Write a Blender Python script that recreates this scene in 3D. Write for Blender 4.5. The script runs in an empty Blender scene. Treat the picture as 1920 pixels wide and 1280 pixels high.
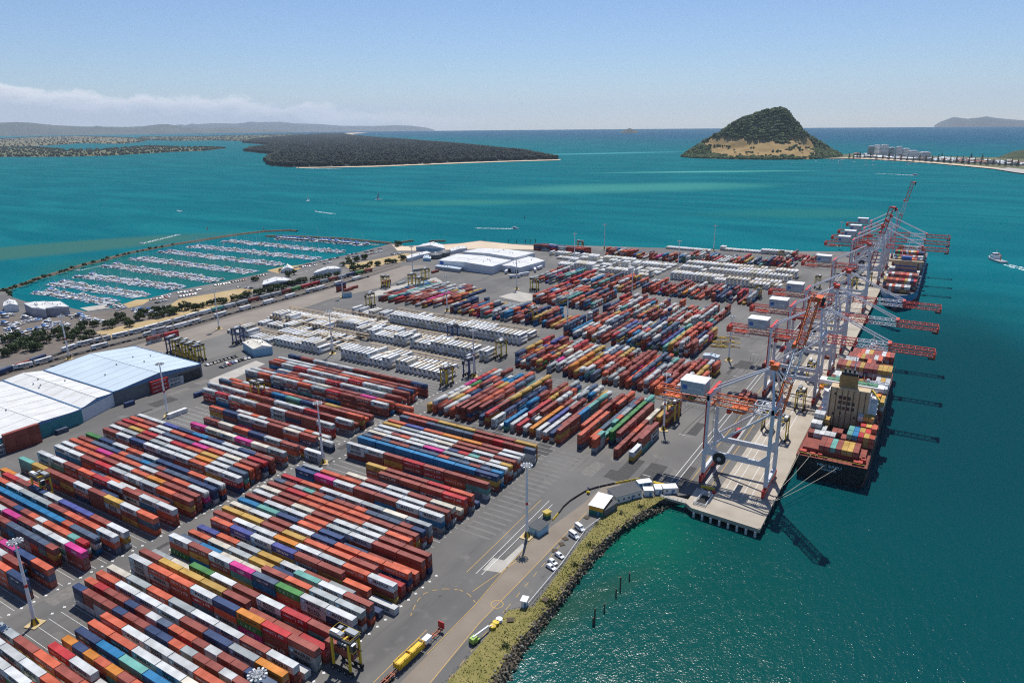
import bpy, bmesh, math, random
import numpy as np
from mathutils import Vector, Matrix
R = random.Random(7)
rad = math.radians
S = bpy.context.scene
COL = S.collection
# ------------------------------------------------------------------ camera, sky, sun, exposure
F, CAM_H, YAW, PITCH, ROLL = 1326.2, 165.0, 0.551767, 0.297720, -0.0090995
_f = Vector((-math.sin(YAW)*math.cos(PITCH), math.cos(YAW)*math.cos(PITCH), -math.sin(PITCH)))
_r = Vector((math.cos(YAW), math.sin(YAW), 0)); _u = _r.cross(_f)
_r2 = math.cos(ROLL)*_r + math.sin(ROLL)*_u; _u2 = -math.sin(ROLL)*_r + math.cos(ROLL)*_u
cam_d = bpy.data.cameras.new('camera'); cam = bpy.data.objects.new('camera', cam_d); COL.objects.link(cam)
cam.matrix_world = Matrix(((_r2.x,_u2.x,-_f.x,0),(_r2.y,_u2.y,-_f.y,0),(_r2.z,_u2.z,-_f.z,CAM_H),(0,0,0,1)))
cam_d.sensor_width = 36; cam_d.lens = F/1920*36; cam_d.clip_start = 1; cam_d.clip_end = 80000
S.camera = cam
def ray(px, py): return _r2*((px-960)/F) - _u2*((py-640)/F) + _f
def G(px, py, z=0.0):
    "ground survey: where the sight line of a photo point meets the level z"
    d = ray(px, py); t = (z-CAM_H)/d.z
    return (d.x*t, d.y*t)
def at_dist(px, py, D):
    "the point on a sight line at horizontal distance D"
    d = ray(px, py); t = D/math.hypot(d.x, d.y)
    return (d.x*t, d.y*t, CAM_H+d.z*t)
def project(p):
    v = Vector(p)-Vector((0,0,CAM_H)); c = v.dot(_f)
    return (960+F*v.dot(_r2)/c, 640-F*v.dot(_u2)/c, c)
SUN_EL, SUN_AZ = 64.0, math.degrees(math.atan2(-5.8, 13.3))      # azimuth measured from +y towards +x
w = bpy.data.worlds.new('World'); S.world = w; w.use_nodes = True
wn, wl = w.node_tree.nodes, w.node_tree.links
bg = wn['Background']; sky = wn.new('ShaderNodeTexSky'); sky.sky_type = 'NISHITA'; sky.sun_disc = False
sky.sun_elevation = rad(SUN_EL); sky.sun_rotation = rad(SUN_AZ); sky.altitude = 160; sky.air_density = 1.0; sky.dust_density = 0.0; sky.ozone_density = 4.0
bg.inputs['Strength'].default_value = 0.095
sun_d = bpy.data.lights.new('sun', 'SUN'); sun_d.energy = 5.0; sun_d.angle = rad(0.53); sun_d.color = (1.0, 0.96, 0.9)
sun = bpy.data.objects.new('sun', sun_d); COL.objects.link(sun)
_sd = Vector((math.sin(rad(SUN_AZ))*math.cos(rad(SUN_EL)), math.cos(rad(SUN_AZ))*math.cos(rad(SUN_EL)), math.sin(rad(SUN_EL))))
sun.rotation_euler = _sd.to_track_quat('Z', 'Y').to_euler()
S.view_settings.view_transform = 'Standard'; S.view_settings.look = 'None'; S.view_settings.exposure = 0.0; S.view_settings.gamma = 1.0
try:
    S.cycles.use_denoising = False; S.cycles.filter_width = 1.15; S.cycles.volume_bounces = 0; S.cycles.max_bounces = 5; S.cycles.transparent_max_bounces = 6
    S.cycles.caustics_reflective = False; S.cycles.caustics_refractive = False
    S.cycles.sample_clamp_indirect = 1.0; S.cycles.sample_clamp_direct = 12
except Exception: pass
# low cumulus bank along the landward horizon, part of the sky itself
def wmath(op, a, b=None, c=None):
    n = wn.new('ShaderNodeMath'); n.operation = op
    for i, x in enumerate((a, b, c)):
        if x is None: continue
        if isinstance(x, (int, float)): n.inputs[i].default_value = x
        else: wl.new(x, n.inputs[i])
    return n.outputs[0]
tc = wn.new('ShaderNodeTexCoord'); sx = wn.new('ShaderNodeSeparateXYZ'); wl.new(tc.outputs['Generated'], sx.inputs[0])
az = wmath('ARCTAN2', sx.outputs['X'], sx.outputs['Y'])           # radians, 0 = +y, negative = towards -x
el = wmath('MULTIPLY', sx.outputs['Z'], 57.3)
cb = wn.new('ShaderNodeCombineXYZ'); wl.new(wmath('MULTIPLY', az, 16.0), cb.inputs[0]); wl.new(wmath('MULTIPLY', el, 0.5), cb.inputs[1])
nz = wn.new('ShaderNodeTexNoise'); nz.inputs['Scale'].default_value = 1.0; nz.inputs['Detail'].default_value = 7; nz.inputs['Roughness'].default_value = 0.62
wl.new(cb.outputs[0], nz.inputs['Vector'])
# bank height in degrees falls from the far left towards the open sea
hgt = wn.new('ShaderNodeMapRange'); wl.new(az, hgt.inputs[0])
hgt.inputs[1].default_value = -1.30; hgt.inputs[2].default_value = -0.60; hgt.inputs[3].default_value = 3.3; hgt.inputs[4].default_value = 0.7
top = wmath('ADD', hgt.outputs[0], wmath('MULTIPLY', wmath('SUBTRACT', nz.outputs[0], 0.5), 3.2))
edge = wn.new('ShaderNodeMapRange'); edge.interpolation_type = 'SMOOTHSTEP'; wl.new(wmath('SUBTRACT', top, el), edge.inputs[0])
edge.inputs[1].default_value = -0.15; edge.inputs[2].default_value = 0.45
fade = wn.new('ShaderNodeMapRange'); fade.interpolation_type = 'SMOOTHSTEP'; wl.new(az, fade.inputs[0])
fade.inputs[1].default_value = -0.52; fade.inputs[2].default_value = -0.85
behind = wn.new('ShaderNodeMapRange'); wl.new(wmath('SUBTRACT', el, wmath('SUBTRACT', top, 1.6)), behind.inputs[0])
behind.inputs[1].default_value = 0.2; behind.inputs[2].default_value = 1.5; behind.inputs[3].default_value = 0.0; behind.inputs[4].default_value = 1.0
fac = wmath('MULTIPLY', wmath('MULTIPLY', edge.outputs[0], fade.outputs[0]), 0.9)
ccol = wn.new('ShaderNodeMix'); ccol.data_type = 'RGBA'; wl.new(behind.outputs[0], ccol.inputs[0])
ccol.inputs[6].default_value = (6.6, 7.1, 7.9, 1); ccol.inputs[7].default_value = (12, 12, 12, 1)
cm = wn.new('ShaderNodeMix'); cm.data_type = 'RGBA'; wl.new(fac, cm.inputs[0]); tint = wn.new('ShaderNodeMix'); tint.data_type = 'RGBA'; tint.blend_type = 'MULTIPLY'; tint.inputs[0].default_value = 1; tint.inputs[7].default_value = (.90,.97,1.12,1); wl.new(sky.outputs[0], tint.inputs[6]); wl.new(tint.outputs[2], cm.inputs[6]); wl.new(ccol.outputs[2], cm.inputs[7])
wl.new(cm.outputs[2], bg.inputs['Color'])

# ------------------------------------------------------------------ materials
MATS = {}
def new_mat(name):
    m = bpy.data.materials.new(name); m.use_nodes = True
    return m, m.node_tree.nodes, m.node_tree.links, m.node_tree.nodes['Principled BSDF']
def mat(name, col, rough=0.6, metal=0.0, var=0.16, scale=0.35, bump=0.0, bscale=6.0, col2=None, detail=4, rnd=0.0, spec=0.4, sharp=0.5):
    if name in MATS: return MATS[name]
    m, n, l, p = new_mat(name)
    p.inputs['Roughness'].default_value = rough; p.inputs['Metallic'].default_value = metal
    p.inputs['Specular IOR Level'].default_value = spec
    g = n.new('ShaderNodeNewGeometry'); t = n.new('ShaderNodeTexNoise'); t.inputs['Scale'].default_value = scale; t.inputs['Detail'].default_value = detail
    l.new(g.outputs['Position'], t.inputs['Vector'])
    mr = n.new('ShaderNodeMapRange'); l.new(t.outputs[0], mr.inputs[0]); h = 0.24*sharp*2
    mr.inputs[1].default_value = 0.5-h; mr.inputs[2].default_value = 0.5+h
    mx = n.new('ShaderNodeMix'); mx.data_type = 'RGBA'; l.new(mr.outputs[0], mx.inputs[0])
    c2 = col2 or tuple(min(1, c*(1+var)) for c in col)
    c1 = col if col2 else tuple(c*(1-var) for c in col)
    mx.inputs[6].default_value = (*c1, 1); mx.inputs[7].default_value = (*c2, 1)
    out = mx.outputs[2]
    if rnd:
        oi = n.new('ShaderNodeObjectInfo'); hs = n.new('ShaderNodeHueSaturation'); l.new(out, hs.inputs['Color'])
        r2 = n.new('ShaderNodeMapRange'); l.new(oi.outputs['Random'], r2.inputs[0]); r2.inputs[3].default_value = 1-rnd; r2.inputs[4].default_value = 1+rnd
        l.new(r2.outputs[0], hs.inputs['Value']); out = hs.outputs[0]
    l.new(out, p.inputs['Base Color'])
    if bump:
        b = n.new('ShaderNodeBump'); b.inputs['Strength'].default_value = bump; t2 = n.new('ShaderNodeTexNoise'); t2.inputs['Scale'].default_value = bscale
        l.new(g.outputs['Position'], t2.inputs['Vector']); l.new(t2.outputs[0], b.inputs['Height']); l.new(b.outputs[0], p.inputs['Normal'])
    MATS[name] = m
    return m
def paint(name, col, rust=0.5, fade=0.3):
    "weathered container paint: sun-faded patches, rust runs and scuffs"
    if name in MATS: return MATS[name]
    m, n, l, p = new_mat(name); p.inputs['Roughness'].default_value = 0.55; p.inputs['Specular IOR Level'].default_value = 0.35
    g = n.new('ShaderNodeNewGeometry')
    a = n.new('ShaderNodeTexNoise'); a.inputs['Scale'].default_value = 0.22; a.inputs['Detail'].default_value = 5; l.new(g.outputs['Position'], a.inputs['Vector'])
    mx = n.new('ShaderNodeMix'); mx.data_type = 'RGBA'
    mr = n.new('ShaderNodeMapRange'); l.new(a.outputs[0], mr.inputs[0]); mr.inputs[1].default_value = .35; mr.inputs[2].default_value = .65; l.new(mr.outputs[0], mx.inputs[0])
    gray = sum(col)/3
    mx.inputs[6].default_value = (*[c*0.84 for c in col], 1); mx.inputs[7].default_value = (*[min(.9, c*(1+.35*fade)+gray*.22*fade+.02*fade) for c in col], 1)
    b = n.new('ShaderNodeTexNoise'); b.inputs['Scale'].default_value = 0.9; b.inputs['Detail'].default_value = 6; b.inputs['Roughness'].default_value = .7; l.new(g.outputs['Position'], b.inputs['Vector'])
    mr2 = n.new('ShaderNodeMapRange'); l.new(b.outputs[0], mr2.inputs[0]); mr2.inputs[1].default_value = .66-.05*rust; mr2.inputs[2].default_value = .78; mr2.inputs[4].default_value = .75
    mx2 = n.new('ShaderNodeMix'); mx2.data_type = 'RGBA'; l.new(mr2.outputs[0], mx2.inputs[0]); l.new(mx.outputs[2], mx2.inputs[6]); mx2.inputs[7].default_value = (.17, .075, .035, 1)
    hs = n.new('ShaderNodeHueSaturation'); oi = n.new('ShaderNodeObjectInfo'); r2 = n.new('ShaderNodeMapRange'); l.new(oi.outputs['Random'], r2.inputs[0]); r2.inputs[3].default_value = .82; r2.inputs[4].default_value = 1.16
    l.new(r2.outputs[0], hs.inputs['Value']); l.new(mx2.outputs[2], hs.inputs['Color']); l.new(hs.outputs[0], p.inputs['Base Color'])
    MATS[name] = m
    return m
M_WHITE = mat('white_paint', (.74,.75,.75), .45, var=.06)
M_GREY = mat('grey_paint', (.32,.34,.36), .5, var=.1)
M_DARK = mat('dark_steel', (.03,.032,.035), .6, var=.3)
M_BLACK = mat('black_rubber', (.012,.012,.012), .8)
M_YEL = mat('yellow_paint', (.62,.44,.03), .5, var=.12)
M_RED = mat('red_paint', (.55,.035,.025), .5, var=.15)
M_ORANGE = mat('orange_paint', (.62,.13,.03), .5, var=.15)
M_CRANERED = mat('crane_red', (.52,.06,.03), .5, var=.15)
M_CRANEW = mat('crane_white', (.60,.61,.64), .42, var=.08)
M_CONC = mat('concrete', (.40,.375,.33), .85, var=.18, scale=.12, detail=8)
M_GLASS = mat('dark_glass', (.02,.03,.04), .12, spec=.6)
M_BLUE = mat('blue_paint', (.03,.12,.38), .5)
M_TIMBER = mat('weathered_timber', (.10,.075,.05), .85, var=.3, scale=2)
M_SKYBLUE = mat('pale_blue_paint', (.25,.47,.60), .5, var=.1)
M_ROCK = mat('rock', (.135,.11,.075), .9, var=.45, scale=.9, bump=.5, bscale=3)
M_TRUNK = mat('bark', (.09,.065,.045), .9)
M_LEAF = mat('leaf_dark', (.022,.045,.011), .7, col2=(.062,.095,.022), scale=.35, rnd=.25, sharp=.6)
M_LEAF2 = mat('leaf_olive', (.055,.07,.022), .7, col2=(.13,.15,.05), scale=.35, rnd=.25, sharp=.6)
M_PINE = mat('pine_needles', (.012,.030,.011), .75, col2=(.026,.050,.017), scale=.02, rnd=.2)

# ------------------------------------------------------------------ mesh building
class MB:
    def __init__(s): s.v = []; s.f = []; s.m = []
    def add(s, vs, fs, m=0):
        o = len(s.v); s.v.extend(vs)
        for f in fs: s.f.append(tuple(o+i for i in f)); s.m.append(m)
    def box(s, x0, x1, y0, y1, z0, z1, m=0, rot=0, c=(0,0)):
        vs = [(x,y,z) for z in (z0,z1) for x,y in ((x0,y0),(x1,y0),(x1,y1),(x0,y1))]
        if rot:
            cr, sr = math.cos(rot), math.sin(rot)
            vs = [(c[0]+(x-c[0])*cr-(y-c[1])*sr, c[1]+(x-c[0])*sr+(y-c[1])*cr, z) for x,y,z in vs]
        s.add(vs, [(0,3,2,1),(4,5,6,7),(0,1,5,4),(1,2,6,5),(2,3,7,6),(3,0,4,7)], m)
    def bar(s, p, q, wd, m=0, ht=None):
        p, q = Vector(p), Vector(q); d = (q-p).normalized(); ht = ht or wd
        u = d.cross(Vector((0,0,1)))
        if u.length < 1e-4: u = Vector((1,0,0))
        u.normalize(); v = u.cross(d); u = u*wd/2; v = v*ht/2
        vs = [tuple(a+b) for a in (p,q) for b in (-u-v, u-v, u+v, -u+v)]
        s.add(vs, [(0,3,2,1),(4,5,6,7),(0,1,5,4),(1,2,6,5),(2,3,7,6),(3,0,4,7)], m)
    def cyl(s, p, q, r0, r1=None, n=10, m=0, cap=True):
        p, q = Vector(p), Vector(q); d = (q-p).normalized(); r1 = r0 if r1 is None else r1
        u = d.cross(Vector((0,0,1)))
        if u.length < 1e-4: u = Vector((1,0,0))
        u.normalize(); v = d.cross(u); vs = []
        for c, r in ((p,r0),(q,r1)):
            for i in range(n):
                a = 2*math.pi*i/n; vs.append(tuple(c+u*(math.cos(a)*r)+v*(math.sin(a)*r)))
        fs = [(i,(i+1)%n,n+(i+1)%n,n+i) for i in range(n)]
        if cap: fs += [tuple(range(n-1,-1,-1)), tuple(range(n,2*n))]
        s.add(vs, fs, m)
    def prism(s, pts, z0, z1, m=0, side=None):
        "vertical prism on a convex plan"
        n = len(pts); vs = [(x,y,z0) for x,y in pts]+[(x,y,z1) for x,y in pts]
        s.add(vs, [tuple(range(n,2*n))]+[tuple(range(n-1,-1,-1))], m)
        s.add(vs, [(i,(i+1)%n,n+(i+1)%n,n+i) for i in range(n)], m if side is None else side)
    def blob(s, c, r, m=0, sq=1.0, rg=R, jit=.25):
        t = (1+5**.5)/2
        vs = [Vector(v).normalized() for v in ((-1,t,0),(1,t,0),(-1,-t,0),(1,-t,0),(0,-1,t),(0,1,t),(0,-1,-t),(0,1,-t),(t,0,-1),(t,0,1),(-t,0,-1),(-t,0,1))]
        fs = [(0,11,5),(0,5,1),(0,1,7),(0,7,10),(0,10,11),(1,5,9),(5,11,4),(11,10,2),(10,7,6),(7,1,8),(3,9,4),(3,4,2),(3,2,6),(3,6,8),(3,8,9),(4,9,5),(2,4,11),(6,2,10),(8,6,7),(9,8,1)]
        s.add([(c[0]+v.x*r*(1+rg.uniform(-jit,jit)), c[1]+v.y*r*(1+rg.uniform(-jit,jit)), c[2]+v.z*r*sq*(1+rg.uniform(-jit,jit))) for v in vs], fs, m)
    def truss(s, p, q, wy, hz, n, ch, br, m=0, m2=None):
        "lattice box girder along x from p to q (centre of its bottom), width wy in y, height hz"
        m2 = m if m2 is None else m2
        p, q = Vector(p), Vector(q); d = (q-p)/n; up = Vector((0,0,1)) if abs((q-p).normalized().z) < .5 else Vector((-1,0,0))
        dn = (q-p).normalized(); up = (up-dn*up.dot(dn)).normalized()
        Y = Vector((0,wy/2,0)); U = up*hz
        for a in (-Y,Y):
            s.bar(p+a, q+a, ch, m); s.bar(p+a+U, q+a+U, ch, m)
        for i in range(n+1):
            c = p+d*i
            s.bar(c-Y, c+Y, br, m); s.bar(c-Y+U, c+Y+U, br, m)
            if i < n:
                for a in (-Y,Y):
                    s.bar(c+a+(U if i%2 else U*0), c+d+a+(U*0 if i%2 else U), br, m2)
                s.bar(c-Y+U, c+d+Y+U, br*.8, m2)
                s.bar(c+Y, c+d-Y, br*.8, m2)
        for a in (-Y,Y): s.bar(p+a, p+a+U, ch, m); s.bar(q+a, q+a+U, ch, m)
    def build(s, name, mats, parent=None, smooth=False, loc=None, rotz=0):
        me = bpy.data.meshes.new(name)
        me.from_pydata(s.v, [], s.f); 
        for x in (mats if isinstance(mats, (list,tuple)) else [mats]): me.materials.append(x)
        me.polygons.foreach_set('material_index', s.m)
        if smooth: me.polygons.foreach_set('use_smooth', [True]*len(s.f))
        me.update()
        o = bpy.data.objects.new(name, me); COL.objects.link(o)
        if parent is not None: o.parent = parent
        if loc is not None: o.location = loc
        if rotz: o.rotation_euler.z = rotz
        return o
def tag(o, label=None, cat=None, group=None, kind=None):
    if label: o['label'] = label
    if cat: o['category'] = cat
    if group: o['group'] = group
    if kind: o['kind'] = kind
    return o
def empty(name, label, cat, loc=(0,0,0), rotz=0, group=None):
    o = bpy.data.objects.new(name, None); COL.objects.link(o); o.location = loc; o.rotation_euler.z = rotz; o.empty_display_size = .5
    return tag(o, label, cat, group)
def dup(root, loc, rotz=0, label=None, group=None, scale=None):
    r = root.copy(); COL.objects.link(r); r.location = loc; r.rotation_euler.z = rotz
    if label: r['label'] = label
    if group: r['group'] = group
    if scale: r.scale = (scale,)*3 if isinstance(scale, (int,float)) else scale
    for ch in list(root.children):
        c = ch.copy(); COL.objects.link(c); c.parent = r
        for g in list(ch.children):
            d = g.copy(); COL.objects.link(d); d.parent = c
    return r
ORD = 'zeroth first second third fourth fifth sixth seventh eighth ninth tenth eleventh twelfth thirteenth fourteenth fifteenth sixteenth seventeenth eighteenth nineteenth'.split()
TENS = {2:'twent',3:'thirt',4:'fort',5:'fift',6:'sixt',7:'sevent',8:'eight',9:'ninet'}
def ordw(n):
    if n < 20: return ORD[n]
    t = TENS[n//10]
    return t+'ieth' if n%10 == 0 else t+'y-'+ORD[n%10]
def poly_mesh(name, pts, z, m, side_to=None, side_m=None, kind='structure', parent=None):
    "a flat sheet on any plan outline, with walls down to side_to"
    bm = bmesh.new(); vs = [bm.verts.new((x,y,z)) for x,y in pts]
    f = bm.faces.new(vs); f.normal_update()
    if f.normal.z < 0: f.normal_flip()
    if side_to is not None:
        lo = [bm.verts.new((x,y,side_to)) for x,y in pts]
        for i in range(len(pts)):
            j = (i+1)%len(pts); q = bm.faces.new((vs[i],vs[j],lo[j],lo[i])); q.material_index = 1
    bmesh.ops.triangulate(bm, faces=[f], ngon_method='EAR_CLIP')
    me = bpy.data.meshes.new(name); bm.to_mesh(me); bm.free()
    me.materials.append(m); me.materials.append(side_m or m)
    o = bpy.data.objects.new(name, me); COL.objects.link(o)
    if kind: o['kind'] = kind
    return o
def GP(pts, z=0.0): return [G(x,y,z) for x,y in pts]
def inside(p, poly):
    x, y = p; c = False; j = len(poly)-1
    for i in range(len(poly)):
        xi, yi = poly[i]; xj, yj = poly[j]
        if (yi > y) != (yj > y) and x < (xj-xi)*(y-yi)/(yj-yi)+xi: c = not c
        j = i
    return c
def resample(pts, step):
    out = []
    for (x0,y0),(x1,y1) in zip(pts, pts[1:]):
        n = max(1, int(math.hypot(x1-x0,y1-y0)/step))
        out += [(x0+(x1-x0)*i/n, y0+(y1-y0)*i/n) for i in range(n)]
    return out+[pts[-1]]
# ------------------------------------------------------------------ water
def water_material():
    m, n, l, p = new_mat('sea_water')
    g = n.new('ShaderNodeNewGeometry'); sp = n.new('ShaderNodeSeparateXYZ'); l.new(g.outputs['Position'], sp.inputs[0])
    def M(op, a, b=None):
        q = n.new('ShaderNodeMath'); q.operation = op
        for i, x in enumerate((a, b)):
            if x is None: continue
            if isinstance(x, (int,float)): q.inputs[i].default_value = x
            else: l.new(x, q.inputs[i])
        return q.outputs[0]
    def noise(scale, detail=4, stretch=None, dist=0):
        t = n.new('ShaderNodeTexNoise'); t.inputs['Scale'].default_value = scale; t.inputs['Detail'].default_value = detail; t.inputs['Distortion'].default_value = dist
        if stretch:
            mp = n.new('ShaderNodeMapping'); mp.inputs['Rotation'].default_value[2] = stretch[0]; mp.inputs['Scale'].default_value = stretch[1]
            l.new(g.outputs['Position'], mp.inputs['Vector']); l.new(mp.outputs[0], t.inputs['Vector'])
        else: l.new(g.outputs['Position'], t.inputs['Vector'])
        return t.outputs[0]
    n1 = noise(.004, 6)
    def bank(px, py, lu, lv, rot, soft, wob=.5):
        "a shoal: elliptical rise of the sea bed, edges broken by noise"
        cx, cy = G(px, py, -4); c, s = math.cos(rot), math.sin(rot)
        dx, dy = M('SUBTRACT', sp.outputs[0], cx), M('SUBTRACT', sp.outputs[1], cy)
        u = M('DIVIDE', M('ADD', M('MULTIPLY', dx, c), M('MULTIPLY', dy, s)), lu)
        v = M('DIVIDE', M('SUBTRACT', M('MULTIPLY', dy, c), M('MULTIPLY', dx, s)), lv)
        d = M('SQRT', M('ADD', M('MULTIPLY', u, u), M('MULTIPLY', v, v)))
        d = M('ADD', d, M('MULTIPLY', M('SUBTRACT', n1, .5), wob))
        r = n.new('ShaderNodeMapRange'); r.interpolation_type = 'SMOOTHSTEP'; l.new(d, r.inputs[0]); r.inputs[1].default_value = 1.0; r.inputs[2].default_value = 1-soft
        return r.outputs[0]
    cur = None
    def over(col, fac):
        nonlocal cur
        x = n.new('ShaderNodeMix'); x.data_type = 'RGBA'
        if isinstance(fac, float): x.inputs[0].default_value = fac
        else: l.new(fac, x.inputs[0])
        if cur is None: x.inputs[6].default_value = (*col,1)
        else: l.new(cur, x.inputs[6])
        x.inputs[7].default_value = (*col,1); cur = x.outputs[2]
    over((.000,.112,.140), 1.0)
    # open sea turns bluer beyond the heads
    r = n.new('ShaderNodeMapRange'); r.interpolation_type = 'SMOOTHSTEP'; l.new(M('ADD', sp.outputs[1], M('MULTIPLY', sp.outputs[0], .35)), r.inputs[0]); r.inputs[1].default_value = 3200; r.inputs[2].default_value = 9000
    over((.004,.055,.13), r.outputs[0])
    st = n.new('ShaderNodeMapRange'); l.new(noise(.0035, 5, (.9,(1,4,1)), .6), st.inputs[0]); st.inputs[1].default_value = .42; st.inputs[2].default_value = .66; st.inputs[4].default_value = .5
    over((.006,.18,.195), st.outputs[0])
    yaw = YAW
    over((.035,.21,.19), bank(1180, 352, 560, 190, yaw+.15, .75))
    over((.08,.31,.27), bank(1330, 322, 520, 60, yaw+.02, .9, .3))
    over((.012,.14,.14), bank(1500, 400, 260, 110, yaw, .8))
    over((.022,.17,.155), bank(860, 380, 330, 90, yaw, .9))
    over((.035,.13,.115), bank(60, 470, 340, 85, yaw+.6, .5, .25))
    over((.05,.27,.29), bank(1120, 288, 900, 130, yaw+.3, .95, .3))
    over((.03,.16,.17), bank(560, 275, 900, 160, yaw, .9))
    over((.010,.115,.115), bank(330, 505, 230, 130, .2, .5))
    # clear green basin in the lee of the wharf, deep dark berth channel to the east
    over((.001,.046,.056), bank(1800, 780, 170, 520, .0, .75))
    over((.000,.052,.056), bank(1640, 1150, 150, 170, .0, .9))
    over((.000,.058,.050), bank(1180, 1130, 120, 130, .35, .8, .3))
    over((.000,.100,.062), bank(1190, 985, 38, 55, .5, .98, .5))
    over((.010,.060,.040), bank(1060, 1150, 10, 60, -.35, .9, .8))
    n.remove(p); out = n['Material Output']
    h = M('ADD', M('MULTIPLY', noise(.42, 3, (.35,(1,.5,1))), .8), M('ADD', M('MULTIPLY', noise(.09, 3, (.25,(1,.5,1))), 1.3), M('MULTIPLY', noise(1.3, 3), .34)))
    b = n.new('ShaderNodeBump'); b.inputs['Strength'].default_value = 1.0; b.inputs['Distance'].default_value = WAVE; l.new(h, b.inputs['Height'])
    df = n.new('ShaderNodeBsdfDiffuse'); l.new(cur, df.inputs['Color'])
    gl = n.new('ShaderNodeBsdfGlossy'); gl.inputs['Roughness'].default_value = .19; l.new(b.outputs[0], gl.inputs['Normal'])
    fr = n.new('ShaderNodeFresnel'); fr.inputs['IOR'].default_value = 1.33; l.new(b.outputs[0], fr.inputs['Normal'])
    mx = n.new('ShaderNodeMixShader'); l.new(M('MINIMUM', fr.outputs[0], .026), mx.inputs[0]); l.new(df.outputs[0], mx.inputs[1]); l.new(gl.outputs[0], mx.inputs[2]); l.new(mx.outputs[0], out.inputs['Surface'])
    return m
WAVE = .48
b = MB(); Rw = 22000; ring = [(Rw*math.cos(a*math.pi/64), Rw*math.sin(a*math.pi/64)) for a in range(128)]
b.v = [(0,0,-4)]+[(x,y,-4) for x,y in ring]; b.f = [(0,i+1,(i+1)%128+1) for i in range(128)]; b.m = [0]*128
tag(b.build('water', water_material()), kind='structure')
# ------------------------------------------------------------------ ground of the port
def asphalt():
    m, n, l, p = new_mat('asphalt'); p.inputs['Roughness'].default_value = .85
    g = n.new('ShaderNodeNewGeometry')
    def noise(sc, det, scl=None):
        t = n.new('ShaderNodeTexNoise'); t.inputs['Scale'].default_value = sc; t.inputs['Detail'].default_value = det
        if scl:
            mp = n.new('ShaderNodeMapping'); mp.inputs['Scale'].default_value = scl; l.new(g.outputs['Position'], mp.inputs[0]); l.new(mp.outputs[0], t.inputs[0])
        else: l.new(g.outputs['Position'], t.inputs[0])
        return t.outputs[0]
    def mr(x, a, b_, c=0, d=1):
        r = n.new('ShaderNodeMapRange'); l.new(x, r.inputs[0])
        for i, v in enumerate((a,b_,c,d)): r.inputs[i+1].default_value = v
        return r.outputs[0]
    cur = None
    for col, f in (((.105,.101,.095), None), ((.155,.147,.134), mr(noise(.018,6),.40,.62)), ((.075,.073,.07), mr(noise(.05,5,(1,.18,1)),.52,.72,0,.75)),
                   ((.06,.058,.055), mr(noise(.35,4,(1,.06,1)),.58,.75,0,.55)), ((.21,.195,.17), mr(noise(.12,7),.60,.75,0,.6)), ((.035,.034,.034), mr(noise(.22,3),.68,.74,0,.55))):
        x = n.new('ShaderNodeMix'); x.data_type = 'RGBA'; x.inputs[7].default_value = (*col,1)
        if f is None: x.inputs[0].default_value = 1
        else: l.new(f, x.inputs[0]); l.new(cur, x.inputs[6])
        cur = x.outputs[2]
    l.new(cur, p.inputs['Base Color'])
    return m
M_ASPH = asphalt()
M_ROAD = mat('worn_road', (.19,.155,.12), .85, col2=(.25,.21,.165), scale=.08, detail=7)
M_TAN = mat('gravel_strip', (.20,.17,.14), .9, col2=(.27,.235,.195), scale=.05, detail=8)
M_DRY = mat('dry_grass', (.36,.255,.115), .95, col2=(.46,.35,.18), scale=.06, detail=8)
M_SAND = mat('sand', (.58,.47,.34), .95, var=.1, scale=.03)
M_WALL = mat('quay_face', (.12,.11,.10), .9, var=.3, scale=.4)
M_DECK = mat('wharf_concrete', (.31,.265,.205), .85, col2=(.44,.39,.315), scale=.09, detail=9)
M_LINEW = mat('white_line', (.70,.70,.68), .7, var=.2, scale=1.5); M_LINEY = mat('yellow_line', (.55,.33,.06), .7, var=.3, scale=1.5)
INNER = [(760,1345),(837,1280),(917,1187),(953,1143),(1000,1137),(1042,1080),(1083,1023),(1120,980),(1153,943),(1190,936),(1233,930),(1252,930)]
MID = [(855,1355),(905,1275),(945,1215),(985,1172),(1030,1130),(1055,1085),(1085,1045),(1115,1012),(1150,980),(1180,957),(1215,943),(1250,940)]
OUTER = [(900,1370),(950,1280),(985,1220),(1040,1147),(1085,1085),(1133,1030),(1173,987),(1217,967),(1250,955),(1262,950)]
MID = [(a[0]+(c[0]-a[0])*.38, a[1]+(c[1]-a[1])*.38) for a, c in zip(MID, OUTER)]
SHORE = [(713,462),(672,473),(641,480),(600,487.5),(530,504),(484,514),(414,529),(344,542),(279,559),(231,569),(206,578),(162,584),(133,577),(48,565),(23,557),(14,550),(6,540)]
land = [(60,-260),(-30,40)]+GP(INNER)+[(-83,293),(-83,1036),(-160,1000),(-256,962),(-325,938),(-400,915),(-470,888)]+GP([(960,457),(900,451),(860,456),(800,459),(760,461),(735,456)])+GP(SHORE)+GP([(-60,560),(-300,640),(-700,800)])+[(-1500,-200),(-900,-600)]
LAND = land
poly_mesh('port_ground', land, 0, M_ASPH, -6, M_WALL)
wb = MB()
wb.prism([(-83,284),(-79.5,281),(-49,278.5),(-49,1037),(-83,1037)], -1.6, .15, 0)
wb.box(-49.7,-48.8,279,1037,.15,.42,0)                                                # kerb along the berth
for y in range(284, 1036, 9): wb.box(-48.8,-48.35,y,y+1.6,-3.2,-.1,1)                  # rubber fenders
tag(wb.build('wharf', [M_DECK, M_DARK]), kind='structure')
wb = MB(); wb.box(-83.5,-51,284,1036,-7,-1.7,0); tag(wb.build('wharf_underside', M_DARK), kind='structure')
tag(MB.build((lambda q: (q.box(-83,-73.5,300,1035,.17,.18), q)[1])(MB()), 'wharf_apron', M_ASPH), kind='structure')
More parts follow.
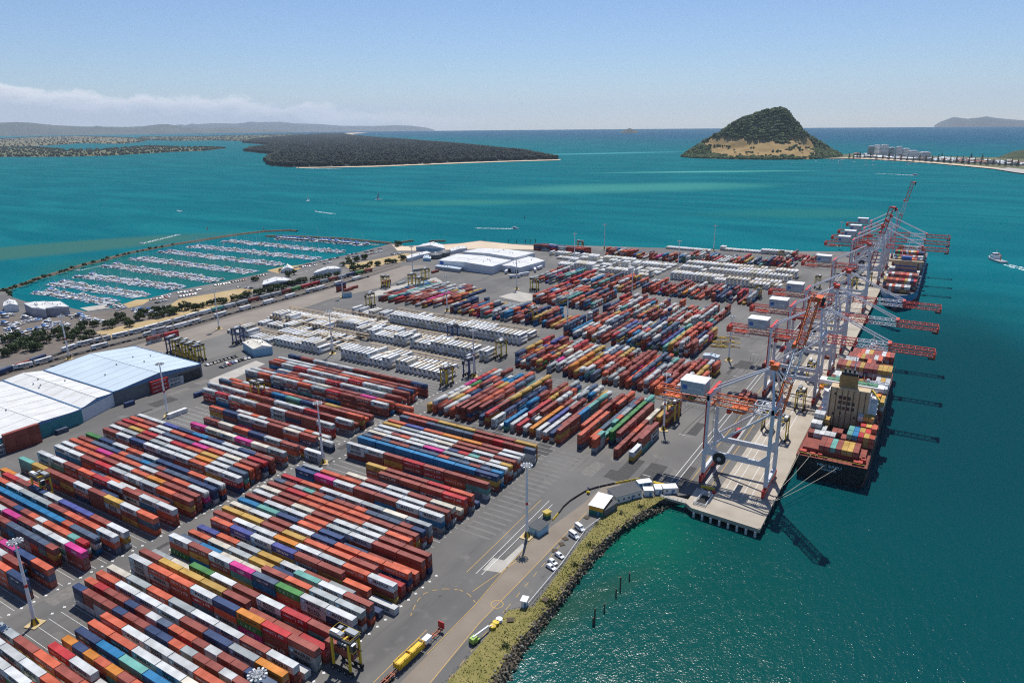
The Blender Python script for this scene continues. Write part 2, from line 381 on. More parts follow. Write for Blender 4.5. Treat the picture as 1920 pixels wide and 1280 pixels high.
for k in range(8):
    q = MB(); x = -78+3.9*k; q.cyl((0,0,-7),(0,0,-1.5),.55,n=12)
    tag(q.build('wharf_pile', mat('pile_concrete', (.5,.5,.48), .8), loc=(x,280.6-.08*(x+79),0)), f'pale round concrete pile under the wharf end, {ordw(k+1)} from the bank', 'pile', 'piles under the wharf end')
# stone bank and grass round the basin
def strip_surface(name, A, B, za, zb, n, nacross, m, rough, kind, seed):
    rg = random.Random(seed); A, B = GP(A, za), GP(B, zb)
    def along(P, t):
        L = [0]; 
        for (x0,y0),(x1,y1) in zip(P,P[1:]): L.append(L[-1]+math.hypot(x1-x0,y1-y0))
        s = t*L[-1]
        for i in range(len(P)-1):
            if s <= L[i+1] or i == len(P)-2:
                f = (s-L[i])/(L[i+1]-L[i]); return (P[i][0]+(P[i+1][0]-P[i][0])*f, P[i][1]+(P[i+1][1]-P[i][1])*f)
    b = MB()
    for i in range(n+1):
        p, q = along(A, i/n), along(B, i/n)
        for j in range(nacross+1):
            f = j/nacross; r_ = rough*(0 if j in (0,) else 1)
            b.v.append((p[0]+(q[0]-p[0])*f+rg.uniform(-1,1)*r_, p[1]+(q[1]-p[1])*f+rg.uniform(-1,1)*r_, za+(zb-za)*f+rg.uniform(-.6,.6)*r_))
    for i in range(n):
        for j in range(nacross):
            a = i*(nacross+1)+j; b.f.append((a,a+nacross+1,a+nacross+2,a+1)); b.m.append(0)
    return b, tag(b.build(name, m, smooth=True), kind=kind)
M_GRASS = mat('bank_grass', (.15,.145,.035), .95, col2=(.27,.225,.08), scale=.3, detail=8, bump=.6, bscale=4)
gb, _ = strip_surface('grass_bank', INNER, MID, .05, -.6, 90, 8, M_GRASS, .22, 'structure', 3)
rb, _ = strip_surface('rock_bank', MID, OUTER, -.6, -4.3, 90, 5, M_ROCK, .45, 'structure', 4)
rg = random.Random(5); b = MB()
for v in rb.v:
    for _ in range(3): b.blob((v[0]+rg.uniform(-1.2,1.2), v[1]+rg.uniform(-1.2,1.2), v[2]+rg.uniform(0,.3)), rg.uniform(.2,.6), rg.choice((0,0,0,0,1)), .75, rg, .35)
tag(b.build('shore_rocks', [M_ROCK, mat('pale_rock', (.20,.185,.155), .9, var=.3, scale=1)]), kind='stuff')
b = MB()
M_TUFT = mat('tuft_green', (.10,.15,.02), .9, col2=(.22,.225,.04), scale=.25); M_TUFT2 = mat('tuft_straw', (.19,.165,.05), .9, col2=(.28,.23,.09), scale=.4)
for v in gb.v:
    for _ in range(7):
        x, y = v[0]+rg.uniform(-1.2,1.2), v[1]+rg.uniform(-1.2,1.2); g_ = 0 if (math.sin(x*.35)+math.sin(y*.3+1)+rg.uniform(-1,1)) > .15 else 1
        h = rg.uniform(.10,.32)*(1.4 if g_ == 0 else 1); a = rg.uniform(0,6.3); d = rg.uniform(.15,.4)
        b.add([(x-d*math.cos(a),y-d*math.sin(a),v[2]-.1),(x+d*math.cos(a),y+d*math.sin(a),v[2]-.1),(x+rg.uniform(-.2,.2),y+rg.uniform(-.2,.2),v[2]+h)], [(0,1,2)], g_)
tag(b.build('bank_grass_tufts', [M_TUFT, M_TUFT2]), kind='stuff')
for i, (px, py) in enumerate([(948,1212),(1032,1128),(1104,1022),(1165,962),(1200,950),(868,1290),(1120,985),(1075,1060)]):
    q = MB(); x, y = G(px, py, -.5)
    for _ in range(160):
        c = Vector((rg.gauss(0,1),rg.gauss(0,1),abs(rg.gauss(.4,.6))))*.85; a = Vector((rg.uniform(-1,1),rg.uniform(-1,1),rg.uniform(-1,1)))*.45; bb = Vector((rg.uniform(-1,1),rg.uniform(-1,1),rg.uniform(-1,1)))*.45
        q.add([tuple(c),tuple(c+a),tuple(c+a+bb),tuple(c+bb)], [(0,1,2,3)])
    tag(q.build('shrub', M_LEAF, loc=(x,y,-.8)), f'dark green shrub on the grass bank, {ordw(i+1)} of the bushes along the basin', 'shrub', 'shrubs on the basin bank')
# ------------------------------------------------------------------ surfaces laid on the ground
poly_mesh('basin_road', GP([(700,1330),(800,1229),(893,1133),(943,1075),(1000,1011),(1050,975),(1093,944),(1130,912),(1165,905),(1150,925),(1100,962),(1040,1023),(973,1093),(900,1167),(800,1290),(760,1330)]), .008, M_ROAD)
poly_mesh('rail_apron', GP([(-60,740),(150,680),(330,625),(450,589),(600,548),(690,520),(760,498),(800,497),(730,535),(620,560),(520,594),(400,632),(300,664),(150,718),(-60,790)]), .008, M_TAN)
poly_mesh('rail_bed', GP([(-60,712),(150,655),(330,603),(450,568),(600,530),(690,504),(740,490),(760,497),(690,519),(600,547),(450,588),(330,624),(150,679),(-60,738)]), .012, mat('ballast', (.15,.13,.11), .95, var=.25, scale=.6))
poly_mesh('reserve_grass', GP([(312,576),(335,561),(420,546),(451,541),(478,543),(455,556),(425,568),(370,585),(335,592)]), .008, M_DRY)
poly_mesh('east_reserve_grass', GP([(645,497),(690,489),(760,475),(800,478),(770,487),(700,503),(660,508)]), .009, M_DRY)
poly_mesh('west_reserve_grass', GP([(180,622),(260,604),(330,590),(420,566),(450,560),(300,603),(200,636)]), .010, M_DRY)
poly_mesh('marina_green', GP([(500,507),(530,500),(570,496),(560,505),(520,512)]), .008, M_DRY)
poly_mesh('marina_corner_grass', GP([(231,570),(255,562),(285,560),(268,571),(240,577)]), .008, M_DRY)
poly_mesh('boat_ramp', GP([(165,583),(206,577),(200,570),(150,577)], -.5), -.5, M_CONC)
poly_mesh('boat_yard', GP([(-60,600),(30,590),(140,590),(240,580),(300,590),(200,640),(60,680),(-60,690)]), .008, mat('yard_gravel', (.12,.10,.085), .9, col2=(.17,.145,.12), scale=.1))
poly_mesh('wash_slab', GP([(683,553),(720,540),(817,520),(830,528),(770,546),(690,557)]), .010, M_CONC)
poly_mesh('sorting_slab', GP([(935,556),(970,546),(1002,552),(997,563),(978,566)]), .010, M_CONC)
poly_mesh('pale_yard_slab', GP([(392,712),(480,676),(497,682),(420,718),(397,722)]), .010, M_CONC)
poly_mesh('beach', GP([(735,459),(760,462),(800,460),(860,457),(900,452),(960,458),(1000,461),(1010,468),(900,466),(800,470),(745,470)], -.02), .012, M_SAND)
poly_mesh('island_slab', GP([(905,1068),(925,1045),(945,1050),(980,1018),(985,1024),(940,1073)]), .014, M_CONC)
for k in range(46):                                                                 # repaired patches and darker wheel paths in the paving
    x, y = R.choice(((R.uniform(-138,-100), R.uniform(320,620)),(R.uniform(-262,-255),R.uniform(90,560)),(R.uniform(-420,-395),R.uniform(190,330)),(R.uniform(-250,-90),R.uniform(290,305)))); a, b_ = R.uniform(1,5), R.uniform(3,16)
    poly_mesh('asphalt_patch', [(x-a,y-b_),(x+a,y-b_),(x+a,y+b_),(x-a,y+b_)], .003+.0001*k, R.choice((mat('patch_dark',(.062,.06,.058),.9,var=.25,scale=.6),mat('patch_pale',(.165,.155,.14),.9,var=.2,scale=.6))))
tyre = MB()
for k in range(14):
    x, y = R.uniform(-138,-102), R.uniform(320,600); L_ = R.uniform(14,50); bend = R.uniform(-.12,.12)
    for o in (-1.2,1.2):
        P = [(x+o+bend*L_*(t/8)**2, y+L_*t/8) for t in range(9)]
        for (x0,y0),(x1,y1) in zip(P,P[1:]): tyre.add([(x0-.22,y0,.013),(x0+.22,y0,.013),(x1+.22,y1,.013),(x1-.22,y1,.013)], [(0,1,2,3)])
tag(tyre.build('tyre_marks', mat('tyre_rubber',(.062,.059,.056),.9,var=.3,scale=.8)), kind='structure')
# ------------------------------------------------------------------ painted lines
lines = MB()
def line(pts, wd=.18, m=0, z=.02, dash=None):
    pts = [Vector((*G(*p),0)) if len(p) == 2 else Vector(p) for p in pts]
    for p, q in zip(pts, pts[1:]):
        d = q-p; L = d.length
        if L < .01: continue
        d /= L; u = Vector((-d.y,d.x,0))*wd/2; segs = [(0,L)]
        if dash: segs = [(t,min(L,t+dash[0])) for t in np.arange(0,L,dash[0]+dash[1])]
        for a, c in segs:
            A, B = p+d*a, p+d*c
            lines.add([(A.x-u.x,A.y-u.y,z),(A.x+u.x,A.y+u.y,z),(B.x+u.x,B.y+u.y,z),(B.x-u.x,B.y-u.y,z)], [(3,2,1,0)], m)
X = lambda x, y: (x, y, 0)
for x, m in ((-95.5,0),(-93,0),(-87.5,1),(-80.8,0),(-80.2,0),(-77.5,1)): line([X(x,300), X(x,1030)], .25, m, .2 if x > -83 else .02)
for x in (-71,-67.5,-62.5,-59): line([X(x,300), X(x,1030)], .22, 0, .17)
for k in range(14): line([X(-110,300+k*55), X(-106,300+k*55)], .3, 0)
for p in ([(875,1072),(1015,936)], [(800,1226),(893,1131),(943,1072),(1000,1009)], [(800,1287),(900,1166),(973,1092),(1040,1022),(1100,960)], [(886,1108),(985,1040)], [(700,1279),(800,1180)]): line(p, .2, 1)
line([(892,1075),(1030,938)], .2, 0); line([(903,1077),(1036,945)], .2, 0)
line([(840,1275),(905,1193),(950,1140),(1000,1080),(1060,1010)], .18, 1, dash=(3,4))
arc = [(770,1154),(776,1138),(784,1124),(795,1112),(812,1106),(835,1103),(862,1105),(880,1114),(893,1131)]
line(arc, .22, 1, dash=(1.6,1.8))
cx, cy = G(932,1132)
line([X(cx+2.2*math.cos(a*math.pi/12), cy+2.2*math.sin(a*math.pi/12)) for a in range(25)], .22, 1, .024)
for k in range(-17, 60):                                                            # slot numbers at the row ends
    for x in (-147.5, -251.8, -264.5):
        if k > 10 and x == -147.5: continue
        y = 141.0+4.18*k; line([X(x,y-.5),X(x,y+.5)], .5, 0); line([X(x-.7,y),X(x+.7,y)], .25, 0, .024)
for k in range(-17, 62):                                                            # long slot lines under the stacks
    y = 141+4.18*(k+.5)
    line([X(-380,y),X(-265,y)], .12, 0); line([X(-250,y),X(-160,y)], .12, 0)
for k in range(11): line([(990+k*9,862+0*k),(1010+k*9,872)], .01, 0)
for k in range(22):                                                                 # pale hatch on the apron beside the far foreground block
    y = 214+k*4.18; line([X(-158,y),X(-143,y+.0)], 1.3, 2, .018)
sp_ = G(440,560)
for k in range(26):
    a = G(310+k*10.5, 588-k*3.2); line([X(a[0],a[1]+8), X(a[0]-2,a[1]+14)], .3, 0)
tag(lines.build('road_markings', [M_LINEW, M_LINEY, mat('pale_patch', (.16,.155,.145), .85)]), kind='structure')
for i, s in enumerate(([(-60,722),(150,665),(330,611),(450,576),(600,537),(700,509),(745,494)], [(-60,735),(150,677),(330,621),(450,585),(600,545),(690,517),(750,500)])):
    t = MB(); P = [Vector((*G(*p),0)) for p in s]
    for a, c in zip(P, P[1:]):
        u = (c-a).normalized(); nrm = Vector((-u.y,u.x,0))
        for o in (-.55,.55): t.bar(a+nrm*o+Vector((0,0,.12)), c+nrm*o+Vector((0,0,.12)), .12, 0)
    tag(t.build('railway_track', mat('rail_steel', (.16,.12,.10), .5)), kind='structure')
# ------------------------------------------------------------------ shipping containers
PC = dict(W=(.60,.61,.60), E=(.68,.62,.50), G=(.36,.39,.39), O=(.66,.115,.04), R=(.33,.065,.04), S=(.55,.018,.022), B=(.022,.055,.16), D=(.085,.125,.20), C=(.0,.20,.44),
          Y=(.60,.36,.06), P=(.70,.03,.27), N=(.06,.26,.05), T=(.14,.42,.36), H=(.74,.25,.012), L=(.065,.085,.34), K=(.80,.80,.78))
PN = dict(W='white', E='cream', G='silver grey', O='orange red', R='rust brown', S='bright red', B='navy blue', D='slate blue', C='sky blue', Y='mustard yellow', P='magenta pink', N='green', T='mint green', H='orange', L='royal blue', K='clean white')
PM = {k: paint('paint_'+PN[k].replace(' ','_'), tuple((.80 if k in 'WEGK' else .72)*q for q in c), rust=.9 if k in 'WEG' else .45, fade=.45 if k in 'ORLDB' else .35) for k, c in PC.items()}
KEYS = ''.join(PC)
M_LETW = mat('lettering_white', (.75,.75,.74), .6); M_LETK = mat('lettering_dark', (.03,.035,.045), .6); M_STAR = mat('logo_blue', (.13,.42,.62), .5)
M_GOLD = mat('lettering_ochre', (.08,.05,.02), .6)
def text_tris(s, size, bold=1.0):
    c = bpy.data.curves.new('t', 'FONT'); c.body = s; c.size = size; c.resolution_u = 1; c.offset = .012*size*bold
    o = bpy.data.objects.new('t', c); COL.objects.link(o); dg = bpy.context.evaluated_depsgraph_get()
    me = o.evaluated_get(dg).to_mesh(); me.calc_loop_triangles()
    vs = [(v.co.x, v.co.y) for v in me.vertices]; fs = [tuple(t.vertices) for t in me.loop_triangles]
    o.evaluated_get(dg).to_mesh_clear(); bpy.data.objects.remove(o); bpy.data.curves.remove(c)
    x0, x1 = min(v[0] for v in vs), max(v[0] for v in vs)
    return [(x-x0, y) for x, y in vs], fs, x1-x0
def letter(b, s, x, z, size, m, y, flip=False, width=None, rel=None):
    "lettering on the long side: x grows to the reader's right, side at y (flip for the +y side)"
    vs, fs, w_ = text_tris(s, size) if s not in TXT else TXT[s]
    TXT[s] = (vs, fs, w_)
    k = (width/w_) if width else 1
    pts = [(x+vx*k, y, z+vy*k) if not flip else (-(x+vx*k), y, z+vy*k) for vx, vy in vs]
    b.add(pts, fs, m)
TXT = {}
H40, H20, L40, L20, CW = 2.72, 2.6, 12.19, 6.06, 2.44
def star(b, cx, cz, r, m, y, flip):
    pts = [(cx+(r if i%2 == 0 else r*.5)*math.sin(i*math.pi/7), cz+(r if i%2 == 0 else r*.5)*math.cos(i*math.pi/7)) for i in range(14)]
    vs = [(cx,cz)]+pts; b.add([((x if not flip else -x), y, z) for x, z in vs], [(0,1+i,1+(i+1)%14) for i in range(14)], m)
def lettering_mesh(style, L):
    "0 white letters, 1 dark letters, 2 pale blue, 3 ochre"
    b = MB(); h = H40 if L > 8 else H20; e = CW/2+.015
    for flip, y in ((False,-e),(True,e)):
        q = lambda x0,x1,z0,z1,m: b.add([((x if not flip else -x),y,z) for x,z in ((x0,z0),(x1,z0),(x1,z1),(x0,z1))], [(0,1,2,3)], m)
        if style == 'star':
            q(-L*.44,-L*.44+1.5,.75,2.25,2); star(b,-L*.44+.75,1.5,.62,0,y*1.004,flip); letter(b,'MAERSK',-L*.27,.80,1.65,1,y,flip,L*.60)
        elif style == 'stars':
            q(-L*.44,-L*.44+1.5,.75,2.25,2); star(b,-L*.44+.75,1.5,.62,0,y*1.004,flip); letter(b,'MAERSK',-L*.22,1.42,1.3,1,y,flip,L*.5); letter(b,'SEALAND',-L*.22,.34,1.3,1,y,flip,L*.5)
        elif style == 'hs':
            letter(b,'HAMBURG',-L*.42,1.05,1.3,0,y,flip,L*.38); letter(b,'SÜD',L*.16,1.05,1.3,0,y,flip,L*.22)
            for a in (-1,1): b.add([((x if not flip else -x),y,z) for x,z in ((L*.02-.5*a,1.5+.8*a),(L*.02-.5*a+.2,1.5+.8*a),(L*.02+.75,1.52),(L*.02+.55,1.48))], [(0,1,2,3)], 0)
        elif style == 'one': letter(b,'ONE',-L*.14,.65,1.9,0,y,flip,L*.3)
        elif style == 'uasc':
            for i, ch in enumerate('UASC'): letter(b,ch,-L*.36+i*L*.18,.75,1.5,0,y,flip)
        elif style == 'hapag': q(-L*.40,-L*.40+1.2,.8,1.9,3); letter(b,'Hapag-Lloyd',-L*.24,.85,1.4,3,y,flip,L*.56)
        elif style == 'msc': letter(b,'MSC',-L*.06,.8,.9,3,y,flip,L*.14)
        elif style == 'saf': letter(b,'Safmarine',-L*.28,.8,1.5,0,y,flip,L*.55)
        elif style == 'cma': letter(b,'CMA CGM',-L*.30,.85,1.3,0,y,flip,L*.5)
        elif style == 'reg': letter(b,'45G1',L*.36,2.0,.3,0,y,flip); letter(b,'TGHU',L*.28,2.3,.3,0,y,flip)
    return b
STYLE = {'W':['star','star','stars'], 'G':['star'], 'K':['star'], 'E':['star',None], 'O':['hs','hs',None], 'R':[None,None,'hs',None], 'S':['hs'], 'P':['one'], 'N':['uasc'], 'H':['hapag'], 'Y':['msc'], 'L':['saf'], 'B':['cma',None], 'D':[None,'cma'], 'C':[None], 'T':[None]}
LET_MATS = [M_LETW, M_LETK, M_STAR, M_GOLD]
def body_mb(L, h, fine):
    "ribbed steel box between corner posts and rails; doors are a mesh of their own at the +x end"
    b = MB(); x, y = L/2, CW/2; p = .14
    for sx in (-1,1):
        for sy in (-1,1): b.box(*sorted((sx*x,sx*(x-p))), *sorted((sy*y,sy*(y-p))), .02, h, 0)
    for sy in (-1,1):
        b.box(-x+p,x-p,*sorted((sy*y,sy*(y-.10))),h-.13,h,0); b.box(-x+p,x-p,*sorted((sy*y,sy*(y-.10))),.02,.17,0)
    for sx in (-1,1): b.box(*sorted((sx*x,sx*(x-.10))),-y+p,y-p,h-.13,h,0)
    n = int(L/.52) if fine else 1
    for sy in (-1,1):                                                    # corrugated side panels
        prev = None; vs = []; fs = []
        xs = [-x+p+(2*x-2*p)*i/(2*n) for i in range(2*n+1)]
        for i, xx in enumerate(xs):
            o = y-(.035 if (i//1)%2 else .085) if fine else y-.05
            vs += [(xx,sy*o,.17),(xx,sy*o,h-.13)]
            if i: k = 2*i; fs.append((k-2,k,k+1,k-1) if sy < 0 else (k-2,k-1,k+1,k))
        b.add(vs, fs, 0)
    n = int(L/1.05) if fine else 1; vs = []; fs = []
    for i in range(2*n+1):                                               # roof sheet with shallow ribs
        xx = -x+.1+(2*x-.2)*i/(2*n); z = h-(.045 if i%2 else .02) if fine else h-.03
        vs += [(xx,-y+.1,z),(xx,y-.1,z)]
        if i: k = 2*i; fs.append((k-2,k,k+1,k-1))
    b.add(vs, fs, 0)
    b.box(-x+.06,-x+.1,-y+p,y-p,.05,h-.13,0); b.box(-x+.1,x-.1,-y+.1,y-.1,.05,.12,0)
    return b
def door_mb(L, h):
    b = MB(); x, y = L/2-.04, CW/2-.15
    for s in (-1,1):
        b.box(x-.05,x,*sorted((s*.02,s*y)),.14,h-.15,0)
        for f in (.3,.72):
            b.box(x+.002,x+.045,s*y*f-.035,s*y*f+.035,.16,h-.17,1)
            b.box(x+.01,x+.06,s*y*f-.16,s*y*f+.10,1.05,1.15,1)
    return b
_mesh = {}
def share(key, mb_fn, mats, name):
    if key not in _mesh:
        b = mb_fn(); me = bpy.data.meshes.new(name); me.from_pydata(b.v, [], b.f)
        for m in mats: me.materials.append(m)
        me.polygons.foreach_set('material_index', b.m); me.update(); _mesh[key] = me
    return _mesh[key]
def mesh_obj(name, me, parent=None):
    o = bpy.data.objects.new(name, me); COL.objects.link(o); o.parent = parent
    return o
_bb = {}
def container_thing(c, name='shipping_container', cat='shipping container', parts=True, fine=True):
    x, y, z, L, rot, col, sty = c['x'], c['y'], c['z'], c['L'], c['rot'], c['col'], c['sty']; h = H40 if L > 8 else H20
    kb = ('b',L,col,fine)
    if kb not in _mesh:
        if (L,fine) not in _bb: _bb[(L,fine)] = body_mb(L,h,fine)
        share(kb, lambda: _bb[(L,fine)], [PM[col]], 'container_body')
    o = mesh_obj(name, _mesh[kb]); o.location = (x,y,z); o.rotation_euler.z = rot
    d = mesh_obj('door', share(('d',L,col), lambda: door_mb(L,h), [PM[col], M_GREY], 'container_door'), o)
    if sty: mesh_obj('lettering', share(('l',L,sty), lambda: lettering_mesh(sty,L), LET_MATS, 'container_lettering'), o)
    tag(o, c['label'], cat, c['group'])
    return o
CONT = []                                                   # every container: dicts, sorted out below
OCC = {}                                                    # stack heights by (lane key, cell)
def put(x, y, z, L, rot, col, block, lane, idx, tier, top, expo, lab=None):
    sty = R.choice(STYLE.get(col, [None])) if L > 8 else (None if R.random() < .6 else 'reg')
    CONT.append(dict(x=x,y=y,z=z,L=L,rot=rot,col=col,sty=sty,block=block,lane=lane,idx=idx,tier=tier,top=top,expo=expo,lab=lab))
MIX = 'WWWWWGGEOOOOORRRRRRRRRSBBDDCYY'*3+'TTTPHNL'
def mix(): return R.choice(MIX)
def lane_x(block, k, x0, spec, pitch=4.18, lo_mix=MIX):
    "one lane of stacks along x; spec: digits set the tier count, capitals 40 ft, small letters 20 ft, '.' an empty slot (filled lower)"
    y = 141.0+pitch*k; t = 3; x = x0; idx = 0; H = []
    for ch in spec:
        if ch.isdigit(): t = int(ch); continue
        if ch == '_': x += 12.55; H.append((x-12.55,x,0)); continue
        L = L40 if ch.isupper() else L20; step = 12.55 if ch.isupper() else 6.275; idx += 1
        h = H40 if L > 8 else H20
        for q in range(t):
            c = ch.upper() if q == t-1 else (ch.upper() if ch in 'cC' and R.random() < .5 else R.choice(lo_mix))
            put(x+step/2, y, q*h, L, 0, c, block, k, idx, q+1, q == t-1, None)
        H.append((x,x+step,t)); x += step
    OCC[(block,k)] = H
C2 = {-17:(-262.3,'GBWWOWOR'),-16:(-249.8,'WWWORWGR'),-15:(-249.8,'GROROWRR'),-14:(-224.6,'SW2WOWR'),-13:(-224.6,'hbhohrogrweb'),-12:(-224.6,'BCTCWO'),-11:(-224.6,'OOWWEW'),-10:(-224.6,'OWWWOO'),
 -9:(-249.8,'brrrbrrbbogrrwrb'),-8:(-249.8,'osrrbrwdoorwrrbd'),-7:(-249.8,'OWWWRBGH'),-6:(-249.8,'EGOGWWRW'),-5:(-162.2,'1W'),
 -4:(-249.6,'WOOWBHSR'),-3:(-249.6,'RYYYR2RRS'),-2:(-249.6,'2GE3NWRWSR'),-1:(-162,'1S'),
 0:(-249.6,'WRWPDNWW'),1:(-249.6,'2DCEE3ROGG'),2:(-249.6,'2OEGYB3TWR'),3:(-249.6,'2LOGYWRG1B'),4:(-246,'3OLWLRR2O1W'),5:(-249.8,'RWWHWGOW'),6:(-249.8,'YYRYOOR2S'),7:(-249.9,'EWRWBOOO'),8:(-250,'CTBO3B2BRO'),
 9:(-250.3,'RWWOGWRR'),10:(-250.4,'WRERWWRR'),11:(-250.6,'EROOOWO'),12:(-250.6,'RSOOORR'),13:(-250.6,'drgtrdrrodddrb'),14:(-250.6,'SOWWGEG'),16:(-250.4,'BPWRRWW'),17:(-250.4,'GOOWWWR'),
 18:(-225.6,'ERWRE'),19:(-199.5,'2ryoree'),20:(-212.8,'RRRS'),21:(-224.4,'YRRSO'),22:(-224.4,'2yyoorryyr1b'),
 24:(-249.4,'WWRSRRR'),26:(-249.5,'CCCCCCB'),27:(-250,'drdrrdddoddrdc'),28:(-250,'EWWPGWW'),29:(-250,'wwrowwwwbstrwy'),30:(-250.2,'WWWERWR'),31:(-250.4,'YGWWRRW'),32:(-250.4,'OLOHHRW'),33:(-237,'2RWGOR'),34:(-249,'drrdddddrrsrrd'[:14]),35:(-250.4,'OOYYRRY')}
C1 = {-11:(-367,'RWOBRWOB'),-10:(-367,'2WOR3DBWR'),-9:(-367,'3WROWRPBO'),-7:(-379.7,'wrrbrrorrrdddddr'),-6:(-367,'GRWPRWWP'),-5:(-379.7,'rwobrorrbrowooots'),-4:(-379.7,'wocccccccccccoddd'),-3:(-379.7,'GOWGGROOW'),-2:(-367,'SRBWLLRW'),-1:(-379.7,'2HWO'),
 1:(-378.8,'TYRRWRYWO'),2:(-328,'1R2B'),3:(-378.2,'WWROSWRWW'),4:(-340,'2bdOWRR'),5:(-378.5,'WWRSGWGOR'),6:(-379.7,'WOORWOHRR'),7:(-379.7,'OOPOOWROW'),8:(-379.4,'rrdddboddcdrdddbbb'),9:(-379.4,'NBWOWBBOW'),
 11:(-378,'RWBWWWOWW'),12:(-379,'WGRGWWHWD'),13:(-380.2,'RYSWSOYWO'),14:(-381,'SOWDDPOER'),15:(-380.5,'ORWOSWWWS'),16:(-380.2,'WWLBCBWBR'),17:(-343,'2wswebwsewrw'),18:(-343,'PEEPEG'),20:(-343,'REOBGR'),21:(-305,'2RORW'),22:(-292,'1wOw'),
 23:(-355.2,'OBWWRER'),24:(-348,'2woowgrwwwcwyew'),25:(-342,'2wwowrrrwwoww'),27:(-384.8,'WSWWRWRRW'),28:(-367,'2ROWWRR'),29:(-391.3,'WWWRRWWSRW'),30:(-379,'2WWORRTORR'),31:(-391,'DOORCTBRRO'),32:(-392,'2BBOWRPRRRO'),33:(-392,'2OWWRORRYRR'),
 36:(-391.2,'WOWWOGSRRW'),37:(-391,'WWOOWERRPO'),38:(-392,'2RWOOWRRbcwwRO'),39:(-391.2,'2RBR3WWSWWWR'),40:(-379,'2WROWROWWR'),41:(-392.3,'RWSWWWSWWR'),42:(-392.5,'OWWOROORRB'),43:(-393.4,'WWWRRWWORR'),45:(-391.5,'BRWWWRRRRB')}
C1NAMES = [(-99,-1,'left-edge block'),(0,9,'block behind left carrier'),(10,17,'block before white trailer'),(18,26,'block beside white trailer'),(27,34,'block under hoisting carrier'),(35,99,'block by reefer stacks')]
C2NAMES = [(-99,-5,'bottom-edge block'),(-4,-1,'block behind near carrier'),(0,14,'long apron block'),(15,17,'pink-ended double row'),(18,22,'short block by mast'),(23,99,'block by apron mast')]
for k, (x0, s) in C2.items(): lane_x('c2', k, x0, s)
for k, (x0, s) in C1.items(): lane_x('c1', k, x0, s)
def lane_y(block, k, x, y0, y1, tmin=1, tmax=3, gap=.08, mixs=MIX, p20=.22, cols=None):
    y = y0; idx = 0; H = []
    small = R.random() < p20; t = R.randint(tmin,tmax); run = None
    while y < y1-5.5:
        L, step = (L20, 6.275) if (small or y > y1-12) else (L40, 12.55); idx += 1; h = H40 if L > 8 else H20
        if R.random() < .28: t = max(tmin, min(tmax, t+R.choice((-1,1,1,-1,0))))
        if R.random() < gap*.5: y += step; H.append((y-step,y,0)); continue
        if run is None or R.random() < .4: run = R.choice(mixs)
        for q in range(t):
            put(x, y+step/2, q*h, L, math.pi/2 if R.random() < .5 else -math.pi/2, run if (q == t-1 or R.random() < .25) else R.choice(mixs), block, k, idx, q+1, q == t-1, None)
        H.append((y,y+step,t)); y += step
    OCC[(block,k)] = H
def block_y(block, x0, x1, y0, y1, tmin=1, tmax=3, pitch=4.18, mixs=MIX, jag=.25, skip=(), p20=.22):
    n = int((x1-x0)/pitch+.5)
    for k in range(n+1):
        if k in skip: continue
        lane_y(block, k, x0+1.22+k*pitch, y0+(R.choice((0,0,6.3,12.55)) if R.random() < jag else 0), y1-(R.choice((0,6.3)) if R.random() < jag else 0), tmin, tmax, mixs=mixs, p20=p20)
block_y('p', -251, -123, 309.5, 389, 2, 3, skip=(12,22))
block_y('q', -251.5, -122, 406, 471.5, 2, 3)
block_y('r', -252, -149, 488.5, 554, 2, 4)
block_y('r2', -255, -158, 571, 637, 1, 3)
block_y('s', -255, -150, 666, 719, 1, 3)
block_y('t', -378, -271, 506, 555, 1, 3, mixs=MIX+'C'*12+'B'*12)
block_y('u', -331, -271, 576, 639, 2, 3)
block_y('w', -379, -269, 658, 720, 1, 3)
block_y('v', -471, -398, 508, 600, 1, 2, jag=.9, mixs=MIX+'PPPRRRR')
block_y('far', -380, -268, 844, 872, 1, 3, pitch=4.3)
block_y('farh', -271, -150, 863, 912, 1, 3, pitch=4.3, mixs=MIX+'RRSO')
block_y('fari', -166, -134, 922, 968, 1, 3, pitch=5)
for k, xx in ((0,-479),(1,-477),(2,-473)): 
    for i in range(6):
        for q in range(3): put(xx+6+i*12.55, 838+k*5.2, q*H40, L40, 0, R.choice('RRBDOWSL'), 'farrow', k, i+1, q+1, q==2, None)
    OCC[('farrow',k)] = [(xx,xx+76,3)]
# empty tank and flat stacks are left to their own builders; now rank what the camera sees
for c in CONT:
    px, py, d = project((c['x'],c['y'],c['z']+2)); c['d'] = d; c['in'] = -25 < px < 1945 and -25 < py < 1300
    along = c['rot'] == 0; H_ = OCC.get((c['block'],c['lane']-1),[]) if along else OCC.get((c['block'],c['lane']+1),[])
    a = c['x'] if along else c['y']; nb = max([t for x0,x1,t in H_ if x0 <= a <= x1] or [0])
    own = OCC[(c['block'],c['lane'])]; nxt = a+(c['L']*.5+4 if along else -(c['L']*.5+4)); ne = max([t for x0,x1,t in own if x0 <= nxt <= x1] or [0])
    side = 1.0 if nb < c['tier'] else (.32 if nb == c['tier'] else .0); end = 1.0 if ne < c['tier'] else 0.0
    top = 1.0 if c['top'] else 0.0
    c['score'] = (c['L']*2.44*.55*top + c['L']*2.7*.6*side + 2.44*2.7*.45*end)/d**2 if c['in'] else 0
    c['side'] = side; c['end'] = end
vis = sorted([c for c in CONT if c['score'] > 0], key=lambda c: -c['score'])
PICK = vis[:300]
for c in PICK: c['own'] = True
TIER = {1:'bottom tier',2:'second tier',3:'third tier',4:'fourth tier'}
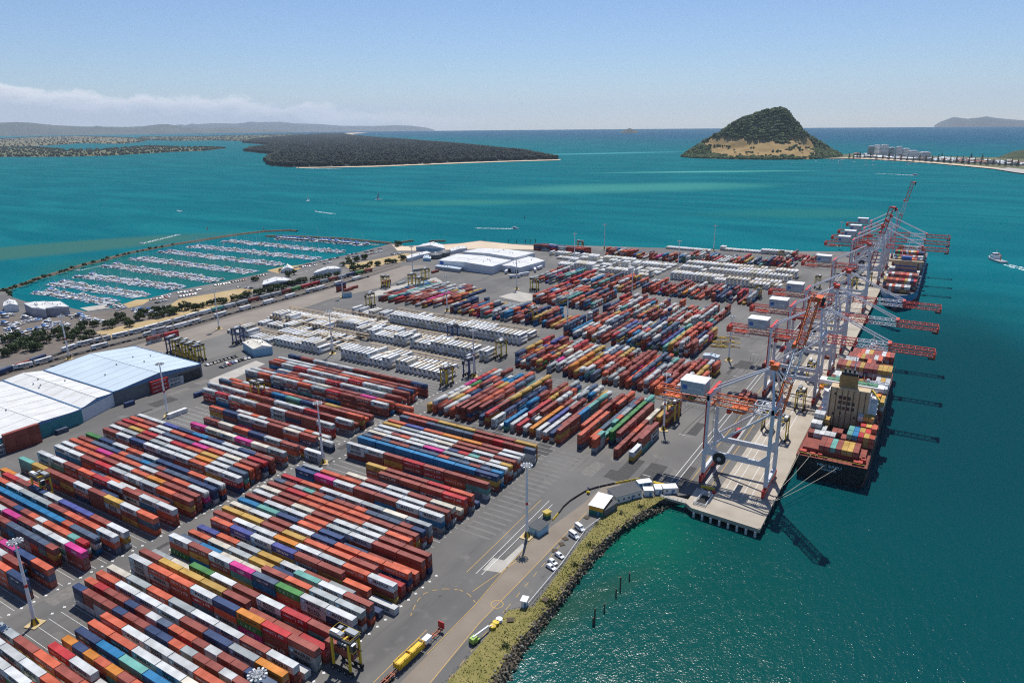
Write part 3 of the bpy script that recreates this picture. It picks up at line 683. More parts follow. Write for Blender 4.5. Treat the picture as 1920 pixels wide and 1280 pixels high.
def rank_rows(cs):
    names = {}
    for blk, table in (('c1',C1NAMES),('c2',C2NAMES)):
        for lo, hi, nm in table:
            ks = sorted({c['lane'] for c in CONT if c['block'] == blk and lo <= c['lane'] <= hi and c['in']})
            for i, k in enumerate(ks): names[(blk,k)] = (i+1, nm)
    return names
RN = rank_rows(CONT)
first_idx = {}
for c in CONT:
    if c['in']: first_idx[(c['block'],c['lane'])] = min(first_idx.get((c['block'],c['lane']), 99), c['idx'])
seen_lab = {}
for c in PICK:
    size = 'long' if c['L'] > 8 else 'short'
    if (c['block'],c['lane']) in RN:
        i, nm = RN[(c['block'],c['lane'])]
        c['label'] = f"{PN[c['col']]} {size} container, {TIER[c['tier']]}, {ordw(c['idx']-first_idx[(c['block'],c['lane'])]+1)} from left, {ordw(i)} row, {nm}"
        c['group'] = 'containers in the '+nm
    else:
        c['label'] = f"{PN[c['col']]} {size} container, {TIER[c['tier']]}, {ordw(c['idx'])} from front, {ordw(c['lane']+1)} lane, mid-yard block {c['block']}"
        c['group'] = 'containers in the middle yard'
    container_thing(c)
# all the others: one mass of boxes
def box_template(L, h, fine):
    b = MB(); x, y = L/2, CW/2
    if fine:
        b = body_mb(L, h, True); d = door_mb(L, h); b.add(d.v, d.f, 0)
    else:
        b.box(-x,x,-y,y,.03,h-.02,0)
    return np.array(b.v,'f4'), b.f
_tpl = {}
def mass(cs, name, kind='stuff'):
    V = []; loops = []; starts = []; totals = []; mi = []; nv = 0; nl = 0
    MATL = [PM[k] for k in KEYS]+LET_MATS
    def addt(v, f, m, x, y, z, rot):
        nonlocal nv, nl
        c, s = math.cos(rot), math.sin(rot); w_ = np.empty_like(v); w_[:,0] = v[:,0]*c-v[:,1]*s+x; w_[:,1] = v[:,0]*s+v[:,1]*c+y; w_[:,2] = v[:,2]+z
        V.append(w_)
        for k, ff in enumerate(f):
            starts.append(nl); totals.append(len(ff)); nl += len(ff); loops.extend([i+nv for i in ff]); mi.append(m if isinstance(m,int) else m[k])
        nv += len(v)
    for c in cs:
        fine = c['d'] < 420 and (c['side'] > 0 or c['end'] > 0 or c['top']); h = H40 if c['L'] > 8 else H20
        key = (c['L'],fine)
        if key not in _tpl: _tpl[key] = box_template(c['L'],h,fine)
        v, f = _tpl[key]; addt(v, f, KEYS.index(c['col']), c['x'], c['y'], c['z'], c['rot'])
        if c['sty'] and c['d'] < 620 and c['side'] > .2 and c['sty'] != 'reg':
            kl = ('L',c['sty'],c['L'])
            if kl not in _tpl:
                b = lettering_mesh(c['sty'],c['L']); half = len(b.f)//2
                _tpl[kl] = (np.array(b.v,'f4'), b.f, [len(KEYS)+m for m in b.m])
            v, f, m = _tpl[kl]; addt(v, f, m, c['x'], c['y'], c['z'], c['rot'])
    me = bpy.data.meshes.new(name); V = np.concatenate(V)
    me.vertices.add(len(V)); me.vertices.foreach_set('co', V.ravel()); me.loops.add(nl); me.loops.foreach_set('vertex_index', loops)
    me.polygons.add(len(starts)); me.polygons.foreach_set('loop_start', starts); me.polygons.foreach_set('material_index', mi)
    for m in MATL: me.materials.append(m)
    me.update(calc_edges=True); me.validate()
    o = bpy.data.objects.new(name, me); COL.objects.link(o)
    return tag(o, kind=kind)
mass([c for c in CONT if not c.get('own') and (c['in'] or c['d'] < 500)], 'container_stacks')
# ------------------------------------------------------------------ refrigerated containers on their plug-in racks
REEF = []
def reefer_row(x0, x1, y, tiers, pitch=2.95, gap=.04, name='', rot=math.pi/2, L=L40):
    n = int((x1-x0)/pitch); t = tiers[0]
    for k in range(n):
        if R.random() < gap: continue
        if R.random() < .3: t = R.choice(tiers)
        for q in range(t): REEF.append(dict(x=x0+1.3+k*pitch,y=y+L/2,z=q*H40,L=L,rot=rot,tier=q+1,top=q==t-1,row=name,idx=k+1,col='K' if R.random() < .75 else 'E'))
RR = [('reefer row facing the apron',-448,-269,452,(3,3,3,3,2)),('lower row behind the tall reefers',-420,-269,468,(1,1,2,0,2,1)),('reefer row before the tall wall',-437,-320,421,(1,2,1,2,1)),('reefer row by the blue carrier',-399,-269,405,(3,3,3,2)),('low reefer row behind the blue carrier',-330,-290,419,(2,1,1)),
      ('nearest tall reefer row',-369,-271,357.5,(3,3,3,2,3)),('row behind the nearest tall reefers',-366,-280,373,(1,1,2,1)),('reefer row by the blue office',-470,-385,357,(1,1,3,2,3,2)),('row behind the office reefers',-455,-372,373,(2,2,1,1)),('reefers by the parked carrier',-502,-470,360,(1,2,3,2)),
      ('scattered reefers beside the rail apron',-500,-440,390,(1,1,2,1)),('upper reefer row beside the rail apron',-505,-430,404,(1,2,1,2,3)),('middle reefer row',-436,-380,389,(1,2,2)),('upper scattered reefers',-510,-440,422,(1,1,2)),('reefer row by the timber racks',-470,-400,437,(1,2,1)),
      ('long reefer row across the yard',-252,-131,743,(3,3,3,2)),('second long reefer row',-256,-135,760,(2,2,3,1)),('third long reefer row',-258,-130,783,(2,3,2)),('fourth long reefer row',-257,-131,812,(3,2,2,3)),('fifth long reefer row',-257,-135,829,(2,2,1)),
      ('reefers by the white store, front',-390,-270,741,(2,3,2,1)),('reefers by the white store, second row',-400,-270,758,(1,2,1,1)),('reefers by the white store, third row',-396,-270,775,(1,2,3,1)),('reefers by the white store, fourth row',-420,-268,792,(2,1,2,3)),('reefers by the white store, back row',-440,-268,810,(2,2,1,2)),
      ('white row at the sea wall',-257,-163,954,(1,1,2)),('short white row at the sea wall',-325,-262,932,(1,2,1))]
for nm, x0, x1, y, ts in RR: reefer_row(x0, x1, y, ts, name=nm, pitch=3.55 if 'sea wall' in nm else 4.05, gap=.0 if 'sea wall' in nm else .06)
for c in REEF:
    px, py, d = project((c['x'],c['y'],c['z'])); c['d'] = d
    front = 1 if any(k in c['row'] for k in ('apron','nearest','office','facing','across','front')) else .4
    c['score'] = ((12 if c['top'] else 0)+5*front)/d**2 if -10 < px < 1930 else 0
    c['side'] = 0; c['end'] = 1; c['sty'] = 'star' if (d < 600 and R.random() < .4) else None
def cool_mb():
    b = MB(); x = -L40/2; b.box(x-.03,x+.02,-1.0,1.0,1.3,2.55,0); b.cyl((x-.05,-.1,2.0),(x-.02,-.1,2.0),.42,n=12,m=1); b.box(x-.06,x-.02,-.95,.1,.35,1.2,1); b.box(x-.05,x-.02,.25,.95,.4,1.2,0)
    return b
REEF.sort(key=lambda c: -c['score'])
for c in REEF[:240]:
    c['own'] = True; c['label'] = f"white refrigerated container, {TIER[c['tier']]}, {ordw(c['idx'])} stack from left, {c['row']}"; c['group'] = 'refrigerated containers'
    o = container_thing(c, 'refrigerated_container', 'reefer container', fine=c['d'] < 520)
    mesh_obj('cooling_unit', share('cool', cool_mb, [M_GREY, M_DARK], 'cooling_unit'), o)
mass([c for c in REEF if not c.get('own')], 'refrigerated_stacks')
b = MB()
for nm, x0, x1, y, ts in RR[:20]:
    if 'sea wall' in nm: continue
    for k in range(int((x1-x0)/6)):                                           # plug racks: yellow frames between the rows
        x = x0+k*6
        b.bar((x,y+12.9,0),(x,y+12.9,5.4),.18,0); b.bar((x,y+14.2,0),(x,y+14.2,5.4),.18,0)
        for z in (2.6,5.2): b.box(x,x+6,y+12.9,y+14.2,z,z+.12,1)
o = b.build('plug_racks', [mat('rack_ochre', (.50,.34,.13), .7), mat('rack_timber', (.42,.30,.17), .8)]); tag(o, kind='stuff')
# ------------------------------------------------------------------ light masts
def make_mast():
    t = empty('light_mast', '', 'light mast')
    b = MB(); b.cyl((0,0,2.6),(0,0,25),.62,.42,14,0); b.cyl((0,0,25),(0,0,33.5),.42,.26,14,0); b.cyl((0,0,15.2),(0,0,16.3),.56,.54,14,1)
    b.build('pole', [M_WHITE, M_RED], t, smooth=False)
    b = MB(); b.cyl((0,0,33),(0,0,33.4),1.5,1.5,16,0); 
    for i in range(12):
        a = i*math.pi/6; c, s = math.cos(a), math.sin(a); b.bar((0,0,33.6),(2.0*c,2.0*s,33.4),.1,0)
    b.build('lamp_ring', M_GREY, t)
    for i in range(12):
        a = i*math.pi/6; c, s = math.cos(a), math.sin(a); q = MB(); q.box(-.38,.38,-.28,.28,32.7,33.25,0,a,(0,0)); 
        o = q.build('lamp', M_WHITE if i%2 else M_GREY, t); o.location = (2.1*c,2.1*s,0)
    b = MB(); pts = []
    for i in range(8):
        a0, a1 = i*math.pi/4+math.pi/8, (i+1)*math.pi/4+math.pi/8
        b.add([(1.5*math.cos(a0),1.5*math.sin(a0),.3),(1.5*math.cos(a1),1.5*math.sin(a1),.3),(.7*math.cos(a1),.7*math.sin(a1),2.7),(.7*math.cos(a0),.7*math.sin(a0),2.7)], [(0,1,2,3)], i%2)
    b.build('base', [M_YEL, M_DARK], t)
    b = MB(); b.box(-2.4,2.4,-2.4,2.4,.0,.32,0); b.build('plinth', mat('plinth_ochre', (.50,.38,.20), .8), t)
    return t
MASTS = [((66,1170),'beside the road junction among the near stacks'),((315,780),'beside the white trailer'),((606,868),'at the crossing of the two yard roads'),((988,1006),'by the blue gatehouse'),((1244,806),'by the near end of the crane apron'),((1366,676),'by the small blue roofed shed'),((1064,627),'between the tall reefers and the mixed blocks'),((1184.5,557),'beside the middle yard road'),((838.5,583),'before the mixed blocks near the white slab'),((643,557),'by the small blue cabin'),((774,516),'beside the railway before the white store'),((969,542),'on the turning circle before the white store'),((624,663),'among the nearest white reefers'),((130,673),'behind the blue roofed shed'),((411,617),'beside the rail apron'),((889,706),'beside the blue carrier'),((1077,487),'among the reefers at the far yard edge'),((1133,466),'tall against the sea at the yard edge'),((1271,504),'by the far dark grey stacks'),((1338,469),'alone before the white row at the sea wall'),((1573,462),'beyond the farthest stacks near cranes')]
m0 = make_mast()
for i, (p, where) in enumerate(MASTS):
    x, y = G(*p); lab = f'white light mast with red band {where}'
    if i == 0: m0.location = (x,y,0); m0['label'] = lab; m0['group'] = 'yard light masts'; m0.rotation_euler.z = .3
    else: dup(m0, (x,y,0), R.uniform(0,1.5), lab)
x, y = G(482,1262,33.4); dup(m0, (x,y,0), .2, 'white light mast whose lamp ring shows among bottom edge stacks')
# ------------------------------------------------------------------ straddle carriers
def make_carrier(label, yel, group='straddle carriers'):
    t = empty('straddle_carrier', label, 'straddle carrier', group=group)
    A = [yel, M_DARK, M_GREY, M_GLASS, M_WHITE]
    for s in (-1,1):
        b = MB(); b.box(-4.8,4.8,*sorted((s*2.0,s*2.55)),1.0,2.0,1); b.build('side_beam', A, t)
        for sx in (-1,1):
            b = MB(); b.box(*sorted((sx*3.2,sx*4.0)),*sorted((s*1.95,s*2.5)),2.0,12.2,0)
            b.bar((sx*3.6,s*2.25,2.2),(sx*2.0,s*2.25,4.2),.25,0); b.build('leg', A, t)
        for wx in (-3.9,-1.35,1.35,3.9):
            b = MB(); b.cyl((wx,s*2.05,.75),(wx,s*2.6,.75),.75,.75,14,0); b.cyl((wx,s*2.61,.75),(wx,s*2.64,.75),.35,.35,10,1); b.build('wheel', [M_BLACK, M_GREY], t)
    b = MB()
    for s in (-1,1): b.box(-4.6,4.6,*sorted((s*1.9,s*2.5)),12.2,13.0,1)
    for x in (-4.2,-1.4,1.4,4.2): b.box(x-.25,x+.25,-1.9,1.9,12.3,12.9,0 if abs(x) < 2 else 1)
    for x in (-3.6,3.6): b.box(x-.3,x+.3,-1.95,1.95,11.2,11.7,0)
    b.build('top_frame', A, t)
    b = MB(); b.box(-4.2,.6,-2.3,-.6,13.0,14.3,2); b.box(-.4,4.0,.4,2.3,13.0,14.0,2); b.box(-4,-1,-2.2,-.8,14.3,14.5,4); b.box(-3.6,-2.2,.6,2.0,13.0,13.7,2); b.box(-.3,.3,-1.9,1.9,13.0,13.5,1)
    for x in (-4.6,4.6): b.bar((x,-2.4,14),(x,2.4,14),.07,0)
    for s in (-1,1): b.bar((-4.6,s*2.4,14),(4.6,s*2.4,14),.07,0)
    b.build('engine_deck', A, t)
    b = MB(); b.box(4.1,5.3,-2.2,-.6,9.6,12.0,3); b.box(4.05,5.35,-2.25,-.55,12.0,12.25,4); b.box(4.05,5.35,-2.25,-.55,9.3,9.6,0); b.build('cab', A, t)
    b = MB(); b.box(-3.4,3.4,-.5,.5,8.6,9.1,2); b.box(-6.0,6.0,-1.15,-.95,8.3,8.6,1); b.box(-6.0,6.0,.95,1.15,8.3,8.6,1)
    for x in (-2.4,2.4):
        for y in (-1.5,1.5): b.bar((x,y,12.3),(x*.9,y*.6,9.0),.07,1)
    b.build('spreader', A, t)
    return t
cy_ = make_carrier('', M_YEL); cb_ = make_carrier('', mat('carrier_blue', (.03,.06,.20), .5, var=.1))
CARR = [((652,1252),0,'y','yellow straddle carrier gripping a brown container at the apron edge'),((85,937),0,'y','yellow straddle carrier lifting over the left stacks'),((486,752),0,'y','yellow straddle carrier hoisting a red container between long rows'),((838,722),1,'y','yellow straddle carrier driving before the nearest reefers'),((880,704),1,'b','blue straddle carrier parked beside a light mast'),((940,670),1,'y','yellow straddle carrier at the end of the tall reefer row'),
 ((326,662),1,'b','dark blue straddle carrier parked first beside the sheds'),((338,667),1,'y','yellow straddle carrier parked next to the dark blue one'),((350,671),1,'y','second yellow straddle carrier of the parked line'),((362,674),1,'y','third yellow straddle carrier of the parked line'),((374,678),1,'y','fourth yellow straddle carrier ending the parked line'),((448,644),1,'b','blue straddle carrier beside the pale blue office'),
 ((849,638),1,'b','blue straddle carrier over the middle reefer row'),((695,575),1,'y','dark framed straddle carrier over the long tall reefer row'),((723,540),0,'y','yellow straddle carrier on the white slab beside brown boxes'),((773,536),1,'y','yellow straddle carrier left of a pair on the slab edge'),((798,525),1,'y','yellow straddle carrier nearest the white store'),((787,543),1,'y','yellow straddle carrier front of the slab group'),
 ((1002,545),0,'y','yellow straddle carrier alone on the sorting ground'),((999,604),1,'y','yellow straddle carrier over the blue and teal lanes'),((1532,540),1,'y','yellow straddle carrier on the crane apron by a machinery house'),((1464,490),1,'y','yellow straddle carrier among the far stacks'),((1421,558),1,'y','yellow straddle carrier at the end of the dark lanes'),
 ((1438,804),1,'y','yellow straddle carrier under the near crane, landward one'),((1466,823),1,'y','yellow straddle carrier under the near crane, seaward one'),((1499,767),1,'y','yellow straddle carrier beside the stern of the ship'),((1519,713),1,'y','yellow straddle carrier between crane legs by the ship bridge'),((1552,622),1,'y','yellow straddle carrier under the third crane'),((1601,542),1,'y','yellow straddle carrier on the wharf by the blue ship bow'),((1628,534),1,'y','yellow straddle carrier at the wharf edge by the blue ship'),((1261,790),1,'y','yellow straddle carrier parked beside the nearest crane boom end'),((1088,470),0,'y','yellow straddle carrier among the farthest reefers')]
used = {'y':False,'b':False}
for p, r, c, lab in CARR:
    x, y = G(*p); base = cy_ if c == 'y' else cb_; rot = (math.pi/2 if r else 0)+(math.pi if R.random() < .4 else 0)
    if not used[c]: used[c] = True; base.location = (x,y,0); base.rotation_euler.z = rot; base['label'] = lab
    else: dup(base, (x,y,0), rot, lab)
def loose(x, y, z, rot, col, label, L=L40, sty=None, name='shipping_container', group=None, cat='shipping container'):
    return container_thing(dict(x=x,y=y,z=z,L=L,rot=rot,col=col,sty=sty,label=label,group=group), name, cat)
x, y = G(652,1252); loose(x-2,y,5.4,0,'R','brown container hanging in the near yellow straddle carrier')
x, y = G(486,752); loose(x,y,5.6,0,'S','red container held up by the straddle carrier between long rows',sty='hs')
# ------------------------------------------------------------------ ship to shore cranes
def make_crane(col, raised, label):
    t = empty('container_crane', label, 'container crane', group='ship to shore cranes')
    A = [M_CRANEW, col, M_DARK, M_RED, M_GREY, M_WHITE, M_BLUE, M_YEL]
    for sx in (-1,1):
        for sy in (-1,1):
            b = MB(); X0, Y0 = 14.5*sx, 9*sy
            b.box(X0-.85,X0+.85,Y0-.75,Y0+.75,4.4,16,0); b.box(X0-.75,X0+.75,Y0-.7,Y0+.7,16,44 if sx < 0 else 42.5,0)
            if sx < 0: b.box(X0-.87,X0-.3,Y0-.78,Y0+.78,17,41,3) if sy < 0 else None
            b.build('leg', A, t)
        b = MB(); X0 = 14.5*sx
        b.box(X0-.7,X0+.7,-8.2,8.2,4.0,6.2,0); b.box(X0-.72,X0+.72,-13,13,2.4,3.9,3)
        for y in (-11.5,-7.2,7.2,11.5):
            b.box(X0-.6,X0+.6,y-1.8,y+1.8,.9,2.3,3)
            for d in (-1.1,1.1): b.cyl((X0-.4,y+d,.75),(X0+.4,y+d,.75),.45,n=10,m=2)
        b.build('sill_beam', A, t)
        b = MB()
        if sx < 0: b.box(X0-.6,X0+.6,-9.7,9.7,41.5,44.6,0); b.box(X0-.75,X0+.75,-9.8,9.8,44.6,45.0,3)
        else: b.box(X0-.6,X0+.6,-9.7,9.7,40.2,42.6,0)
        b.build('portal_beam', A, t)
    for sy in (-1,1):
        b = MB(); Y0 = 9*sy
        b.box(-13.7,13.7,Y0-.55,Y0+.55,14.2,16.6,0)
        for sx in (-1,1): b.add([(13.75*sx,Y0-.5,16.5),(13.75*sx,Y0+.5,16.5),(13.75*sx,Y0+.5,20),(13.75*sx,Y0-.5,20),(10.5*sx,Y0-.5,16.55),(10.5*sx,Y0+.5,16.55)], [(0,3,4),(1,5,2),(3,2,5,4)], 0)
        b.build('cross_beam', A, t)
        b = MB(); b.cyl((-13.6,Y0,17.5),(13.8,Y0,40.5),.55,n=10,m=0); b.build('diagonal_brace', A, t)
        b = MB(); b.cyl((14.5,Y0,42.4),(11.6,1.6*sy,60),.62,.5,n=10,m=0); b.build('apex_leg', A, t)
        b = MB(); b.cyl((-14.0,3.6*sy,44.8),(11.2,1.5*sy,59.6),.42,n=8,m=0); b.build('back_stay', A, t)
        b = MB()
        if not raised:
            b.cyl((12,1.4*sy,59.8),(50,3.1*sy,42.4),.36,n=8,m=0)
        else: b.cyl((12,1.4*sy,59.8),(18,3.1*sy,52),.3,n=8,m=0)
        b.build('fore_stay', A, t)
    b = MB(); b.box(10.2,13.4,-2.6,2.6,58.8,61.2,1); b.box(9.4,11,-1.2,1.2,60.4,62.3,1); b.bar((12,-2.4,61.2),(12,-2.4,63),.1,0); b.build('apex_head', A, t)
    b = MB(); b.truss((-42,0,37.4),(5,0,37.4),6.2,3.6,12,.46,.2,1,1); b.truss((5,0,37.4),(17,0,37.4),6.4,3.8,4,.46,.22,0,0)
    for x in (-14.5,14.5): b.box(x-.5,x+.5,-3.6,3.6,36.4,37.3,1)
    for y in (-4.3,4.3): b.box(-40,16,y-.5,y+.5,37.1,37.25,4); b.bar((-40,y*1.1,38.4),(16,y*1.1,38.4),.08,7); 
    b.box(-42.8,-40.5,-3.4,3.4,36.6,40.2,1); b.box(-38,-31,-2.6,2.6,36.0,37.2,1); b.bar((-42,-4,35.2),(-28,-4,35.2),.2,1); b.bar((-42,4,35.2),(-28,4,35.2),.2,1)
    for x in (-42,-38.5,-35,-31.5,-28):
        for y in (-4,4): b.bar((x,y,35.2),(x,y,37.4),.16,1)
    b.build('girder', A, t)
    b = MB(); b.box(-29.5,-18,-4.8,4.8,41.4,47.2,4); b.box(-29.8,-17.7,-5.1,5.1,47.2,47.6,5)
    o = b.build('machinery_house', [M_CRANEW,M_GREY,M_DARK,M_RED,mat('house_grey',(.36,.42,.45),.5),M_WHITE], t)
    b = MB(); b.add([(-28.6,-4.83,43.2),(-26.3,-4.83,43.2),(-26.3,-4.83,45.4),(-28.6,-4.83,45.4)], [(0,1,2,3)], 0)
    vs, fs, w_ = text_tris('Port of Tauranga', 1.3, 1.6); k = 6.2/w_; b.add([(-25.6+x*k,-4.84,43.7+y_) for x, y_ in vs], fs, 1)
    b.build('house_sign', [M_BLUE, M_WHITE], t)
    b = MB(); p = Vector((17,0,38.2)); L = 56; a = rad(80) if raised else 0
    b.truss((0,0,0),(16,0,0),6,3.4,5,.46,.22,1,1); b.truss((16,0,0),(33,0,0),6,3.4,5,.42,.24,0,0); b.truss((33,0,0),(L,0,0),6,3.2,7,.44,.22,1,1)
    b.box(32,34,-3.3,3.3,3.2,4.6,1); b.box(L-.5,L+.6,-3.4,3.4,-1.2,1.5,1); b.box(L-3,L+.5,-1,1,-2.4,-1.2,2)
    o = b.build('boom', A, t); o.location = p; o.rotation_euler.y = -a
    tx = -2 if raised else R.choice((-8,4,22,28))
    b = MB(); b.box(tx-3.6,tx+3.6,-3,3,35.6,37.2,1); b.box(tx-2.6,tx+2.6,-2.2,2.2,34.8,35.6,1)
    for i in range(5): b.bar((tx-3.4+1.6*i,-3.1,35.6),(tx-3.4+1.6*i,-3.1,37.3),.2,1)
    b.build('trolley', A, t)
    b = MB(); b.box(tx-5.8,tx-3.7,-1.1,1.1,33.4,35.6,3); b.box(tx-5.85,tx-3.9,-.9,.9,33.7,34.8,2); b.build('cab', A, t)
    b = MB(); hz = 24 if raised else 29
    b.box(tx-1.2,tx+1.2,-6,6,hz,hz+.6,3); b.box(tx-.9,tx+.9,-2,2,hz+.6,hz+1.8,3)
    for x in (-.9,.9):
        for y in (-1.6,1.6): b.bar((tx+x,y,hz+1.7),(tx+x,y,35),.06,2)
    b.build('spreader', A, t)
    b = MB(); 
    for i in range(9): 
        x = -27+1.9*i
        for k in range(4): b.bar((x+.475*k,-4.9,37-(1.7,2.6,2.6,1.7)[k]*1),(x+.475*(k+1),-4.9,37-(2.6,2.8,2.6,1.2)[k]),.07,2)
    b.build('festoon_cable', A, t)
    b = MB()
    for z in range(6,40,6):
        b.box(-16.6,-15.4,9.2,11,z,z+.12,4); b.bar((-16.5,11,z),(-16.5,9.3,z+6),.18,4); b.bar((-16.6,11,z+1.1),(-15.4,11,z+1.1),.08,2); b.bar((-16.6,9.2,z+1.1),(-16.6,11,z+1.1),.08,2)
    b.bar((-16.6,11,5),(-16.6,11,41),.14,4); b.bar((-15.4,11,5),(-15.4,11,41),.14,4)
    b.build('access_stair', A, t)
    b = MB(); b.cyl((-7.2,-10.0,13.6),(-7.2,-9.6,13.6),3.0,n=28,m=2); b.cyl((-7.2,-10.35,13.6),(-7.2,-9.55,13.6),1.0,n=14,m=4)
    for i in range(28):
        a_ = i*math.pi/14; b.bar((-7.2+.9*math.cos(a_),-10.05,13.6+.9*math.sin(a_)),(-7.2+3.15*math.cos(a_),-10.05,13.6+3.15*math.sin(a_)),.16,2)
    b.build('cable_reel', A, t)
    return t
def make_gantry(label, raised):
    "older pattern with a flat white house far back"
    t = make_crane(M_CRANERED, raised, label)
    return t
c1 = make_crane(M_ORANGE, True, 'nearest container crane, orange lattice with its boom raised, at the wharf end'); c1.location = (-68.5,318,0)
lo = make_crane(M_CRANERED, False, ''); up = make_crane(M_CRANERED, True, '')
CR = [(447,lo,'second nearest red and white container crane with boom lowered over the ship bow containers'),(506,lo,'third container crane, boom lowered over open water between the two ships'),(564,lo,'fourth container crane, boom lowered just before the blue ship bow'),(700,up,'fifth container crane, tall red boom raised beside the blue ship'),(832,lo,'container crane with boom lowered across the blue ship stern containers'),(880,lo,'container crane standing just behind the one across the blue ship'),(930,lo,'second farthest group crane, boom lowered beyond the blue ship'),(1003,up,'farthest container crane at the wharf tip with its boom raised high')]
fl = set()
for y, pr_, lab in CR:
    if id(pr_) not in fl: fl.add(id(pr_)); pr_.location = (-68.5,y,0); pr_['label'] = lab
    else: dup(pr_, (-68.5,y,0), 0, lab)
# ------------------------------------------------------------------ ships
def hull(name, x0, x1, ys, yb, zd, mats, parent, flare=16, bow=62, sheer=3.5):
    "loft from a transom at ys to a flared bow at yb; plan half-breadths per station"
    b = MB(); cx, hw = (x0+x1)/2, (x1-x0)/2; st = []
    for i in range(25):
        f = i/24; y = ys+(yb-ys)*f; d = abs(yb-y)
        wd = hw*min(1, (d/bow)**.5 if d < bow else 1); ww = hw*min(1, (max(0,d-flare)/(bow*1.25))**.7 if d < bow*1.25+flare else 1)
        if f < .08: ww *= .90+.1*f/.08
        z = zd+(sheer*((bow-d)/bow)**2 if d < bow else 0)
        st.append((y,max(.05,wd),max(.05,ww),z))
    for y, wd, ww, z in st:
        b.v += [(cx-ww,y,-5),(cx-ww*1.0-(wd-ww)*.35,y,-1.2),(cx-wd,y,z),(cx+wd,y,z),(cx+ww+(wd-ww)*.35,y,-1.2),(cx+ww,y,-5)]
    for i in range(24):
        a, c = 6*i, 6*(i+1)
        for k, m in ((0,1),(1,0),(2,2),(3,0),(4,1)): b.f.append((a+k,a+k+1,c+k+1,c+k)); b.m.append(m)
    b.f.append((0,1,2,3,4,5)); b.m.append(0)
    return b.build('hull', mats, parent)
M_HULLK = mat('hull_black', (.012,.014,.017), .5, var=.3, scale=.1); M_HULLR = mat('antifouling_red', (.16,.03,.02), .7); M_DECKR = mat('deck_red', (.22,.05,.032), .75, var=.3, scale=.3)
M_HULLB = mat('hull_blue', (.03,.19,.40), .5, var=.1); M_CREAM = mat('stained_cream', (.43,.31,.17), .6, col2=(.60,.47,.30), scale=.25, detail=8); M_RUST = mat('rust_streak', (.09,.045,.02), .9, var=.3, scale=1)
M_GRN = mat('deck_green', (.07,.20,.11), .7, var=.2, scale=.5)
SH1 = empty('container_ship', 'black hulled container ship moored at the near berth, stern towards the wharf end', 'container ship', (0,0,0))
hull('hull', -47.6, -15.6, 346, 556, 7.2, [M_HULLK, M_HULLR, M_DECKR], SH1)
b = MB()                                                                              # bulwarks, hatch coamings, lashing bridges
for y0, y1 in ((352,366),(412,440),(444,458),(462,476),(480,494),(498,512)):
    b.box(-45.8,-17.4,y0,y1,7.2,9.4,0)
for x0,x1 in ((-45.8,-38),(-26,-17.4)): b.box(x0,x1,370,390,7.2,9.4,0)
b.box(-38,-26,370,390,7.22,7.4,1); b.box(-40.5,-22,386,391,7.22,7.5,1)  # no covers: dark plates painted as the shade inside the open well
b.build('hatch_cover', [M_DECKR, M_DARK], SH1)
b = MB()
for x in (-47.4,-15.8):
    for y in range(348,520,3): b.bar((x,y,7.2),(x,y,8.4),.1,0)
    b.bar((x,348,8.4),(x,520,8.4),.1,0)
for x in np.arange(-46.5,-16,2.2): b.bar((x,346.4,7.2),(x,346.4,8.5),.12,0)
b.bar((-47,346.4,8.5),(-16,346.4,8.5),.16,1); b.build('railing', [M_DARK, M_YEL], SH1)
b = MB(); vs, fs, w_ = text_tris('MSC BAKU', 2.0, 1.5); k = 11/w_; b.add([(-37.5+x*k,345.93,3.6+z*1.0) for x, z in vs], fs, 0)
vs, fs, w_ = text_tris('PANAMA', 1.4, 1.5); k = 7/w_; b.add([(-35.5+x*k,345.93,1.8+z) for x, z in vs], fs, 0); b.build('name_lettering', mat('pale_letter', (.35,.55,.62), .6), SH1)
b = MB()                                                                              # stern gear
for x, y, l, w_, h in ((-45,349,3.2,2.6,1.6),(-40.5,348.6,2.4,1.8,1.3),(-37,349,1.8,1.6,1.4),(-20,349,4,3,1.6),(-18,352,2,3,2.2),(-44,355,2,3,1.2)): b.box(x-l/2,x+l/2,y-w_/2,y+w_/2,7.2,7.2+h,0)
for x in (-46.2,-42.8,-39.2,-35,-22,-18.2): b.cyl((x,347.4,7.2),(x,347.4,8.3),.35,n=8,m=1); b.cyl((x+.9,347.4,7.2),(x+.9,347.4,8.3),.35,n=8,m=1)
b.build('mooring_gear', [mat('gear_red', (.42,.05,.032), .6, var=.2), M_DARK], SH1)
b = MB(); b.box(-40.6,-21.6,391,405,7.2,29.6,0); b.box(-41.4,-40.6,391.5,404,7.2,27.5,1); b.box(-21.6,-20.8,391.5,404,7.2,27.5,1); b.box(-47.4,-15.8,398,404.5,28.2,30.2,1)
for x in (-40.2,-37.4,-34.6,-31.9,-29.1,-26.2,-23.4): b.box(x-.12,x+.12,390.7,391,7.3,29,2)
for i, z in enumerate((11,14,17,20,23,26)): b.box(-44.5,-41.4,392,403,z,z+.25,1); b.box(-20.8,-17.6,392,403,z,z+.25,1); b.bar((-44.4,392.1,z+1.1),(-41.4,392.1,z+1.1),.1,1); b.bar((-20.8,392.1,z+1.1),(-17.7,392.1,z+1.1),.1,1)
sup = b.build('bridge_house', [M_CREAM, M_WHITE, M_RUST], SH1)
for z in (17.6,20.6,23.4):
    for x in (-35.4,-33.2,-31.0,-28.8):
        if (z,x) == (23.4,-28.8): continue
        q = MB(); q.box(x-.72,x+.72,390.85,390.97,z,z+1.9,0); q.build('window', M_GLASS, sup)
for x, z in ((-38,25.5),(-38,14.2),(-27.5,13.6),(-34.5,15)): q = MB(); q.box(x-.4,x+.4,390.85,390.97,z,z+1.1,0); q.build('window', M_GLASS, sup)
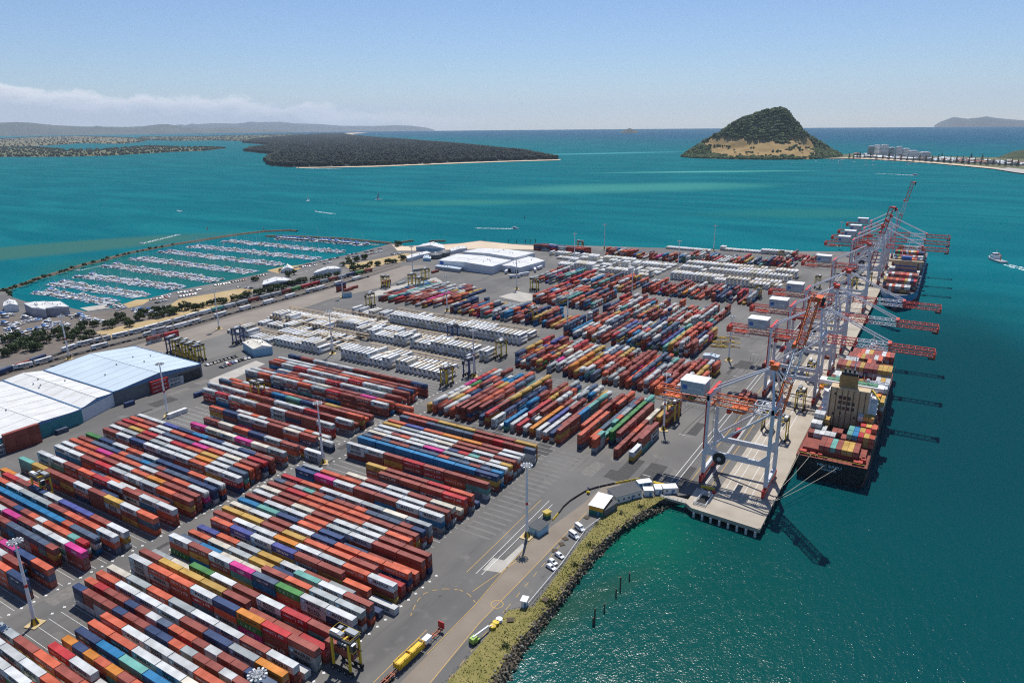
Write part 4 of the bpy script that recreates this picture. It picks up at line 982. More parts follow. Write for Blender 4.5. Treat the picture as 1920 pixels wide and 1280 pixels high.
b = MB(); b.prism([(-37,393.5),(-28,393.5),(-29.5,400),(-35.5,400)],29.6,36.2,0); b.prism([(-36.6,393.9),(-28.4,393.9),(-29.8,399.7),(-35.2,399.7)],36.2,37.6,1)
for x in (-35,-32.8,-30.6): b.cyl((x,396,37.4),(x,395.4,39.4),.55,n=10,m=1)
b.build('funnel', [mat('funnel_buff', (.36,.22,.08), .6), M_DARK], SH1)
b = MB(); b.box(-44,-19,399.5,404.3,30.3,30.6,2); b.cyl((-31,402,30.2),(-31,402,45),.35,.2,8,0); b.bar((-34,402,40),(-28,402,40),.15,0); b.bar((-33,402,42.5),(-29,402,42.5),.12,0)
for x in (-41,-26,-22): b.bar((x,402,30.4),(x,402,36),.14,0)
b.blob((-24,402,32.6),1.0,0,1,R,.05); b.blob((-38,402,32),.7,0,1,R,.05); b.build('mast', [M_WHITE, M_DARK, M_GRN], SH1)
b = MB(); b.bar((-21,395,30),(-16.6,389,27),.7,1); b.bar((-46,396,28),(-42,392,30),.7,1); b.box(-46.6,-44.6,393,400,26,27.8,0); b.box(-18.6,-16.6,393,400,26,27.8,0)
b.build('lifeboat_davit', [mat('lifeboat_orange', (.75,.22,.03), .5), M_YEL], SH1)
b = MB(); b.cyl((-32,532,8),(-32,532,25),.5,.3,8,0); b.bar((-34,532,20),(-30,532,20),.2,0); b.box(-33.5,-30.5,530,534,16,16.6,0); b.build('foremast', M_WHITE, SH1)
SHIPN = [0]
def bay(y, x0, z0, cols, tiers, L, ship, which, mixs):
    for i, ch in enumerate(cols):
        if ch == '.': continue
        t = tiers if isinstance(tiers,int) else tiers[i]
        for q in range(t):
            c = ch if q == t-1 else R.choice(mixs)
            vis_ = q == t-1 or (q >= t-2 and which.get('face'))
            d = dict(x=x0+1.25+2.56*i,y=y+L/2,z=z0+q*H40,L=L,rot=-math.pi/2,tier=q+1,col=c,sty=None,top=q==t-1,d=500,side=0,end=1,row=which['n'])
            if vis_: d['label'] = f"{PN[c]} deck container, {'top' if q == t-1 else ordw(t-q)+' down'}, {ordw(i+1)} from wharf, {which['n']}"; d['group'] = ship; container_thing(d, 'deck_container', 'deck container', fine=False)
            else: DECK.append(d)
DECK = []
MX = 'RRRROYYWWGB'
for y, x0, z0, cols, ti, L, nm, face in ((351,-38.4,9.4,'RRTRYYR',1,L40,'stern bay of the black ship',1),(365.5,-45.8,9.4,'RWWWW.RTCSYO',(1,1,1,1,1,0,1,2,2,2,2,2),L20,'second stern bay',1),(372,-45.8,9.4,'WWW.RR.TCYSO',(2,2,1,0,1,1,0,2,2,2,2,3),L20,'third stern bay',1),(379,-45.6,9.4,'WW',3,L20,'white stack beside the wharf astern',1),(380,-40.6,9.4,'Y',2,L20,'yellow stack astern',0),(380,-23.2,9.4,'SYO',2,L20,'red and yellow group astern',1),(386,-25.4,9.4,'WYY',3,L20,'stack under the bridge house',1),
 (408,-20.4,9.4,'T',4,L40,'outboard stack beside the bridge house',1),(394,-19.0,9.4,'R',2,L20,'outboard pair beside the bridge house',0),
 (413,-46,9.4,'SWERYOYWWWWY',(3,3,4,4,4,4,4,4,4,4,4,3),L40,'bay forward of the bridge',0),(428,-46,9.4,'RTRWWRYRWWWWYY',(4,)*12+(0,0),L40,'mint and red bay',0),(445,-46,9.4,'KKKK.....WYW',(3,3,3,3,0,0,0,0,0,3,3,3),L40,'white bay amidships',0),(462,-46.4,9.4,'RRYRRYRRRYYY',4,L40,'red and yellow wall of containers',1),(480,-44,9.4,'WWK..OR.',3,L40,'bay under the second crane boom',1),(500,-44,9.4,'RROYRRWO',2,L40,'forward bay by the foremast',0),(514,-43,8.6,'RROWYRRWOR',2,L40,'foremost bay of the black ship',0)):
    cols = cols[:12]; bay(y, x0, z0, cols, ti if isinstance(ti,int) else ti[:12], L, 'containers on the black ship', dict(n=nm,face=face), MX)
for i, (a, c) in enumerate((((-46.2,347.2,8),(-49,322,.3)),((-41,347.2,8),(-49,320,.3)),((-34,346,4.8),(-49,306,.3)),((-28,346,4.8),(-49,305,.3)))):
    b = MB(); a, c = Vector(a), Vector(c)
    for k in range(8):
        f = lambda t: a+(c-a)*t-Vector((0,0,2.2*4*t*(1-t)*.4)); b.cyl(f(k/8), f((k+1)/8), .09, n=5, m=0, cap=False)
    tag(b.build('mooring_rope', mat('rope', (.55,.50,.38), .9)), ['pale mooring rope from the wharf side corner of the stern','second pale mooring rope beside the stern corner','longer mooring rope under the ship name','outermost long mooring rope under the ship name'][i], 'mooring rope', 'stern mooring ropes')
SH2 = empty('container_ship', 'blue hulled container ship at the far berth, bow towards the black ship', 'container ship', (0,0,0))
hull('hull', -47.6, -15.4, 1010, 728, 8.5, [M_HULLB, M_HULLR, mat('deck_grey',(.10,.11,.12),.7)], SH2, flare=10, bow=40, sheer=2)
b = MB()
for y in (762,778,794,810,826,858,874,890,906,922,938,954,970): b.box(-46,-17,y,y+13.5,8.5,10.2,0)
b.build('hatch_cover', M_DECKR, SH2)
b = MB(); b.box(-42,-21,843,853,8.5,22,0); b.box(-47.5,-15.5,843,848,22,24.2,0); b.box(-42,-21,842.9,843,14,15.4,1); b.box(-42,-21,842.9,843,18,19.4,1); b.box(-36,-27,846,853,24.2,28,1); b.build('bridge_house', [mat('house_buff', (.47,.36,.22), .6), M_BLUE], SH2)
b = MB(); b.cyl((-31,845,30),(-31,845,42),.4,.25,8,0); b.bar((-35,845,36),(-27,845,36),.2,0); b.cyl((-36,842,28),(-36,842,38),.4,.4,8,0); b.build('mast', M_WHITE, SH2)
for y, ti, nm, face in ((746,2,'foremost white tier of the blue ship',1),(764,3,'second bay from the blue ship bow',1),(780,(3,4,4,4,4,4,4,4,4,4,4,3),'third bay from the blue ship bow',1),(796,3,'fourth bay of the blue ship',0),(812,(2,2,0,0,0,0,0,0,0,1,2,2),'broken bay before the blue ship bridge',0),(828,(3,3,0,0,0,0,0,0,0,0,2,3),'sides of the bay under the bridge',0),(858,5,'first bay behind the blue ship bridge',1),(874,5,'second bay behind the bridge',0),(890,6,'third bay behind the bridge',1),(908,5,'tall bay behind the bridge',0),(926,4,'aft bay of the blue ship',0),(944,5,'second aft bay of the blue ship',0),(962,4,'aftmost bay of the blue ship',0)):
    n = 8 if y < 760 else 11; cols = ''.join(R.choice('WWWRROOYGBRSN') for _ in range(n)) if y > 750 else 'RWOWWRWW'
    bay(y, -45.4+(3.7 if y < 760 else 0), 10.2, cols, ti if isinstance(ti,int) else ti[:n], L40, 'containers on the blue ship', dict(n=nm,face=face), MX)
mass(DECK, 'deck_container_stacks')
# ------------------------------------------------------------------ sheds, offices and huts
def quadwalls(b, base, z0, z1, m):
    n = len(base)
    for i in range(n):
        (x0,y0),(x1,y1) = base[i], base[(i+1)%n]; b.add([(x0,y0,z0),(x1,y1,z0),(x1,y1,z1),(x0,y0,z1)], [(0,1,2,3)], m)
def lerp(a, c, t): return tuple(x+(y-x)*t for x, y in zip(a, c))
def shed(name, label, cat, corners, h, rise, wall, roof, trim, ridge=True, nrib=8, opening=None, group=None):
    "gabled shed on four plan corners; ridge joins the middles of sides 0-1 and 2-3"
    cx = sum(p[0] for p in corners)/4; cy = sum(p[1] for p in corners)/4
    t = empty(name, label, cat, (cx,cy,0), group=group); q = [(x-cx,y-cy) for x,y in corners]
    b = MB(); quadwalls(b, q, 0, h, 0)
    m0, m1 = lerp(q[0],q[1],.5), lerp(q[3],q[2],.5)
    for A, B_, mm in ((q[0],q[1],m0),(q[2],q[3],m1)): b.add([(*A,h),(*B_,h),(*mm,h+rise)], [(0,1,2)], 1)
    b.build('wall', [wall, trim], t)
    b = MB(); o = .6
    for A, D, nm in ((q[0],q[3],0),(q[1],q[2],1)):
        a0, d0, r0, r1 = (*A,h+.1), (*D,h+.1), (*m0,h+rise+.1), (*m1,h+rise+.1)
        b.add([a0,r0,r1,d0] if nm == 0 else [a0,d0,r1,r0], [(0,1,2,3)], 0)
        for k in range(1,nrib):
            f = k/nrib; b.bar(lerp(a0,d0,f), lerp(r0,r1,f), .22, 1, .1)
    b.bar((*m0,h+rise+.15),(*m1,h+rise+.15),.8,0,.3); b.build('roof', [roof, mat('roof_seam', (.34,.28,.22), .7)], t)
    b = MB()
    for i in range(4): b.bar((*q[i],h),(*q[(i+1)%4],h),.35,0,.9)
    b.build('fascia', trim, t)
    if opening:
        for (i, f0, f1, hh, mm, nm) in opening:
            A, B_ = q[i], q[(i+1)%4]; d = Vector((B_[1]-A[1],-(B_[0]-A[0]),0)).normalized()*.06
            if (d.x*(A[0]+B_[0])+d.y*(A[1]+B_[1])) < 0: d = -d
            p0, p1 = lerp(A,B_,f0), lerp(A,B_,f1); b = MB(); b.add([(p0[0]+d.x,p0[1]+d.y,.05),(p1[0]+d.x,p1[1]+d.y,.05),(p1[0]+d.x,p1[1]+d.y,hh),(p0[0]+d.x,p0[1]+d.y,hh)], [(0,1,2,3)], 0); b.build(nm, mm, t)
    for k in range(5):
        f, g_ = R.uniform(.15,.85), R.uniform(.2,.8); p = lerp(lerp(q[0],q[1],f),lerp(q[3],q[2],f),g_); zz = h+rise*(1-abs(2*f-1)); b = MB(); b.cyl((*p,zz),(*p,zz+1.1),.45,n=8); b.build('roof_vent', M_GREY, t)
    return t
M_RBLUE = mat('roof_pale_blue', (.50,.59,.65), .45, var=.09, scale=.05); M_RWHITE = mat('roof_white', (.55,.54,.51), .5, col2=(.72,.72,.70), scale=.12, detail=9); M_TEAL = mat('teal_door', (.03,.22,.24), .5)
M_TRIMB = mat('trim_blue', (.09,.20,.36), .5); M_WALLG = mat('wall_dark_grey', (.13,.14,.15), .7); M_WALLW = mat('wall_white', (.62,.64,.66), .55, var=.06)
shed('warehouse', 'big open fronted warehouse with a pale blue gabled roof', 'warehouse', GP([(377,682),(212,735),(82,694),(252,649)],9), 9, 3.0, M_WALLG, M_RBLUE, M_TRIMB, opening=[(0,.02,.3,6.5,M_DARK,'doorway'),(0,.36,.62,6.5,mat('roller_door',(.20,.22,.25),.5),'roller_door')])
shed('warehouse', 'white roofed warehouse joined to the blue roofed one, grey boxes along its front', 'warehouse', GP([(212,736),(152,766),(5,713),(82,694.5)],8.5), 8.4, 1.8, M_WALLW, M_RWHITE, M_TRIMB)
shed('warehouse', 'white roofed warehouse with a teal door at the photo edge', 'warehouse', GP([(152,767),(0,822),(-190,758),(4,714)],8.5), 8.3, 1.4, M_TEAL, M_RWHITE, M_TRIMB, opening=[(0,.05,.4,5.5,M_TEAL,'door')])
shed('cold_store', 'largest white cold store with a blue square sign on its wall', 'cold store', GP([(923,500),(822,488),(857,476),(958,488)],9), 9, 1.6, M_WALLW, M_RWHITE, M_WHITE, nrib=2, opening=[(0,.9,.97,8.6,M_BLUE,'sign')])
shed('cold_store', 'white cold store behind the largest one towards the sea', 'cold store', GP([(966,483),(868,472),(900,465.5),(1003,474)],10), 10, 1.6, M_WALLW, M_RWHITE, M_WHITE, nrib=2)
shed('cold_store', 'lower white store with a stepped front beside the trailers', 'cold store', GP([(975,502),(941,498),(985,480),(1022,489)],7), 7, 1.0, M_WALLW, M_RWHITE, M_WHITE, nrib=2, opening=[(0,.1,.25,4.5,M_DARK,'doorway'),(0,.5,.65,4.5,M_DARK,'doorway')])
shed('lean_to', 'pale blue lean-to along the front of the largest cold store', 'lean-to', GP([(862,505),(816,499),(822,496),(868,501)],4), 4, .6, M_GREY, M_RBLUE, M_WHITE, nrib=2)
shed('club_house', 'white hip roofed club house on the beach by the sea', 'club house', GP([(834,466),(780,463),(795,457),(830,459)],5), 5, 3.5, M_SKYBLUE, M_RWHITE, M_WHITE, nrib=2)
shed('store_shed', 'long low white shed behind the beach', 'shed', GP([(876,465),(846,471),(843,467),(868,461)],4), 4, 1, M_WALLW, M_RWHITE, M_WHITE, nrib=2)
shed('store_shed', 'long white shed beside two dark round tanks', 'shed', GP([(808,474),(765,485),(760,481),(800,471)],4), 4, 1, M_WALLW, M_RWHITE, M_WHITE, nrib=2)
shed('store_shed', 'small pale blue roofed shed before the round tanks', 'shed', GP([(808,485),(793,484),(796,479),(808,479)],3.5), 3.5, .8, M_SKYBLUE, M_RBLUE, M_WHITE, nrib=2)
shed('restaurant', 'white roofed marina restaurant with dark walls', 'building', GP([(548,526),(492,534),(495,526),(533,520)],4.5), 4.5, 2.2, M_DARK, M_RWHITE, M_WHITE, nrib=2)
shed('marina_office', 'white marina building of stepped roofs by the car park', 'building', GP([(640,503),(588,512),(596,506),(628,499)],4.5), 4.5, 2, M_WALLW, M_RWHITE, M_WHITE, nrib=2)
shed('marina_office', 'small white pavilion roof beside the marina edge', 'building', GP([(551,504),(527,506),(534,499),(545,498)],4), 4, 2.6, M_WALLW, M_RWHITE, M_WHITE, nrib=2)
shed('boat_shed', 'grey walled boat shed with a white roof beside the marina', 'boat shed', GP([(129,575),(85,578),(62,570),(112,565)],8), 8, 1.2, mat('shed_grey',(.30,.31,.35),.6), M_RWHITE, M_WHITE, nrib=2)
shed('boat_shed', 'smaller grey boat shed joined in front of the white roofed one', 'boat shed', GP([(85,580),(60,577),(45,569),(84,565)],8.5), 8.5, .8, mat('shed_grey',(.30,.31,.35),.6), M_RWHITE, M_WHITE, nrib=2)
shed('boat_shed', 'white tent like boat cover at the marina corner', 'boat shed', GP([(34,572),(6,574),(8,566),(28,563)],6), 6, 2, M_WHITE, M_RWHITE, M_WHITE, nrib=2)
x, y = G(487,664)
off = shed('office_building', 'pale blue two storey office with a cream gabled roof', 'office building', [(x+2,y-7),(x+9,y+5),(x-13,y+13),(x-20,y+1)], 6.2, 1.8, M_SKYBLUE, mat('roof_cream',(.66,.62,.52),.5), M_WHITE, nrib=2)
shed('workshop_shed', 'small white walled shed with a pale blue roof on the apron', 'shed', [(-138,488.5),(-127,488.5),(-127,494.5),(-138,494.5)], 3.2, .9, M_WALLW, M_RBLUE, M_WHITE, nrib=2)
for k in range(2):
    x, y = G(817+15*k, 484-4*k); t = empty('storage_tank', ['dark round tank with a ribbed domed roof, nearer the blue shed','dark round tank with a ribbed domed roof, nearer the sea'][k], 'tank', (x,y,0), group='round tanks'); b = MB(); b.cyl((0,0,0),(0,0,5.5),8.5,n=28); b.build('wall', M_WALLG, t)
    b = MB(); b.cyl((0,0,5.5),(0,0,8.6),8.6,.6,28,0)
    for i in range(14): a = i*math.pi/7; b.bar((8.5*math.cos(a),8.5*math.sin(a),5.7),(.6*math.cos(a),.6*math.sin(a),8.7),.3,1)
    b.build('roof', [M_WALLG, M_GREY], t)
def hut(name, label, cat, p0, p1, depth, h, wall, roof, low=None, rise=.5, mono=True, door=True, wins=0, group=None):
    "small building; ground line p0-p1 is its long side to the camera"
    a, c = Vector((*G(*p0),0)), Vector((*G(*p1),0)); L = (c-a).length; u = (c-a)/L; n_ = Vector((-u.y,u.x,0))
    t = empty(name, label, cat, a, math.atan2(u.y,u.x), group); b = MB()
    b.box(0,L,0,depth,0,h if not low else h*.5,0 if not low else 1)
    if low: b.box(.02,L-.02,.02,depth-.02,h*.5,h,0)
    b.build('wall', [wall, low or wall], t)
    b = MB(); z0, z1 = h+.02, h+rise; e = .35
    b.add([(-e,-e,z0),(L+e,-e,z0),(L+e,depth+e,z1),(-e,depth+e,z1),(-e,-e,z0+.15),(L+e,-e,z0+.15),(L+e,depth+e,z1+.15),(-e,depth+e,z1+.15)], [(0,3,2,1),(4,5,6,7),(0,1,5,4),(1,2,6,5),(2,3,7,6),(3,0,4,7)]); b.build('roof', roof, t)
    if door: b = MB(); b.box(L*.6,L*.6+.95,-.05,0.0,.05,2.1); b.build('door', M_TRIMB, t)
    for k in range(wins): b = MB(); x = L*(k+.5)/wins; b.box(x-.5,x+.5,-.04,0,1.1,2.0); b.build('window', M_GLASS, t)
    return t
M_RGREY = mat('roof_charcoal', (.075,.08,.085), .8, var=.15, scale=.4)
hut('gatehouse', 'pale blue gatehouse with a charcoal roof at the foot of the light mast', 'gatehouse', (991,998), (1011,1007), 6.4, 3.1, M_SKYBLUE, M_RGREY)
hut('storage_box', 'small two tone storage box, yellow over green, behind the gatehouse', 'storage box', (1018,969), (1025,973), 2.6, 2.7, M_YEL, mat('dull_yellow',(.45,.33,.06),.6), low=mat('box_green',(.02,.16,.11),.5), rise=.1, door=False)
hut('site_office', 'yellow and green gabled hut with a white roof beside the parked vans', 'site office', (1104,962), (1130,969), 11, 4.2, mat('sign_yellow',(.62,.33,.03),.5), M_WHITE, low=mat('box_green',(.02,.16,.11),.5), rise=.7)
hut('site_office', 'grey roofed open bay joined to the yellow and green hut', 'site office', (1133,968), (1157,952), 4.5, 3, M_WALLG, M_RGREY)
hut('site_office', 'long white and grey office on the curve of the road', 'site office', (1155,945), (1203,931), 7, 3.4, M_WALLW, M_RGREY, wins=5, rise=.9)
hut('portable_cabin', 'white portable cabin next to the long office', 'cabin', (1208,930), (1224,930), 3, 3, M_WALLW, M_WHITE, rise=.15)
hut('portable_cabin', 'narrow white cabin between two others', 'cabin', (1229,927), (1240,927), 4, 2.9, M_WALLW, M_WHITE, rise=.15)
hut('portable_cabin', 'white cabin with a dark doorway at the end of the row', 'cabin', (1244,926), (1269,925), 3.6, 3, M_WALLW, M_WHITE, rise=.15, wins=2)
hut('portable_cabin', 'blue and white cabin with a patterned roof behind the others', 'cabin', (1198,916), (1221,913), 3, 2.8, M_SKYBLUE, M_WHITE, rise=.15, wins=3)
hut('guard_booth', 'tiny white guard booth at the end of the white rail', 'guard booth', (977,1138), (986,1140), 2.6, 2.8, M_WHITE, M_WHITE, rise=.1)
x, y = G(652,546); hut('equipment_cabin', 'small pale blue cabin at the foot of a mast by the rail apron', 'cabin', (645,559), (660,557), 5, 4.5, M_SKYBLUE, M_RGREY)
# ------------------------------------------------------------------ vehicles
M_CARS = [mat('car_'+n_, c, .3, var=.03, spec=.6) for n_, c in (('white',(.72,.72,.72)),('silver',(.36,.37,.38)),('black',(.018,.018,.02)),('red',(.35,.03,.025)),('blue',(.03,.07,.2)),('grey',(.12,.125,.13)))]
CARN = ['white','silver','black','red','blue','dark grey']
def car_mb(van=False):
    b = MB(); L, W, H = (5.2,2.0,2.3) if van else (4.5,1.8,1.5); x = L/2; y = W/2
    if van: prof = [(-x,.35),(x,.35),(x,.95),(x-.7,1.15),(x-1.5,H-.1),(x-1.8,H),(-x+.1,H),(-x,H-.2)]
    else: prof = [(-x,.35),(x,.35),(x,.75),(x-1.1,.92),(x-1.9,H-.08),(x-2.2,H),(-x+.9,H),(-x+.15,.98),(-x,.9)]
    n = len(prof); vs = [(px,-y+(.12 if pz > 1.0 else 0),pz) for px,pz in prof]+[(px,y-(.12 if pz > 1.0 else 0),pz) for px,pz in prof]
    b.add(vs, [tuple(range(n)),tuple(range(2*n-1,n-1,-1))]+[(i,n+i,n+(i+1)%n,(i+1)%n) for i in range(n)], 0)
    g = MB()
    if van:
        for s in (-1,1):
            for a0,a1 in ((-2.2,-.9),(-.75,.35),(.5,1.2)): g.box(a0,a1,*sorted((s*(y-.13),s*(y-.08))),1.25,1.95)
        g.add([(x-.78,-y+.2,1.25),(x-.78,y-.2,1.25),(x-1.42,y-.25,H-.2),(x-1.42,-y+.25,H-.2)], [(0,1,2,3)])
    else:
        for s in (-1,1): g.add([(-x+.6,s*(y-.11),.98),(x-1.35,s*(y-.11),.98),(x-2.05,s*(y-.11),H-.12),(-x+1.0,s*(y-.11),H-.12)], [(0,1,2,3) if s < 0 else (3,2,1,0)])
        g.add([(x-1.08,-y+.2,.97),(x-1.08,y-.2,.97),(x-1.86,y-.25,H-.1),(x-1.86,-y+.25,H-.1)], [(0,1,2,3)]); g.add([(-x+.2,-y+.2,1.03),(-x+.86,-y+.25,H-.06),(-x+.86,y-.25,H-.06),(-x+.2,y-.2,1.03)], [(0,1,2,3)])
    return b, g, L, W
def vehicle(name, label, cat, x, y, rot, m, van=False, group=None):
    t = empty(name, label, cat, (x,y,.02), rot, group); b, g, L, W = car_mb(van); b.build('body', m, t); g.build('windows', M_GLASS, t)
    for sx in (-1,1):
        for sy in (-1,1): q = MB(); q.cyl((sx*L*.31,sy*(W/2-.2),.34),(sx*L*.31,sy*(W/2+.02),.34),.34,n=12); q.build('wheel', M_BLACK, t)
    return t
x, y = G(1087,992); vehicle('passenger_van', 'white van parked nearer the green and yellow hut', 'van', x, y, -.45, M_CARS[0], True, 'parked white vans')
x, y = G(1076,1006); vehicle('passenger_van', 'white van parked nearer the photo bottom of the pair', 'van', x, y, -.4, M_CARS[0], True, 'parked white vans')
x, y = G(1049,1043); vehicle('parked_car', 'white car with a black roof parked by itself on the bank edge', 'car', x, y, -.35, M_CARS[0])
x, y = G(1036,1055); vehicle('parked_car', 'white estate car, upper of two side by side near the rail', 'car', x, y, -.35, M_CARS[0])
x, y = G(1033,1065); vehicle('parked_car', 'white hatchback, lower of two side by side near the rail', 'car', x, y, -.3, M_CARS[0])
carm = {}
def far_car(x, y, rot, ci, label, group):
    if ci not in carm:
        b, g, L, W = car_mb(); b.add(g.v, g.f, 1)
        for sx in (-1,1):
            for sy in (-1,1): b.cyl((sx*L*.31,sy*(W/2-.2),.34),(sx*L*.31,sy*(W/2+.02),.34),.34,n=8,m=2)
        o = b.build('parked_car', [M_CARS[ci], M_GLASS, M_BLACK]); carm[ci] = o.data
    else: o = mesh_obj('parked_car', carm[ci])
    o.location = (x,y,.02); o.rotation_euler.z = rot; tag(o, label, 'car', group)
CARROWS = [((273,564),(326,556),14,'row at marina corner'),((292,569),(312,563),5,'short row inside the marina corner'),((342,550),(375,543),7,'row along the marina edge'),((300,557),(324,555),5,'bent row by the marina bushes'),((300,557.5),(325,552),6,'back row by the marina bushes'),((331,550),(377,543),8,'cars facing the water'),((335,557),(368,551),6,'middle of the long car park'),((401,536),(431,531),7,'cars by the waterside bushes'),((434,530),(462,525),7,'cars behind the restaurant'),((444,539),(452,538),2,'dark pair in the aisle'),((458,540),(475,541),6,'cars along the dry reserve'),((475,519),(501,515),7,'cars by the small pavilion'),((551,503),(590,494),10,'cars along the pavilion lane'),((565,501),(595,497),8,'second lane by the pavilion'),((600,491),(635,483),10,'row by the last pier'),((606,496),(622,492),4,'short row by the last pier'),((650,479),(672,475),7,'row below the inner breakwater'),((661,483),(685,478),7,'lower row at the beach end'),((683,474),(716,466),9,'upper row at the beach end'),((690,478),(716,472),8,'last row before the beach'),((733,478),(762,474),8,'cars by the long white shed'),((655,486),(690,482),8,'cars beside the east reserve'),
 ((384,686),(444,668),10,'dark row before the blue office'),((413,690),(473,668),14,'row nearest the pale slab'),((412,684),(470,671),12,'middle row before the blue office')]
for a, c, n_, where in CARROWS:
    A, C = G(*a), G(*c); rot = math.atan2(C[1]-A[1],C[0]-A[0])+math.pi/2; L_ = math.hypot(C[1]-A[1],C[0]-A[0]); n_ = max(2,min(n_,int(L_/2.9)))
    for k in range(n_):
        if R.random() < .12: continue
        f = (k+.5)/n_; ci = 2 if ('dark' in where and R.random() < .7) else R.choice((0,0,0,1,1,2,2,3,4,5))
        far_car(A[0]+(C[0]-A[0])*f+R.uniform(-.3,.3), A[1]+(C[1]-A[1])*f+R.uniform(-.3,.3), rot+R.uniform(-.06,.06), ci, f'{CARN[ci]} parked car, {ordw(k+1)} from left in the {where}', 'cars in the car parks')
# boom lift, reels, trailer, barriers, rails
x, y = G(890,1204); t = empty('boom_lift', 'lime green boom lift with its white arm laid along the bank', 'boom lift', (x,y,0), 1.45)
M_LIME = mat('lime_paint', (.30,.45,.08), .5); b = MB(); b.box(-1.6,1.6,-1.1,1.1,.6,1.3); b.build('chassis', M_LIME, t); b = MB(); b.box(-1.7,.6,-.9,.9,1.4,2.5); b.build('turret', M_LIME, t)
b = MB(); b.bar((-.8,0,2.6),(7.2,0,2.0),.5,0); b.bar((5,0,2.2),(9,0,1.2),.3,0); b.build('boom', M_WHITE, t); b = MB(); b.box(8.8,9.9,-1,1,.5,.7); 
for s in (-1,1): b.bar((8.8,s,.6),(8.8,s,1.7),.08); b.bar((9.9,s,.6),(9.9,s,1.7),.08); b.bar((8.8,s,1.7),(9.9,s,1.7),.08)
b.build('basket', M_DARK, t)
for sx in (-1.1,1.1):
    for sy in (-1.1,1.1): b = MB(); b.cyl((sx,sy-.2,.55),(sx,sy+.2,.55),.55,n=12); b.build('wheel', M_BLACK, t)
for i, (p, m, lab) in enumerate((((924,1177),M_YEL,'yellow cable reel lying beside another yellow one'),((930,1170),M_YEL,'second yellow cable reel, nearer the white one'),((936,1164),M_WHITE,'white ring shaped reel at the end of the reels'))):
    x, y = G(*p); b = MB(); b.cyl((0,0,0),(0,0,.2),1.2,n=18); b.cyl((0,0,.2),(0,0,.9),.6,n=14); b.cyl((0,0,.9),(0,0,1.1),1.2,n=18); tag(b.build('cable_reel', m, loc=(x,y,.03)), lab, 'reel', 'reels on the bank edge')
for i, p in enumerate(((957,1162),(1023,1124),(1060,1010),(1040,1032),(1100,970),(1053,1020))):
    x, y = G(*p); b = MB()
    for k in range(6): b.box(-1.2,1.2,-1+.36*k,-.72+.36*k,.1,.25)
    for q in (-.9,.9): b.box(q-.1,q+.1,-1,1,.0,.1)
    tag(b.build('timber_pallet', M_TIMBER, loc=(x,y,.05), rotz=.6+i), ['grey timber platform on the grass near the reels','grey timber platform on the bank behind the guard booth','brown timber stack on the parking ground, upper','brown timber stack on the parking ground, lower','timber stack beside the green hut','small timber stack beside a yellow bollard'][i], 'timber platform')
x, y = G(775,1232); t = empty('tank_trailer', 'long trailer carrying yellow framed tanks along the basin road', 'trailer', (x,y,0), math.pi/2-.02); M_CHAS = mat('chassis_red', (.33,.09,.04), .6)
b = MB()
for s in (-.5,.5): b.box(-17,15,s-.14,s+.14,1.0,1.4)
for xx in range(-16,16,3): b.box(xx-.15,xx+.15,-1.15,1.15,1.15,1.35)
b.build('chassis', M_CHAS, t)
for xx in (-13.5,-12.2,-10.9):
    for s in (-1,1): b = MB(); b.cyl((xx,s*.7,.55),(xx,s*1.2,.55),.55,n=12); b.build('wheel', M_BLACK, t)
b = MB(); 
for x0 in (-8,-1.8):
    b.box(x0+.15,x0+5.9,-1.05,1.05,1.6,3.3,0)
    for xx in (x0,x0+6.05):
        for s in (-1.15,1.15): b.bar((xx,s,1.4),(xx,s,3.9),.2,1)
        b.bar((xx,-1.15,3.9),(xx,1.15,3.9),.2,1)
    for s in (-1.15,1.15):
        b.bar((x0,s,3.9),(x0+6,s,3.9),.2,1); b.bar((x0,s,1.5),(x0+6,s,1.5),.2,1); b.bar((x0,s,1.5),(x0+3,s,3.9),.14,1); b.bar((x0+3,s,3.9),(x0+6,s,1.5),.14,1)
b.build('tank_frame', [mat('tank_yellow',(.72,.46,.02),.5), mat('frame_yellow',(.60,.36,.02),.5)], t)
b = MB(); b.box(5.4,8.6,-1,1,1.45,3.0); b.build('white_load', M_WHITE, t); b = MB(); b.box(14.6,14.9,-1.25,1.25,1.4,3.9); b.build('headboard', M_RED, t)
BARR = [(1036,976),(1047,963),(1056,951),(1068,940),(1082,931),(1095,923),(1110,917),(1124,913),(1138,910),(1153,907),(1168,904),(1184,901),(1200,898)]
for i, (p, q) in enumerate(zip(BARR, BARR[1:])):
    A, B_ = G(*p), G(*q); f = .46; c = ((A[0]+B_[0])/2,(A[1]+B_[1])/2); L_ = math.hypot(B_[0]-A[0],B_[1]-A[1])*.9; b = MB()
    b.add([(-L_/2,-.35,0),(L_/2,-.35,0),(L_/2,.35,0),(-L_/2,.35,0),(-L_/2,-.12,.9),(L_/2,-.12,.9),(L_/2,.12,.9),(-L_/2,.12,.9)], [(4,5,6,7),(0,1,5,4),(1,2,6,5),(2,3,7,6),(3,0,4,7)])
    yl = i in (0,9,10,11); tag(b.build('road_barrier', M_YEL if yl else M_DARK, loc=(*c,.01), rotz=math.atan2(B_[1]-A[1],B_[0]-A[0])), f"{'yellow' if yl else 'black'} road barrier, {ordw(i+1)} of the curved line from the gatehouse end", 'barrier', 'barriers along the curved road')
def rail_fence(name, label, pts, h, m, post=2.5, zz=0.02, bars=(1.0,.55)):
    P = resample([G(*p) for p in pts], post); b = MB()
    for x, y in P: b.bar((x,y,zz),(x,y,zz+h),.12)
    for (x0,y0),(x1,y1) in zip(P,P[1:]):
        for f in bars: b.bar((x0,y0,zz+h*f),(x1,y1,zz+h*f),.14)
    tag(b.build(name, m), label, 'rail')
